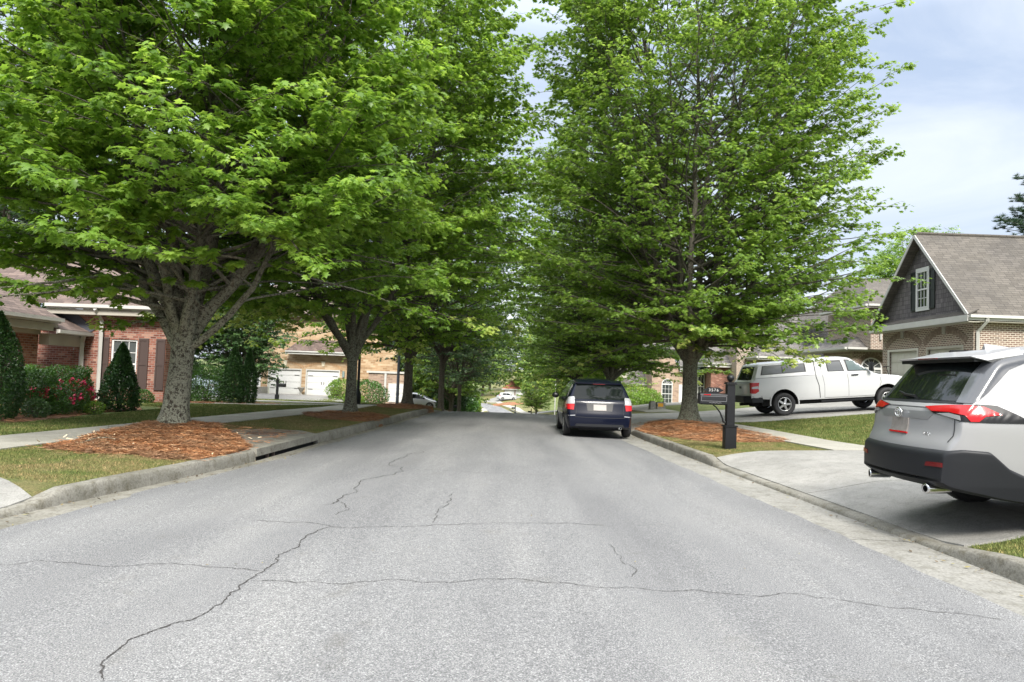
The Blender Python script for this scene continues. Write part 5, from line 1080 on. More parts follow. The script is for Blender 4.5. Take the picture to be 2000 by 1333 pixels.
shrub('trimmed_bush', 'rounded hedge bush right of the pale maple trunk', -11.3, 27.6, 1.35, 1.2, 1.35, 'box', LEAF_S, 9500, .06, 18); shrub('arborvitae', 'taller arborvitae, left of the pair by the tan house', -10.2, 27.3, .72, .72, 2.05, 'column', LEAF_C, 9000, .06, 19, 'conifer', kind='quad'); shrub('arborvitae', 'narrower arborvitae, right of the pair by the tan house', -9.72, 27.5, .6, .6, 2.0, 'column', LEAF_C, 8000, .06, 20, 'conifer', kind='quad')
shrub('garden_shrub', 'large dark rounded shrub in front of the pale side garage', -11.4, 58.5, 3.4, 2.4, 2.1, 'round', LEAF_S, 5200, .14, 21); shrub('garden_shrub', 'yellowish shrub beside the second maple trunk, near the tan house corner', -13.0, 57.0, 2.2, 2, 1.5, 'round', LEAF_Y, 2500, .13, 22); shrub('garden_shrub', 'low pale flowering shrub by the tan house drive', -11.9, 56.2, 1.6, 1.2, .9, 'round', LEAF_Y, 1600, .12, 23)
shrub('garden_shrub', 'spreading bright green shrub before the arched window house, upper', 12.2, 70.5, 4.6, 2.4, 1.9, 'round', LEAF_Y, 5000, .18, 24, z=T(12.2, 70.5)); shrub('garden_shrub', 'low wide green shrub before the arched window house, lower left', 11.0, 67, 4.0, 2.0, 1.3, 'round', LEAF_Y, 4200, .18, 25, z=T(11, 67))
for i, (x, y, w_, h) in enumerate([(-7.6, 77, 4.2, 5.2), (-5.2, 66, 2.6, 4.0), (-10.2, 79, 4.5, 5.6), (-4.9, 74, 2.8, 4.0), (-5.4, 84, 3.2, 4.8), (-5.0, 96, 2.6, 3.6)]):
    shrub('thicket_bush', ['dense dark bush behind the silver car nose', 'leafy bush right of the slim tree trunk', 'tall bush behind the side street, left of the thin trunk', 'bright leafy bush at the road crest, left edge', 'tall leafy bush behind the crest bush', 'last bush before the far walk on the left'][i], x, y, w_, w_*.9, h, 'round', [LEAF_S, LEAF_D, LEAF_D, LEAF_S, LEAF_S, LEAF_Y][i], 6500, .2, 30+i, kind='quad')
for i, (x, y) in enumerate([(-24, 50), (-28, 46), (-26, 56)]): shrub('thicket_bush', ['dark bush beyond the pale blue car', 'dark bush behind the red house, left', 'dark bush left behind the tan house steps'][i], x, y, 5, 4, 3.4, 'round', LEAF_D, 5000, .24, 70+i, kind='quad')
shrub('thicket_bush', 'dark bush right of the far white pole', 7.2, 84, 3, 3, 2.2, 'round', LEAF_D, 3500, .2, 40, kind='quad')
for i, (x, y, w_, h) in enumerate([(-15, 76, 7, 6), (-20, 74, 7, 6), (-11.5, 80, 6, 6)]): shrub('thicket_bush', ['dark thicket behind the tan house corner', 'dark thicket left behind the tan house', 'dark thicket behind the silver car roof'][i], x, y, w_, w_, h, 'round', LEAF_D, 7000, .26, 50+i, kind='quad')
# ------------------------------------------------------------ small street things
def rest(o, x, y): o.location.z = T(x, y)
def mailbox_big():
    x, y = 4.38, 14.75; z = T(x, y)-.02; r = thing('mailbox_post', 'black mailbox with white house number on a square black post, beside the near right driveway', 'mailbox', (x, y, z)); w = .078
    m = MB(); m.box(-w-.032, -w-.032, 0, w+.032, w+.032, .46); m.prism([(-w-.05, -w-.05), (w+.05, -w-.05), (w+.05, w+.05), (-w-.05, w+.05)], .461, .49); m.build('post_base', BLACKM, r, world=False, bevel=.006)
    m = MB(); m.box(-w, -w, .491, w, w, 1.30); m.build('post', BLACKM, r, world=False, bevel=.005)
    m = MB(); m.box(-w-.025, -w-.025, 1.301, w+.025, w+.025, 1.325); m.box(-w-.012, -w-.012, 1.326, w+.012, w+.012, 1.345); m.lathe([(0, 1.345), (.03, 1.346), (.028, 1.36), (.045, 1.375), (.068, 1.40), (.075, 1.435), (.06, 1.47), (.03, 1.49), (0, 1.497)], 18); m.build('post_cap', BLACKM, r, world=False)
    m = MB(); prof = []                                            # body along -x, door end to the left
    for k in range(13): a = math.pi*k/12; prof.append((.088*math.cos(a), 1.075+.045*math.sin(a)))
    prof = [(.088, .905)]+prof+[(-.088, .905)]; n = len(prof); x0, x1 = -w-.001, -.615
    m.add([(x0, p[0], p[1]) for p in prof]+[(x1, p[0], p[1]) for p in prof], [tuple(range(n)), tuple(range(n, 2*n))[::-1]]+[(i, n+i, n+(i+1) % n, (i+1) % n) for i in range(n)]); b = m.build('mailbox_body', BLACKM, r, world=False, sharp=30)
    m = MB()
    m.box(-.60, -.094, .955, -w-.02, -.089, .962); m.box(-.60, -.094, 1.05, -w-.02, -.089, 1.057); m.box(-.60, -.094, .9625, -.593, -.089, 1.0495); m.box(-.10, -.094, .9625, -.093, -.089, 1.0495)
    m.tube([(-.44+.02*k, -.093, .925+.006*math.sin(k*1.9)) for k in range(13)], .0035, 4); m.build('scroll_trim', plain('worn_metal', (.22, .22, .23), .4, metal=.5), b, world=False)
    m = MB(); m.box(-.628, -.095, .90, -.616, .095, 1.10); m.tube([(-.63, 0, 1.08), (-.65, 0, 1.085), (-.65, 0, 1.10)], .008, 6); m.build('mailbox_door', BLACKM, r, world=False, bevel=.004)
    m = MB(); m.box(-.55, -.098, 1.075, -.43, -.0945, 1.09); m.box(-.43, -.098, 1.07, -.415, -.0945, 1.10); m.build('red_flag', REDL, r, world=False)
    m = MB(); m.box(-w-.52, -.06, .885, -w-.001, .06, .904); m.build('mount_board', BLACKM, r, world=False)
    m = MB(); m.tube([(-w-.26, 0, .88), (-w-.20, 0, .84), (-w-.12, 0, .74), (-w-.07, 0, .62), (-w-.05, 0, .55), (-w-.015, 0, .535), (-w-.002, 0, .56)], [.012, .014, .016, .018, .018, .014, .01], 8); m.build('bracket', BLACKM, r, world=False)
    m = MB(); pts = []
    for k in range(40):
        t = 2*math.pi*k/40; q = 1+.07*math.cos(6*t); pts.append((-.335+.185*q*math.cos(t), 1.175+.060*q*math.sin(t)))
    m.solid([(p[0], -.006, p[1]) for p in pts], (0, .012, 0)); m.tube([(-.42, 0, 1.12), (-.42, 0, 1.14)], .01, 6); m.tube([(-.25, 0, 1.12), (-.25, 0, 1.14)], .01, 6); pl = m.build('number_plate', BLACKM, r, world=False)
    cu = bpy.data.curves.new('house_number', 'FONT'); cu.body = '3576'; cu.size = .078; cu.align_x = 'CENTER'; cu.align_y = 'CENTER'; cu.extrude = .0015; cu.space_character = 1.35
    t = bpy.data.objects.new('tmp', cu); me = bpy.data.meshes.new_from_object(t); bpy.data.objects.remove(t); o = bpy.data.objects.new('house_number', me); COL.objects.link(o); me.materials.clear(); me.materials.append(TRIM)
    o.parent = pl; o.location = (-.335, -.0095, 1.175); o.rotation_euler = (R(90), 0, 0)
mailbox_big()
def mailbox_small(label, x, y, s=1.0, side=1, name='mailbox_post'):
    r = thing(name, label, 'mailbox', (x, y, T(x, y)-.02), 'distant mailboxes'); m = MB(); m.box(-.10*s, -.10*s, 0, .10*s, .10*s, .38*s); m.box(-.065*s, -.065*s, .381*s, .065*s, .065*s, 1.28*s); m.build('post', BLACKM, r, world=False)
    m = MB(); m.lathe([(0, 1.28*s), (.09*s, 1.281*s), (.09*s, 1.30*s), (.03*s, 1.31*s), (.065*s, 1.37*s), (.05*s, 1.42*s), (0, 1.44*s)], 10); m.build('post_cap', BLACKM, r, world=False)
    m = MB(); prof = [(.10*math.cos(math.pi*k/8)*s, (1.0+.06*math.sin(math.pi*k/8))*s) for k in range(9)]; prof = [(.10*s, .84*s)]+prof+[(-.10*s, .84*s)]; n = len(prof); x0, x1 = side*.066*s, side*.5*s
    m.add([(x0, p[0], p[1]) for p in prof]+[(x1, p[0], p[1]) for p in prof], [tuple(range(n))[::-1], tuple(range(n, 2*n))]+[(i, (i+1) % n, n+(i+1) % n, n+i) for i in range(n)]); m.build('mailbox_body', BLACKM, r, world=False); return r
mailbox_small('distant black mailbox before the left garage door of the tan house', -13.35, 42.5, .95)
mailbox_small('distant black mailbox on the far lawn, left of the small street trees', 1.0, 133, 1.3, -1); mailbox_small('tiny far mailbox beside the small round street tree', 3.3, 113, 1.0, -1); mailbox_small('far mailbox at the foot of the white pole', 6.2, 86, 1.2, -1); mailbox_small('dark mailbox among the bushes at the left crest of the road', -3.9, 58, 1.0, -1)
# posts
def lamp_post(label, x, y, h, rr, base, mat, z=None, top=True):
    r = thing('lamp_post', label, 'lamp post', (x, y, T(x, y)-.05)); m = MB()
    m.lathe([(0, 0), (base, 0), (base, .55), (base*.8, .60), (rr*1.2, .68), (rr, .8), (rr*.85, h)], 12); m.build('pole', mat, r, world=False)
    if top:
        m = MB(); m.lathe([(0, h), (.12, h+.01), (.18, h+.28), (.15, h+.42), (.05, h+.5), (0, h+.58)], 8); m.build('lantern', BLACKM, r, world=False)
lamp_post('black lamp post with thick base, right behind the second left maple', -6.85, 33.4, 3.6, .065, .14, BLACKM)
lamp_post('slate grey pole left of the third maple trunk', -6.3, 41.5, 3.4, .085, .09, plain('slate_pole', (.10, .11, .14), .5), top=False)
r = thing('white_pole', 'thin white pole on the right beyond the crest, left of the navy car', 'pole', (5.35, 88, T(5.35, 88)-.1)); m = MB(); m.tube([(0, 0, 0), (0, 0, 4.6)], .06, 8); m.build('pole', TRIM, r, world=False); m = MB(); m.tube([(0, 0, 4.6), (0, 0, 4.72)], .09, 8); m.build('pole_cap', TRIM, r, world=False)
def utility(label, x, y, w_, d_, h, mat, lab=None, rot=0, seed=1):
    r = thing('utility_pedestal', label, 'utility box', (x, y, T(x, y)-.03), rot=(0, 0, R(rot))); rr = random.Random(seed); m = MB()
    m.prism([(-w_/2, -d_/2), (w_/2, -d_/2), (w_/2, d_/2), (-w_/2, d_/2)], 0, h*.93); m.prism([(-w_/2+.03, -d_/2+.03), (w_/2-.03, -d_/2+.03), (w_/2-.03, d_/2-.03), (-w_/2+.03, d_/2-.03)], h*.931, h); m.build('cabinet', mat, r, world=False, bevel=.02)
    if lab: m = MB(); m.box(-w_*.36, -d_/2-.008, h*.42, w_*.22, -d_/2-.001, h*.86); m.build('label_sticker', lab, r, world=False)
utility('taller grey utility block left of its orange labelled twin, behind the right maple', 6.72, 35.0, .26, .30, .44, SLATE, rot=8); utility('squat grey utility box with an orange label, behind the right maple', 7.12, 35.1, .42, .34, .36, SLATE, ORANGE, rot=4)
def planter(label, x, y, rad, h, mat, plant, urn=False, seed=3):
    r = thing('planter', label, 'planter', (x, y, T(x, y)+.02)); m = MB()
    if urn: m.lathe([(0, 0), (.14, 0), (.15, .05), (.05, .10), (.05, .22), (.14, .32), (rad, h-.06), (rad+.04, h), (rad-.02, h), (0, h-.06)], 16)
    else: m.lathe([(0, 0), (rad*.72, 0), (rad*.95, h*.45), (rad*.98, h*.75), (rad*.85, h*.9), (rad, h), (rad-.06, h), (0, h-.08)], 18)
    m.build('pot', mat, r, world=False)
    if plant:
        rg = np.random.default_rng(seed); n = 500; P = rg.normal(0, .5, (n, 3))*[rad*.8, rad*.8, rad*.6]+[0, 0, h+rad*.5]; D = rg.normal(0, 1, (n, 3))+[0, 0, .8]; leaves_mesh('plant', P, D, rg.normal(0, 1, (n, 3)), rg.uniform(.08, .16, n), LEAF_S, r, 'oval', rg.random(n), rg.random(n)*.6)
planter('pale stone urn between the two white garage doors', -17.0, 60.3, .26, .62, KEYST, False, True); planter('large dark glazed pot with a leafy plant, right of the white garage doors', -13.75, 58.6, .48, .8, TERRA, True)
# storm drain with its slab, mouth and round cover
def storm_drain():
    r = thing('storm_drain', 'concrete storm drain slab with iron cover and dark kerb mouth, left roadside', 'storm drain', (-4.6, 13.6, T(-4.6, 13.6))); top = lambda x, y: float(rz(y))+.185+.02*max(0, -x-4)
    P = [(float(kl(11.76))+.0, 11.76)]+[(float(kl(y))+.0, y) for y in np.arange(12.0, 14.95, .3)]+[(float(kl(14.94)), 14.94), (-4.35, 15.6), (-5.12, 15.5), (-5.62, 14.8), (-5.58, 13.2), (-5.0, 12.0)]
    m = MB(); sheet('x', P, None, 0, .3, .12, zf=top, build=False, mb=m); m.build('slab', CONC_D, r)
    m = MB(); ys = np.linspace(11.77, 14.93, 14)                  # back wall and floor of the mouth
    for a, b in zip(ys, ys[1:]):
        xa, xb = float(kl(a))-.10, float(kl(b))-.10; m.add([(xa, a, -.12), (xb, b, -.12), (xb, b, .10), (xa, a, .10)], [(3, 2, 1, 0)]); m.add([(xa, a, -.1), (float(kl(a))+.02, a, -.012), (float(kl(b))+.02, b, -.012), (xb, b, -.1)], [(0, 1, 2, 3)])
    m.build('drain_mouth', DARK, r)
    for yy in (12.35, 12.62): m = MB(); x = float(kl(yy))-.05; m.box(x-.02, yy-.02, -.05, x+.02, yy+.02, .09); m.build('support', RUST, r)
    m = MB(); M = Matrix.Translation((-4.72, 14.45, top(-4.7, 14.4)+.004)); m.lathe([(0, .006), (.20, .006), (.21, .010), (.29, .010), (.30, .004), (.315, -.01)], 28, M); m.lathe([(.325, .006), (.36, .006), (.365, -.01)], 28, M); m.build('manhole_cover', RUST, r)
storm_drain()
def chips():
    rg = np.random.default_rng(9); n = 420; P = rg.normal(0, 1, (n, 2))*[.22, .30]+[-6.35, 11.55]; P[:60] = rg.uniform([-6.9, 10.8], [-4.3, 13.2], (60, 2)); z = np.array([zf1(a, b) for a, b in P])+.03; V, F = [], []
    a = rg.uniform(0, 6.28, n); L = rg.uniform(.015, .05, n); w_ = rg.uniform(.006, .016, n); D = np.stack([np.cos(a), np.sin(a), rg.normal(0, .3, n)], 1)*L[:,None]; S_ = np.stack([-np.sin(a), np.cos(a), rg.normal(0, .3, n)], 1)*w_[:,None]; C = np.stack([P[:,0], P[:,1], z], 1)
    V = np.stack([C-D-S_, C+D-S_*.6, C+D+S_, C-D+S_*.7], 1).reshape(-1, 3); o = np_mesh('wood_chips', V, np.arange(4*n).reshape(-1, 4), CHIP, None, {'rnd': rg.random(n)}, nper=4); meta(o, 'pale heap of wood chips on the big straw bed', 'wood chips', kind='stuff')
chips()
m = MB(); m.tube([(-6.3, 11.0, zf1(-6.3, 11)+.05), (-6.22, 11.15, zf1(-6.2, 11.2)+.06), (-6.1, 11.2, zf1(-6.1, 11.2)+.09), (-5.95, 11.4, zf1(-6, 11.4)+.05)], [.004, .007, .006, .003], 5); o = m.build('fallen_twig', BARK_L); meta(o, 'thin fallen twig below the wood chips', 'twig')

# ------------------------------------------------------------ cars: x forward from the rear bumper, y left, z up
def smooth(xs, pts, s=.05):
    g = np.linspace(xs[0]-.5, xs[-1]+.5, 1400); px, py = zip(*pts); v = np.interp(g, px, py); st = g[1]-g[0]; k = max(3, int(s/st)*2+1); h = np.hanning(k+2)[1:-1]; h /= h.sum()
    v = np.convolve(np.pad(v, k//2, 'edge'), h, 'valid'); return np.interp(xs, g, v)
def loft(name, prof, zbot, plan, side, rt, crown, mats, parent, halfw, zmin=.2, cuts=(), n_st=150, grow=0, half=22, zcap=None, matfn=None):
    """closed body: prof = (x, z) outline of the top from tail to nose; plan = half width factor along x; side = width factor by height"""
    P = np.array(prof, float); seg = np.hypot(*np.diff(P, axis=0).T); s = np.concatenate([[0], np.cumsum(seg)]); S_ = np.linspace(0, s[-1], n_st)
    X = np.interp(S_, s, P[:,0]); Z = np.interp(S_, s, P[:,1]); k = np.hanning(7)[1:-1]; k /= k.sum()
    X = np.convolve(np.pad(X, 2, 'edge'), k, 'valid'); Z = np.convolve(np.pad(Z, 2, 'edge'), k, 'valid'); X = np.maximum.accumulate(X+np.arange(n_st)*1e-5)
    ZB = smooth(X, zbot, .06); W_ = smooth(X, plan, .07)*halfw+grow; hs, fs = zip(*side); rows = []
    for x, zt, zb, w_ in zip(X, Z, ZB, W_):
        zt = max(zt, zb+.03); r = min(float(np.interp(x, *zip(*rt))), (zt-zb)*.45); cr_ = float(np.interp(x, *zip(*crown))); pts = []
        zs = np.linspace(zb+.0, zt-r, half); wz = lambda z: w_*float(np.interp(z, hs, fs)); wt = wz(zt-r)
        low = [(wz(zb)*t, zb) for t in (0, .5, .85)]
        sidep = [(wz(z), z) for z in zs]; sidep[0] = (wz(zb)-.015, zb); rad_in = min(r*1.15, wt*.5)
        arc = [(wt-rad_in*(1-math.cos(a)), zt-r+r*math.sin(a)) for a in np.linspace(0, math.pi/2, 7)[1:]]
        wtop = arc[-1][0]; topp = [(wtop*t, zt+cr_*(1-t*t)) for t in (.75, .5, .25, 0)]
        h_ = low+sidep+arc+topp; rows.append([(x, -q[0], q[1]) for q in h_]+[(x, q[0], q[1]) for q in h_[-2:0:-1]])
    n = len(rows[0]); V = [p for r_ in rows for p in r_]; F = [(j*n+i, (j+1)*n+i, (j+1)*n+(i+1) % n, j*n+(i+1) % n) for j in range(n_st-1) for i in range(n)]
    F += [tuple(range(n)), tuple(range((n_st-1)*n, n_st*n))[::-1]]
    me = bpy.data.meshes.new(name); me.from_pydata(V, [], F); 
    for m in mats: me.materials.append(m)
    bm = bmesh.new(); bm.from_mesh(me); bmesh.ops.recalc_face_normals(bm, faces=bm.faces); bm.to_mesh(me); bm.free()
    o = bpy.data.objects.new(name, me); COL.objects.link(o)
    for (cx, cz, cr2, y0, y1) in cuts:
        cm = MB(); M = Matrix.Translation((cx, y0, cz)) @ Matrix.Rotation(R(-90), 4, 'X'); cm.lathe([(0, 0), (cr2, 0), (cr2, y1-y0), (0, y1-y0)], 40, M, 1)
        c = cm.build('cutter', mats, uv=False); bm = bmesh.new(); bm.from_mesh(c.data); bmesh.ops.remove_doubles(bm, verts=bm.verts, dist=1e-5); bmesh.ops.recalc_face_normals(bm, faces=bm.faces); bm.to_mesh(c.data); bm.free()
        md = o.modifiers.new('b', 'BOOLEAN'); md.operation = 'DIFFERENCE'; md.solver = 'EXACT'; md.object = c
        dg = bpy.context.evaluated_depsgraph_get(); nm = bpy.data.meshes.new_from_object(o.evaluated_get(dg)); o.modifiers.clear(); o.data = nm; nm.name = name; bpy.data.objects.remove(c)
    me = o.data; me.polygons.foreach_set('use_smooth', np.ones(len(me.polygons), bool)); me.set_sharp_from_angle(angle=R(32)); o.parent = parent; return o
def bvh_of(o):
    bm = bmesh.new(); bm.from_mesh(o.data); b = BVHTree.FromBMesh(bm); bm.free(); return b
def hit(b, p, d):
    loc, n, _, _ = b.ray_cast(p-d*6, d)
    return loc, n
def frame(d): d = Vector(d).normalized(); u = Vector((0,0,1)).cross(d).normalized(); v = d.cross(u) ; return d, u, v
def panel(name, b, pts, d, mat, parent, off=.004, step=.05, depth=.02, smooth_=True, label=None):
    """pts: 3d anchors; outline is projected along d on to the body and laid on it as a thin shell"""
    d, u, v = frame(d); pl = [(Vector(p).dot(u), Vector(p).dot(v)) for p in pts]; vs, fs, nb = cdt(pl, step); out, low, ok = [], [], []
    last = None
    for q in vs:
        o_ = u*q[0]+v*q[1]; loc, n = hit(b, o_, d)
        if loc is None:
            base = last if last is not None else Vector(pts[0]); loc, n, _, _ = b.find_nearest(o_+d*(base.dot(d)))
        else: last = loc
        ns = n.copy() if n.dot(d) <= 0 else -n
        for (du, dv2) in ((.02, 0), (-.02, 0), (0, .02), (0, -.02), (.035, .02), (-.035, -.02)):
            l2, n2 = hit(b, o_+u*du+v*dv2, d)
            if l2 is not None: ns += n2 if n2.dot(d) <= 0 else -n2
        n = ns.normalized(); out.append(loc+n*off); low.append(loc-n*depth)
    m = MB(); fl = []
    for f in fs:
        a, b2, c = [out[i] for i in f[:3]]; nn = (b2-a).cross(c-a); fl.append(f if nn.dot(d) < 0 else f[::-1])
    m.add(out, fl, 0, smooth_); e_ = {}
    for f in fl:
        for i in range(len(f)): e_[(f[i], f[(i+1) % len(f)])] = 1
    for (i, j) in e_:
        if (j, i) not in e_: m.add([out[j], out[i], low[i], low[j]], [(0, 1, 2, 3)])
    o = m.build(name, mat, parent, world=False, uv=False)
    if label: o['label'] = label
    return o
def ribbon(name, b, pts, d, mat, parent, w_=.008, off=.0025, step=.04):
    d, u, v = frame(d); P = [Vector(p) for p in pts]; Q = []
    for a, c in zip(P, P[1:]):
        n = max(1, int((c-a).length/step)); Q += [a+(c-a)*(k/n) for k in range(n)]
    Q.append(P[-1]); L, Rr = [], []
    for i, q in enumerate(Q):
        t = (Q[min(i+1, len(Q)-1)]-Q[max(i-1, 0)]).normalized(); s = t.cross(d).normalized()*w_/2
        for lst, sg in ((L, 1), (Rr, -1)):
            loc, n = hit(b, (q+s*sg)-d*((q+s*sg).dot(d)), d)
            if loc is None: loc, n, _, _ = b.find_nearest(q+s*sg)
            if n.dot(d) > 0: n = -n
            lst.append(loc+n*off)
    m = MB(); n = len(L); m.add(L+Rr, [(i, i+1, n+i+1, n+i) for i in range(n-1)], 0, True); return m.build(name, mat, parent, world=False, uv=False)
def wheel(parent, x, y, r, w_, spokes=5, rimr=.62, side=-1, mat=None, hub=True):
    """side: -1 outer face towards -y"""
    M = Matrix.Translation((x, y, r)) @ Matrix.Rotation(R(90)*(1 if side < 0 else -1), 4, 'X'); h = w_/2; rr = r*rimr
    t = MB(); t.lathe([(rr*.96, -h*.9), (r*.86, -h), (r*.955, -h*.9), (r, -h*.6), (r, h*.6), (r*.955, h*.9), (r*.86, h), (rr*1.03, h*.93), (rr*.98, h*.75), (rr*.9, h*.2), (rr*.9, -h*.8)], 40, M); o = t.build('tyre', RUBBER, None, uv=False); o.name = 'wheel'; o.parent = parent
    for k in range(36):                                            # tread blocks
        pass
    a = MB(); a.lathe([(rr*1.0, h*.90), (rr*1.0, h*.97), (rr*.93, h*.98), (rr*.88, h*.6), (rr*.86, -h*.5)], 40, M); a.lathe([(0, -h*.1), (rr*.86, -h*.1)], 24, M, 1)
    for k in range(spokes):
        t0 = 2*math.pi*k/spokes; c, s = math.cos(t0), math.sin(t0)
        def pt(rad, off, z): return M @ Vector((rad*c-off*s, rad*s+off*c, z))
        q0, q1, o0, o1 = rr*.16, rr*.90, rr*.16, rr*.13
        top = [pt(q0, -o0, h*.86), pt(q1, -o1*.9, h*.80), pt(q1, o1*.9, h*.80), pt(q0, o0, h*.86)]; bot = [pt(q0, -o0, h*.3), pt(q1, -o1, h*.2), pt(q1, o1, h*.2), pt(q0, o0, h*.3)]
        a.add(top+bot, [(0, 1, 2, 3), (4, 7, 6, 5), (0, 4, 5, 1), (1, 5, 6, 2), (2, 6, 7, 3), (3, 7, 4, 0)])
    a.lathe([(0, h*.98), (rr*.15, h*.96), (rr*.24, h*.84), (rr*.25, h*.2)], 18, M); a.build('rim', [mat or ALLOY, DARK], o, world=False, uv=False); return o
def bow(root, k, L=1.3):
    """rounds the tail in plan: corners sit further forward than the middle"""
    for c in root.children:
        if c.name.startswith('wheel') or c.name.startswith('badge_text'): continue
        if c.data.users > 1: continue
        for v in c.data.vertices:
            f = max(0, 1-max(0, v.co.x)/L); v.co.x += k*(v.co.y/.9)**2*f*f*(3-2*f)

# ---- silver SUV on the near right driveway
def suv():
    r = thing('parked_car', 'silver SUV with red tail lamps on the near driveway, at the right edge', 'car')
    HW = .93
    prof = [(0, .50), (.005, .62), (.015, .74), (.05, .80), (.085, .86), (.10, .96), (.10, 1.03), (.13, 1.10), (.20, 1.15), (.30, 1.26), (.42, 1.40), (.53, 1.52), (.60, 1.575), (.85, 1.635), (1.3, 1.675), (2.0, 1.685), (2.5, 1.66), (2.8, 1.58), (3.15, 1.36), (3.5, 1.12), (3.9, 1.03), (4.35, .93), (4.52, .82), (4.6, .62), (4.605, .5)]
    side = [(.2, .93), (.4, .965), (.62, .985), (.80, .995), (.93, 1.0), (1.03, .992), (1.08, .965), (1.16, .925), (1.4, .845), (1.6, .765), (1.7, .70)]
    plan = [(0, .82), (.03, .865), (.10, .90), (.25, .945), (.5, .975), (.9, 1), (3.4, 1), (4.0, .96), (4.35, .86), (4.55, .68), (4.6, .55)]
    cuts = [(1.26, .36, .40, -1.2, -.55), (1.26, .36, .40, .55, 1.2), (3.64, .36, .40, -1.2, -.55), (3.64, .36, .40, .55, 1.2)]
    b = loft('body', prof, [(0, .46), (.1, .38), (.5, .30), (1, .23), (4, .22), (4.6, .32)], plan, side, [(0, .03), (.1, .06), (.5, .10), (1, .12), (4, .1), (4.6, .08)], [(0, .0), (.3, .0), (.8, .03), (4, .03)], [PSIL, DARK], r, HW, cuts=cuts); bv = bvh_of(b)
    c2 = [(1.26, .36, .405, -1.2, -.5), (1.26, .36, .405, .5, 1.2)]
    loft('rear_bumper', [(-.045, .45), (-.04, .56), (-.03, .68), (.0, .715), (.10, .735), (.32, .72), (.50, .57), (.70, .49), (.75, .46)], [(-.05, .44), (0, .38), (.15, .34), (.4, .29), (.75, .25)], [(-.05, .815), (0, .86), (.10, .905), (.25, .95), (.5, .985), (.7, 1)], side, [(-.1, .03), (.6, .03)], [(-.1, 0), (.6, 0)], [PLAST, DARK], r, HW, grow=.018, n_st=70, cuts=c2)
    for sy in (-1, 1):                                             # arch cladding and sill
        m = MB(); n = 22; y0, y1 = sy*.90, sy*.955
        for (cx) in (1.26, 3.64):
            for k in range(n):
                a0, a1 = R(-12+204*k/n), R(-12+204*(k+1)/n); q = [(cx+rr*math.cos(a), .36+rr*math.sin(a)) for rr, a in ((.40, a0), (.40, a1), (.475, a1), (.475, a0))]; m.solid([(p[0], sy*.885, p[1]) for p in q], (0, sy*.062, 0))
            m.build('arch_cladding', PLAST, r, world=False); m = MB()
        m = MB(); m.box(1.73, min(sy*.87, sy*.945), .22, 3.17, max(sy*.87, sy*.945), .40); m.build('sill_cladding', PLAST, r, world=False, bevel=.015)
    RD, SD, LD = (1, 0, 0), (0, 1, 0), (0, -1, 0)
    # rear glass, spoiler, lamps
    panel('rear_window', bv, [(0, -.70, 1.165), (0, .70, 1.165), (0, .60, 1.50), (0, .52, 1.545), (0, -.52, 1.545), (0, -.60, 1.50)], RD, GLASSD, r, .005, .05)
    panel('window_surround', bv, [(0, -.76, 1.14), (0, .76, 1.14), (0, .66, 1.555), (0, -.66, 1.555)], RD, PLAST, r, .002, .05)
    m = MB(); prof2 = [(.36, 1.585), (.52, 1.60), (.85, 1.662), (.85, 1.60), (.55, 1.545), (.38, 1.57)]
    for a, c in ((-.66, .66),): m.add([(x, a, z) for x, z in prof2]+[(x, c, z) for x, z in prof2], [tuple(range(6)), tuple(range(6, 12))[::-1]]+[(i, 6+i, 6+(i+1) % 6, (i+1) % 6) for i in range(6)])
    for sy in (-1, 1):
        p0 = [(.36, sy*.66, 1.585), (.52, sy*.66, 1.60), (.85, sy*.66, 1.662), (.85, sy*.66, 1.60), (.55, sy*.66, 1.545), (.38, sy*.66, 1.57)]; p1 = [(.48, sy*.715, 1.545), (.56, sy*.72, 1.56), (.85, sy*.715, 1.60), (.85, sy*.70, 1.56), (.62, sy*.69, 1.52), (.52, sy*.70, 1.53)]
        m.add(p0+p1, [tuple(range(6, 12)) if sy < 0 else tuple(range(6, 12))[::-1]]+[((i, 6+i, 6+(i+1) % 6, (i+1) % 6) if sy > 0 else (i, (i+1) % 6, 6+(i+1) % 6, 6+i)) for i in range(6)])
    sp_ = m.build('spoiler', PSIL, r, world=False); bm = bmesh.new(); bm.from_mesh(sp_.data); bmesh.ops.recalc_face_normals(bm, faces=bm.faces); bm.to_mesh(sp_.data); bm.free()
    m = MB(); m.box(.395, -.66, 1.535, .62, .66, 1.568); m.build('spoiler_underside', BLACKM, r, world=False); m = MB(); m.box(.372, -.17, 1.572, .385, .17, 1.583); m.build('brake_lamp', REDD, r, world=False)
    for sy in (-1, 1):
        cd = (1, -sy*1.0, 0); nm = 'tail_lamp'
        panel('lamp_housing', bv, [(.10, sy*.39, 1.105), (.12, sy*.70, 1.128), (.25, sy*.88, 1.14), (.38, sy*.90, 1.13), (.60, sy*.92, 1.04), (.74, sy*.93, .972), (.30, sy*.92, .975), (.12, sy*.80, .985), (.10, sy*.66, 1.03), (.10, sy*.52, 1.045)], cd, BLACKM, r, .008, .018)
        panel(nm, bv, [(.10, sy*.40, 1.10), (.12, sy*.70, 1.122), (.18, sy*.85, 1.125), (.26, sy*.885, 1.115), (.42, sy*.91, 1.045), (.26, sy*.90, 1.03), (.20, sy*.89, .985), (.15, sy*.86, .985), (.14, sy*.82, 1.04), (.11, sy*.70, 1.062), (.10, sy*.50, 1.062)], cd, REDL, r, .017, .018)
        panel('reversing_lamp', bv, [(.10, sy*.56, 1.045), (.11, sy*.70, 1.055), (.13, sy*.79, 1.035), (.13, sy*.795, .995), (.10, sy*.68, 1.025)], cd, CLEARL, r, .014, .02)
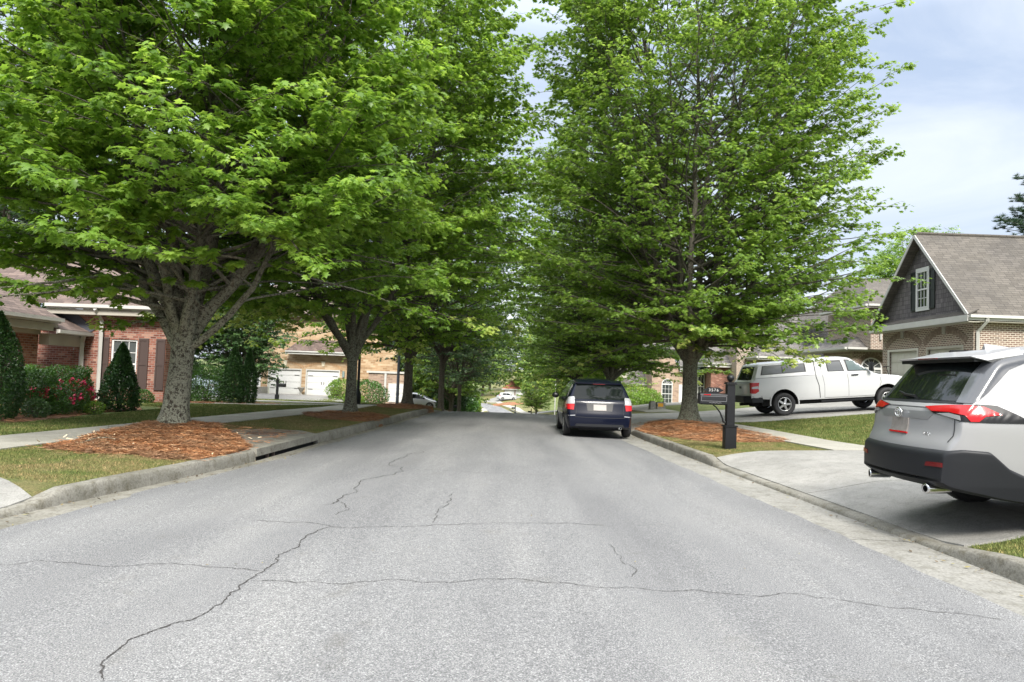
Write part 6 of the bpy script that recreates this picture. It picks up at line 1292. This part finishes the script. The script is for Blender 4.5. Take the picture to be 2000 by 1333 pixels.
        panel('side_glass', bv, [(1.30, 0, 1.20), (1.7, 0, 1.12), (2.85, 0, 1.10), (3.2, 0, 1.14), (2.78, 0, 1.50), (2.5, 0, 1.585), (1.5, 0, 1.58), (1.35, 0, 1.40)], (0, -sy, 0), GLASSD, r, .004, .06)
        panel('pillar_trim', bv, [(.19, sy*.68, 1.15), (.22, sy*.83, 1.145), (.38, sy*.82, 1.25), (.66, sy*.76, 1.46), (.90, sy*.74, 1.545), (.90, sy*.66, 1.61), (.60, sy*.58, 1.57), (.42, sy*.60, 1.42)], (1, -sy*.9, 0), plain('grey_trim', (.05, .053, .06), .3, coat=.6), r, .009, .018)
        m = MB(); m.box(1.0, min(sy*.69, sy*.73), 1.66, 2.6, max(sy*.69, sy*.73), 1.695); m.build('roof_rail', BLACKM, r, world=False, bevel=.01)
        m = MB(); M = Matrix.Translation((-.03, sy*.56, .345)) @ Matrix.Rotation(R(90), 4, 'Y'); m.lathe([(.030, .0), (.043, -.004), (.047, .01), (.047, .22), (.03, .24)], 20, M); m.lathe([(0, .06), (.032, .06)], 20, M, 1); m.build('exhaust_tip', [CHROME, DARK], r, world=False)
        panel('reflector', bv, [(0, sy*.58, .56), (0, sy*.76, .565), (0, sy*.76, .605), (0, sy*.60, .60)], RD, REDD, r, .052, .04, .03)
        ribbon('body_seam', bv, [(0, sy*.76, 1.02), (0, sy*.765, .93), (0, sy*.77, .85), (0, sy*.74, .79)], RD, SEAM, r, .010, .003)
    ribbon('crease', bv, [(0, -.72, 1.095), (0, 0, 1.10), (0, .72, 1.095)], RD, SEAM, r, .008)
    panel('plate_recess', bv, [(0, -.44, .985), (0, .44, .985), (0, .52, 1.06), (0, -.52, 1.06)], RD, plain('silver_shade', (.30, .30, .31), .35, metal=.5, coat=.6), r, .0035, .06)
    panel('licence_plate', bv, [(0, -.16, .845), (0, .16, .845), (0, .16, .985), (0, -.16, .985)], RD, PLATE, r, .012, .06); panel('plate_frame', bv, [(0, -.17, .83), (0, .17, .83), (0, .17, .845), (0, -.17, .845)], RD, REDL, r, .014, .06)
    m = MB(); M0 = Matrix.Translation((.078, 0, 1.035)) @ Matrix.Rotation(R(-90), 4, 'Y')     # three-oval badge
    def ring(rx, ry, cy, t=.006):
        pts = [M0 @ Vector((ry*math.sin(a)+cy, rx*math.cos(a), .004)) for a in np.linspace(0, 2*math.pi, 29)]; m.tube(pts, t, 5, cap=False)
    ring(.066, .044, 0, .007); ring(.020, .041, 0, .005); ring(.045, .016, .022, .005); m.build('badge', CHROME, r, world=False)
    cu = bpy.data.curves.new('t', 'FONT'); cu.body = 'AWD'; cu.size = .05; cu.extrude = .002; t = bpy.data.objects.new('tmp', cu); me = bpy.data.meshes.new_from_object(t); bpy.data.objects.remove(t); o = bpy.data.objects.new('badge_text', me); COL.objects.link(o); me.materials.clear(); me.materials.append(CHROME); o.parent = r; o.location = (.052, -.50, .84); o.rotation_euler = (R(90), 0, R(-90))
    m = MB(); m.tube([(.22, -.05, 1.20), (.22, .15, 1.215), (.24, .33, 1.245)], [.016, .012, .006], 6); m.build('wiper', BLACKM, r, world=False)
    m = MB(); m.add([(.95, 0, 1.67), (1.20, 0, 1.70), (.96, 0, 1.735), (.95, .035, 1.66), (1.2, .03, 1.68), (.95, -.035, 1.66), (1.2, -.03, 1.68)], [(0, 2, 3), (3, 2, 1, 4), (0, 5, 2), (5, 6, 1, 2)]); m.build('roof_antenna', PSIL, r, world=False)
    ribbon('roof_seam', bv, [(.86, -.69, 1.9), (.90, -.55, 1.9)], (0, 0, -1), SEAM, r, .010)
    for sy in (-1, 1):
        wheel(r, 1.26, sy*.80, .352, .23, 5, .66, sy); wheel(r, 3.64, sy*.80, .352, .23, 5, .66, sy)
        ribbon('door_seam', bv, [(1.55, 0, 1.5), (1.5, 0, 1.1), (1.35, 0, .8), (1.42, 0, .5), (1.5, 0, .4), (2.4, 0, .36), (2.42, 0, 1.0), (2.45, 0, 1.55)], (0, -sy, 0), SEAM, r, .008)
        m = MB(); m.box(3.0, min(sy*.93, sy*1.08), 1.05, 3.16, max(sy*.93, sy*1.08), 1.2); m.build('mirror', BLACKM, r, world=False, bevel=.03)
    bow(r, .15)
    x, y = 3.92, 7.56; z = T(x+1.26, y)+.005; z2 = T(x+3.64, y)+.005; pt = math.atan2(z2-z, 2.38); r.location = (x, y, z-math.sin(pt)*1.26); r.rotation_euler = (0, -pt, R(-1)); return r
suv()
RD = (1, 0, 0)
def put(r, x, y, head, wb, x0, dz=.01, z=None):
    """stand the car on the ground: rear axle x0 behind the tail, wheelbase wb"""
    h = R(head); c, s = math.cos(h), math.sin(h); za = T(x+c*x0, y+s*x0) if z is None else z; zb = T(x+c*(x0+wb), y+s*(x0+wb)) if z is None else z
    if z is None and abs(x) < 3.2: za = float(rz(y+s*x0))+.02; zb = float(rz(y+s*(x0+wb)))+.02
    pt = math.atan2(zb-za, wb); r.location = (x, y, za+dz-math.sin(pt)*x0); r.rotation_euler = (0, -pt, h)
# ---- navy hatchback parked at the right kerb
def hatchback():
    r = thing('parked_car', 'dark navy hatchback seen from behind, parked at the right kerb', 'car'); HW = .85
    prof = [(0, .34), (.0, .45), (.012, .60), (.028, .64), (.05, .72), (.085, .85), (.11, .96), (.17, 1.02), (.30, 1.20), (.42, 1.37), (.50, 1.45), (.75, 1.49), (1.3, 1.525), (2.0, 1.52), (2.4, 1.46), (2.9, 1.2), (3.3, 1.0), (3.8, .84), (4.0, .70), (4.1, .5), (4.1, .4)]
    side = [(.15, .93), (.4, .98), (.60, 1.0), (.80, .995), (.93, .97), (1.0, .94), (1.2, .835), (1.4, .72), (1.5, .64)]
    plan = [(0, .86), (.05, .90), (.15, .94), (.4, .975), (.8, 1), (3.1, .99), (3.7, .92), (4.0, .75), (4.1, .6)]
    cuts = [(.72, .30, .34, -1.1, -.5), (.72, .30, .34, .5, 1.1), (3.22, .30, .34, -1.1, -.5), (3.22, .30, .34, .5, 1.1)]
    b = loft('body', prof, [(0, .30), (.1, .24), (.5, .20), (3.8, .18), (4.1, .28)], plan, side, [(0, .03), (.1, .07), (.5, .09), (4, .09)], [(0, 0), (.4, 0), (.8, .03), (4, .03)], [PNAV, DARK], r, HW, cuts=cuts); bv = bvh_of(b)
    panel('rear_window', bv, [(0, -.66, 1.0), (0, .66, 1.0), (0, .57, 1.36), (0, .50, 1.405), (0, -.50, 1.405), (0, -.57, 1.36)], RD, GLASSD, r, .004, .05)
    m = MB(); m.solid([(.38, -.56, 1.435), (.38, .56, 1.435), (.85, .60, 1.51), (.85, -.60, 1.51)], (0, 0, -.035)); m.build('spoiler', PNAV, r, world=False, bevel=.01); m = MB(); m.box(.40, -.15, 1.395, .47, .15, 1.415); m.build('brake_lamp', REDD, r, world=False)
    for sy in (-1, 1):
        cd = (1, -sy*.8, 0)
        panel('tail_lamp', bv, [(.09, sy*.60, .715), (.10, sy*.61, .87), (.3, sy*.83, .86), (.34, sy*.835, .76), (.14, sy*.76, .735)], cd, REDL, r, .014, .02); panel('clear_lamp', bv, [(.10, sy*.60, .872), (.12, sy*.63, 1.0), (.15, sy*.66, 1.06), (.26, sy*.78, 1.03), (.32, sy*.83, .862)], cd, CLEARL, r, .014, .02)
        panel('side_window', bv, [(.62, 0, 1.06), (1.9, 0, 1.0), (3.0, 0, .98), (2.45, 0, 1.36), (2.0, 0, 1.44), (1.2, 0, 1.45), (.75, 0, 1.38)], (0, -sy, 0), GLASSD, r, .004, .06)
        wheel(r, .72, sy*.745, .298, .19, 6, .62, sy); wheel(r, 3.22, sy*.745, .298, .19, 6, .62, sy)
        m = MB(); m.lathe([(0, -.06), (.05, -.05), (.085, 0), (.05, .06), (0, .07)], 12, Matrix.Translation((2.72, sy*.93, 1.03)) @ Matrix.Diagonal((.6, 1.15, 1, 1)) @ Matrix.Rotation(R(90), 4, 'Y')); m.build('mirror', BLACKM, r, world=False)
        ribbon('body_seam', bv, [(0, sy*.60, .94), (0, sy*.585, .80), (0, sy*.57, .68), (0, sy*.60, .54)], RD, SEAM, r, .008); panel('reflector', bv, [(0, sy*.60, .565), (0, sy*.76, .555), (0, sy*.76, .575), (0, sy*.60, .59)], RD, CLEARL, r, .006, .05)
    ribbon('hatch_seam', bv, [(0, -.60, .54), (0, -.3, .53), (0, .3, .53), (0, .60, .54)], RD, SEAM, r, .010); pass
    panel('diffuser', bv, [(0, -.60, .30), (0, .60, .30), (0, .56, .365), (0, -.56, .365)], RD, PLAST, r, .008, .05); panel('licence_plate', bv, [(0, -.155, .715), (0, .155, .715), (0, .155, .865), (0, -.155, .865)], RD, PLATE, r, .014, .06)
    panel('plate_recess', bv, [(0, -.30, .70), (0, .30, .70), (0, .33, .90), (0, -.33, .90)], RD, BLACKM, r, .004, .06)
    m = MB(); m.box(.12, -.55, .20, .6, .5, .25); m.build('underbody', DARK, r, world=False); m = MB(); M = Matrix.Translation((.0, -.50, .265)) @ Matrix.Rotation(R(90), 4, 'Y'); m.lathe([(.026, 0), (.036, -.003), (.038, .2), (.02, .24)], 14, M); m.build('exhaust_tip', CHROME, r, world=False)
    m = MB(); m.tube([(.20, .02, 1.06), (.22, .2, 1.08), (.25, .36, 1.10)], [.014, .01, .005], 5); m.build('wiper', BLACKM, r, world=False)
    m = MB(); m.box(1.15, -.56, .55, 1.3, -.12, 1.12); m.box(1.15, .12, .55, 1.3, .56, 1.12); bow(r, .07); put(r, 2.24, 18.35, 90, 2.5, .72); r.scale = (1, 1.02, .95)
hatchback()
# ---- white pickup with canopy on the drive of the gabled house
def pickup():
    r = thing('pickup_truck', 'white pickup truck with a windowed bed canopy, parked on the gabled house driveway', 'truck'); HW = 1.0
    prof = [(0, .70), (.0, .8), (.005, 1.0), (.01, 1.20), (.03, 1.235), (.12, 1.27), (.25, 1.55), (.36, 1.80), (.46, 1.86), (.7, 1.88), (2.1, 1.92), (2.36, 1.925), (2.46, 1.94), (2.8, 1.965), (3.4, 1.965), (3.7, 1.91), (4.1, 1.62), (4.5, 1.33), (4.7, 1.28), (5.4, 1.20), (5.7, 1.08), (5.80, .85), (5.81, .6), (5.81, .5)]
    side = [(.4, .96), (.55, .985), (.75, 1.0), (.95, 1.0), (1.2, .99), (1.38, .975), (1.42, .95), (1.7, .875), (1.9, .80), (2.0, .78)]
    plan = [(0, .955), (.05, .975), (.2, .99), (.8, 1), (5.0, 1), (5.5, .94), (5.75, .80), (5.81, .7)]
    cuts = [(1.2, .44, .49, -1.2, -.55), (1.2, .44, .49, .55, 1.2), (4.9, .44, .49, -1.2, -.55), (4.9, .44, .49, .55, 1.2)]
    b = loft('body', prof, [(0, .66), (.6, .60), (1.7, .52), (5.3, .5), (5.81, .5)], plan, side, [(0, .03), (.1, .05), (.4, .10), (4, .12), (5.8, .1)], [(0, 0), (.4, 0), (.8, .03), (4, .03)], [PWHT, DARK], r, HW, cuts=cuts, n_st=170); bv = bvh_of(b)
    TG = plain('tailgate_shade_trim', (.06, .06, .065), .5)
    panel('canopy_rear_window', bv, [(0, -.72, 1.30), (0, .72, 1.30), (0, .62, 1.76), (0, -.62, 1.76)], RD, GLASSD, r, .006, .07); panel('tailgate_handle', bv, [(0, -.09, 1.0), (0, .09, 1.0), (0, .09, 1.08), (0, -.09, 1.08)], RD, TG, r, .012, .06)
    ribbon('tailgate_seam', bv, [(0, -.80, .75), (0, -.81, 1.22), (0, .81, 1.22), (0, .80, .75)], RD, SEAM, r, .012)
    m = MB()
    for z0, z1, x0 in ((.50, .70, -.14), (.70, .745, -.16)): m.prism([(x0, -.62), (x0, .62), (.02, .97), (.42, .995), (.42, -.995), (.02, -.97)], z0, z1-.002)
    m.build('rear_bumper', PLAST, r, world=False, bevel=.015); m = MB(); m.box(-.05, -.06, .38, .6, .06, .48); m.box(.25, -.5, .34, .5, -.1, .5); m.build('hitch', DARK, r, world=False)
    for sy in (-1, 1):
        sd_ = (0, -sy, 0); cd = (1, -sy*1.0, 0)
        panel('canopy_window', bv, [(.40, 0, 1.45), (2.06, 0, 1.50), (2.06, 0, 1.80), (.52, 0, 1.775)], sd_, BLACKM, r, .003, .08); panel('canopy_glass', bv, [(.46, 0, 1.475), (1.20, 0, 1.495), (1.20, 0, 1.765), (.56, 0, 1.752)], sd_, GLASS_S, r, .008, .08); panel('canopy_glass', bv, [(1.24, 0, 1.497), (2.01, 0, 1.52), (2.01, 0, 1.778), (1.24, 0, 1.766)], sd_, GLASS_S, r, .008, .08)
        panel('rear_door_window', bv, [(2.82, 0, 1.46), (3.42, 0, 1.45), (3.34, 0, 1.85), (2.80, 0, 1.855)], sd_, BLACKM, r, .003, .08); panel('rear_door_glass', bv, [(2.86, 0, 1.48), (3.38, 0, 1.47), (3.31, 0, 1.80), (2.84, 0, 1.80)], sd_, GLASS_S, r, .008, .08)
        panel('front_door_window', bv, [(3.53, 0, 1.44), (4.60, 0, 1.42), (4.30, 0, 1.60), (3.86, 0, 1.83), (3.48, 0, 1.865)], sd_, BLACKM, r, .003, .08); panel('front_door_glass', bv, [(3.57, 0, 1.47), (4.50, 0, 1.45), (4.26, 0, 1.58), (3.84, 0, 1.79), (3.53, 0, 1.825)], sd_, GLASSL, r, .008, .08)
        ribbon('bed_gap', bv, [(2.38, 0, 1.88), (2.38, 0, 1.3), (2.46, 0, 1.0), (2.48, 0, .56)], sd_, SEAM, r, .026); ribbon('canopy_joint', bv, [(.15, 0, 1.345), (1.2, 0, 1.36), (2.36, 0, 1.37)], sd_, TG, r, .012)
        ribbon('door_seam', bv, [(2.60, 0, 1.88), (2.60, 0, 1.45), (2.66, 0, 1.0), (2.64, 0, .56), (3.5, 0, .55), (3.52, 0, 1.1), (3.46, 0, 1.88)], sd_, SEAM, r, .010); ribbon('door_seam', bv, [(3.52, 0, .55), (4.5, 0, .56), (4.68, 0, 1.0), (4.64, 0, 1.35)], sd_, SEAM, r, .010)
        panel('door_handle', bv, [(3.64, 0, 1.28), (3.88, 0, 1.285), (3.88, 0, 1.325), (3.64, 0, 1.32)], sd_, BLACKM, r, .035, .08, .04)
        panel('tail_lamp', bv, [(.015, sy*.86, .84), (.015, sy*.86, 1.20), (.30, sy*.99, 1.20), (.26, sy*.99, 1.0), (.28, sy*.99, .90), (.14, sy*.98, .82)], cd, REDL, r, .012, .04); panel('reversing_lamp', bv, [(.06, sy*.93, .99), (.06, sy*.93, 1.06), (.25, sy*.99, 1.08), (.26, sy*.99, .99)], cd, CLEARL, r, .018, .04)
        m = MB(); m.box(2.5, min(sy*.86, sy*.99), .40, 4.4, max(sy*.86, sy*.99), .47); m.build('running_board', BLACKM, r, world=False, bevel=.015)
        m = MB(); m.box(4.28, min(sy*.98, sy*1.02), 1.45, 4.36, max(sy*.98, sy*1.02), 1.52); m.box(4.25, min(sy*1.02, sy*1.20), 1.42, 4.36, max(sy*1.02, sy*1.20), 1.72); m.build('mirror', BLACKM, r, world=False, bevel=.025)
        m = MB(); n = 20
        for k in range(n):
            a0, a1 = R(-8+196*k/n), R(-8+196*(k+1)/n); q = [(1.2+rr*math.cos(a), .44+rr*math.sin(a)) for rr, a in ((.49, a0), (.49, a1), (.525, a1), (.525, a0))]; m.solid([(p[0], sy*.955, p[1]) for p in q], (0, sy*.055, 0))
        m.build('arch_flare', PWHT, r, world=False)
        wheel(r, 1.2, sy*.86, .40, .28, 5, .60, sy); wheel(r, 4.9, sy*.86, .40, .28, 5, .60, sy)
    m = MB(); m.tube([(5.1, -.75, 1.22), (5.04, -.75, 1.52)], .012, 5); m.box(4.93, -.78, 1.52, 5.13, -.72, 1.545); m.build('hood_antenna', BLACKM, r, world=False)
    m = MB(); m.box(.5, -.7, .36, 5.2, .7, .56); m.build('chassis', DARK, r, world=False); bow(r, .05, .8); put(r, 8.45, 26.95, 1.5, 3.7, 1.2, dz=.025)
GLASS_S = plain('smoked_glass', (.09, .095, .10), .12, spec=.5, coat=.2)
pickup()
# ---- distant cars
def far_car(label, paint, x, y, head, L, HW, H, style, z=None, cat='car'):
    r = thing('parked_car', label, cat); k = L/4.6; h = H
    if style == 'sloped': prof = [(0, .4), (.01, .7), (.08, .95), (.35, 1.25*h/1.5), (.8, 1.45*h/1.5), (1.8, h), (2.4, .97*h), (3.3, .68*h), (4.1, .55*h), (4.5, .45*h), (4.6, .3*h), (4.6, .25*h)]
    else: prof = [(0, .4), (.01, .75), (.08, 1.0), (.35, .82*h), (.55, .95*h), (1.4, h), (2.5, .99*h), (3.35, .66*h), (4.2, .60*h), (4.55, .48*h), (4.6, .32*h), (4.6, .28*h)]
    prof = [(a*k, b_) for a, b_ in prof]; W1 = .9*k; W2 = 3.6*k; b = loft('body', prof, [(0, .36), (.2*k, .25), (4.3*k, .22), (L, .3)], [(0, .85), (.15, .94), (.6, 1), (3.6*k, .99), (4.3*k, .87), (L, .6)], [(.2, .95), (.7, 1), (.95, .98), (1.05, .94), (1.5, .74), (2, .7)], [(0, .03), (.3, .1), (L, .1)], [(0, 0), (.8, .02), (4, .02)], [paint, DARK], r, HW, n_st=90, half=14, cuts=[(W1, .32, .37, -1.2, -.6), (W1, .32, .37, .6, 1.2), (W2, .32, .37, -1.2, -.6), (W2, .32, .37, .6, 1.2)]); bv = bvh_of(b)
    panel('rear_window', bv, [(0, -.62, .68*h), (0, .62, .68*h), (0, .52, .90*h), (0, -.52, .90*h)], RD, GLASSD, r, .006, .12); panel('licence_plate', bv, [(0, -.16, .55*h), (0, .16, .55*h), (0, .16, .63*h), (0, -.16, .63*h)], RD, PLATE, r, .01, .1)
    for sy in (-1, 1):
        x1 = 3.1*k; panel('side_window', bv, [(.75*k, 0, .68*h), (1.75*k, 0, .655*h), (1.75*k, 0, .91*h), (1.1*k, 0, .90*h)], (0, -sy, 0), GLASSD, r, .006, .12); panel('side_window', bv, [(1.82*k, 0, .655*h), (x1, 0, .635*h), (2.5*k, 0, .88*h), (1.82*k, 0, .91*h)], (0, -sy, 0), GLASSD, r, .006, .12)
        panel('tail_lamp', bv, [(.02, sy*.62, .56*h), (.02, sy*.62, .66*h), (.4, sy*HW, .68*h), (.4, sy*HW, .58*h)], (1, -sy, 0), REDL, r, .012, .1); panel('headlight', bv, [(4.45*k, sy*.6, .40*h), (4.4*k, sy*.6, .46*h), (4.0*k, sy*HW, .50*h), (4.1*k, sy*HW, .42*h)], (-1, -sy, 0), CLEARL, r, .012, .1)
        wheel(r, W1, sy*(HW-.11), .33, .21, 5, .62, sy); wheel(r, W2, sy*(HW-.11), .33, .21, 5, .62, sy); m = MB(); m.box(2.95*k, min(sy*HW*.97, sy*(HW+.14)), .66*h, 3.1*k, max(sy*HW*.97, sy*(HW+.14)), .74*h); m.build('mirror', BLACKM, r, world=False)
    put(r, x, y, head, W2-W1, W1, z=z); return r
far_car('silver sloped hatchback in the side street behind the third left maple', plain('pale_silver', (.55, .58, .62), .3, metal=.3, coat=1), -10.6, 68.2, -2, 4.3, .86, 1.5, 'sloped', z=-1.72)
far_car('small far white SUV in front of the white garage at the road bend', PWHT, -2.9, 172.5, 25, 4.7, .92, 1.72, 'suv', z=T(-1.5, 174)+.1)
far_car('pale blue car mostly hidden behind the hedge and the pale maple trunk', plain('ice_blue_paint', (.35, .42, .50), .3, metal=.3, coat=1), -19.9, 39.0, 12, 4.5, .9, 1.62, 'suv'); far_car('dark grey car peeking out right of the paired arborvitae', plain('graphite_paint', (.05, .055, .065), .3, metal=.4, coat=1), -20.6, 45.8, 8, 4.4, .88, 1.45, 'sloped')
# ------------------------------------------------------------ leaf litter along the gutters and a few bits on the road
LITTER = m_rnd('leaf_litter', [(0, (.05, .035, .02)), (.5, (.14, .10, .05)), (1, (.22, .20, .08))])
def litter():
    rg = np.random.default_rng(77); n = 900; y = rg.uniform(4, 32, n); L_ = rg.random(n) < .55; x = np.where(L_, kl(y)+np.abs(rg.normal(0, .16, n))+.03, kr(y)-np.abs(rg.normal(0, .14, n))-.03)
    k = rg.random(n) < .10; x = np.where(k, rg.uniform(-4, 3.2, n), x); z = rz(y)+np.where(k, .045, .014); a = rg.uniform(0, 6.28, n); s_ = np.where(k, .012, rg.uniform(.008, .03, n)); D = np.stack([np.cos(a), np.sin(a), rg.normal(.1, .2, n)], 1)*s_[:,None]; Q = np.stack([-np.sin(a), np.cos(a), rg.normal(0, .2, n)], 1)*s_[:,None]*.5; C = np.stack([x, y, z], 1)
    V = np.stack([C-D, C-Q, C+D, C+Q], 1).reshape(-1, 3); o = np_mesh('leaf_litter', V, np.arange(4*n).reshape(-1, 4), LITTER, None, {'rnd': rg.random(n)}, nper=4); meta(o, 'small brown leaf litter lying along both gutters', 'leaf litter', kind='stuff')
litter()
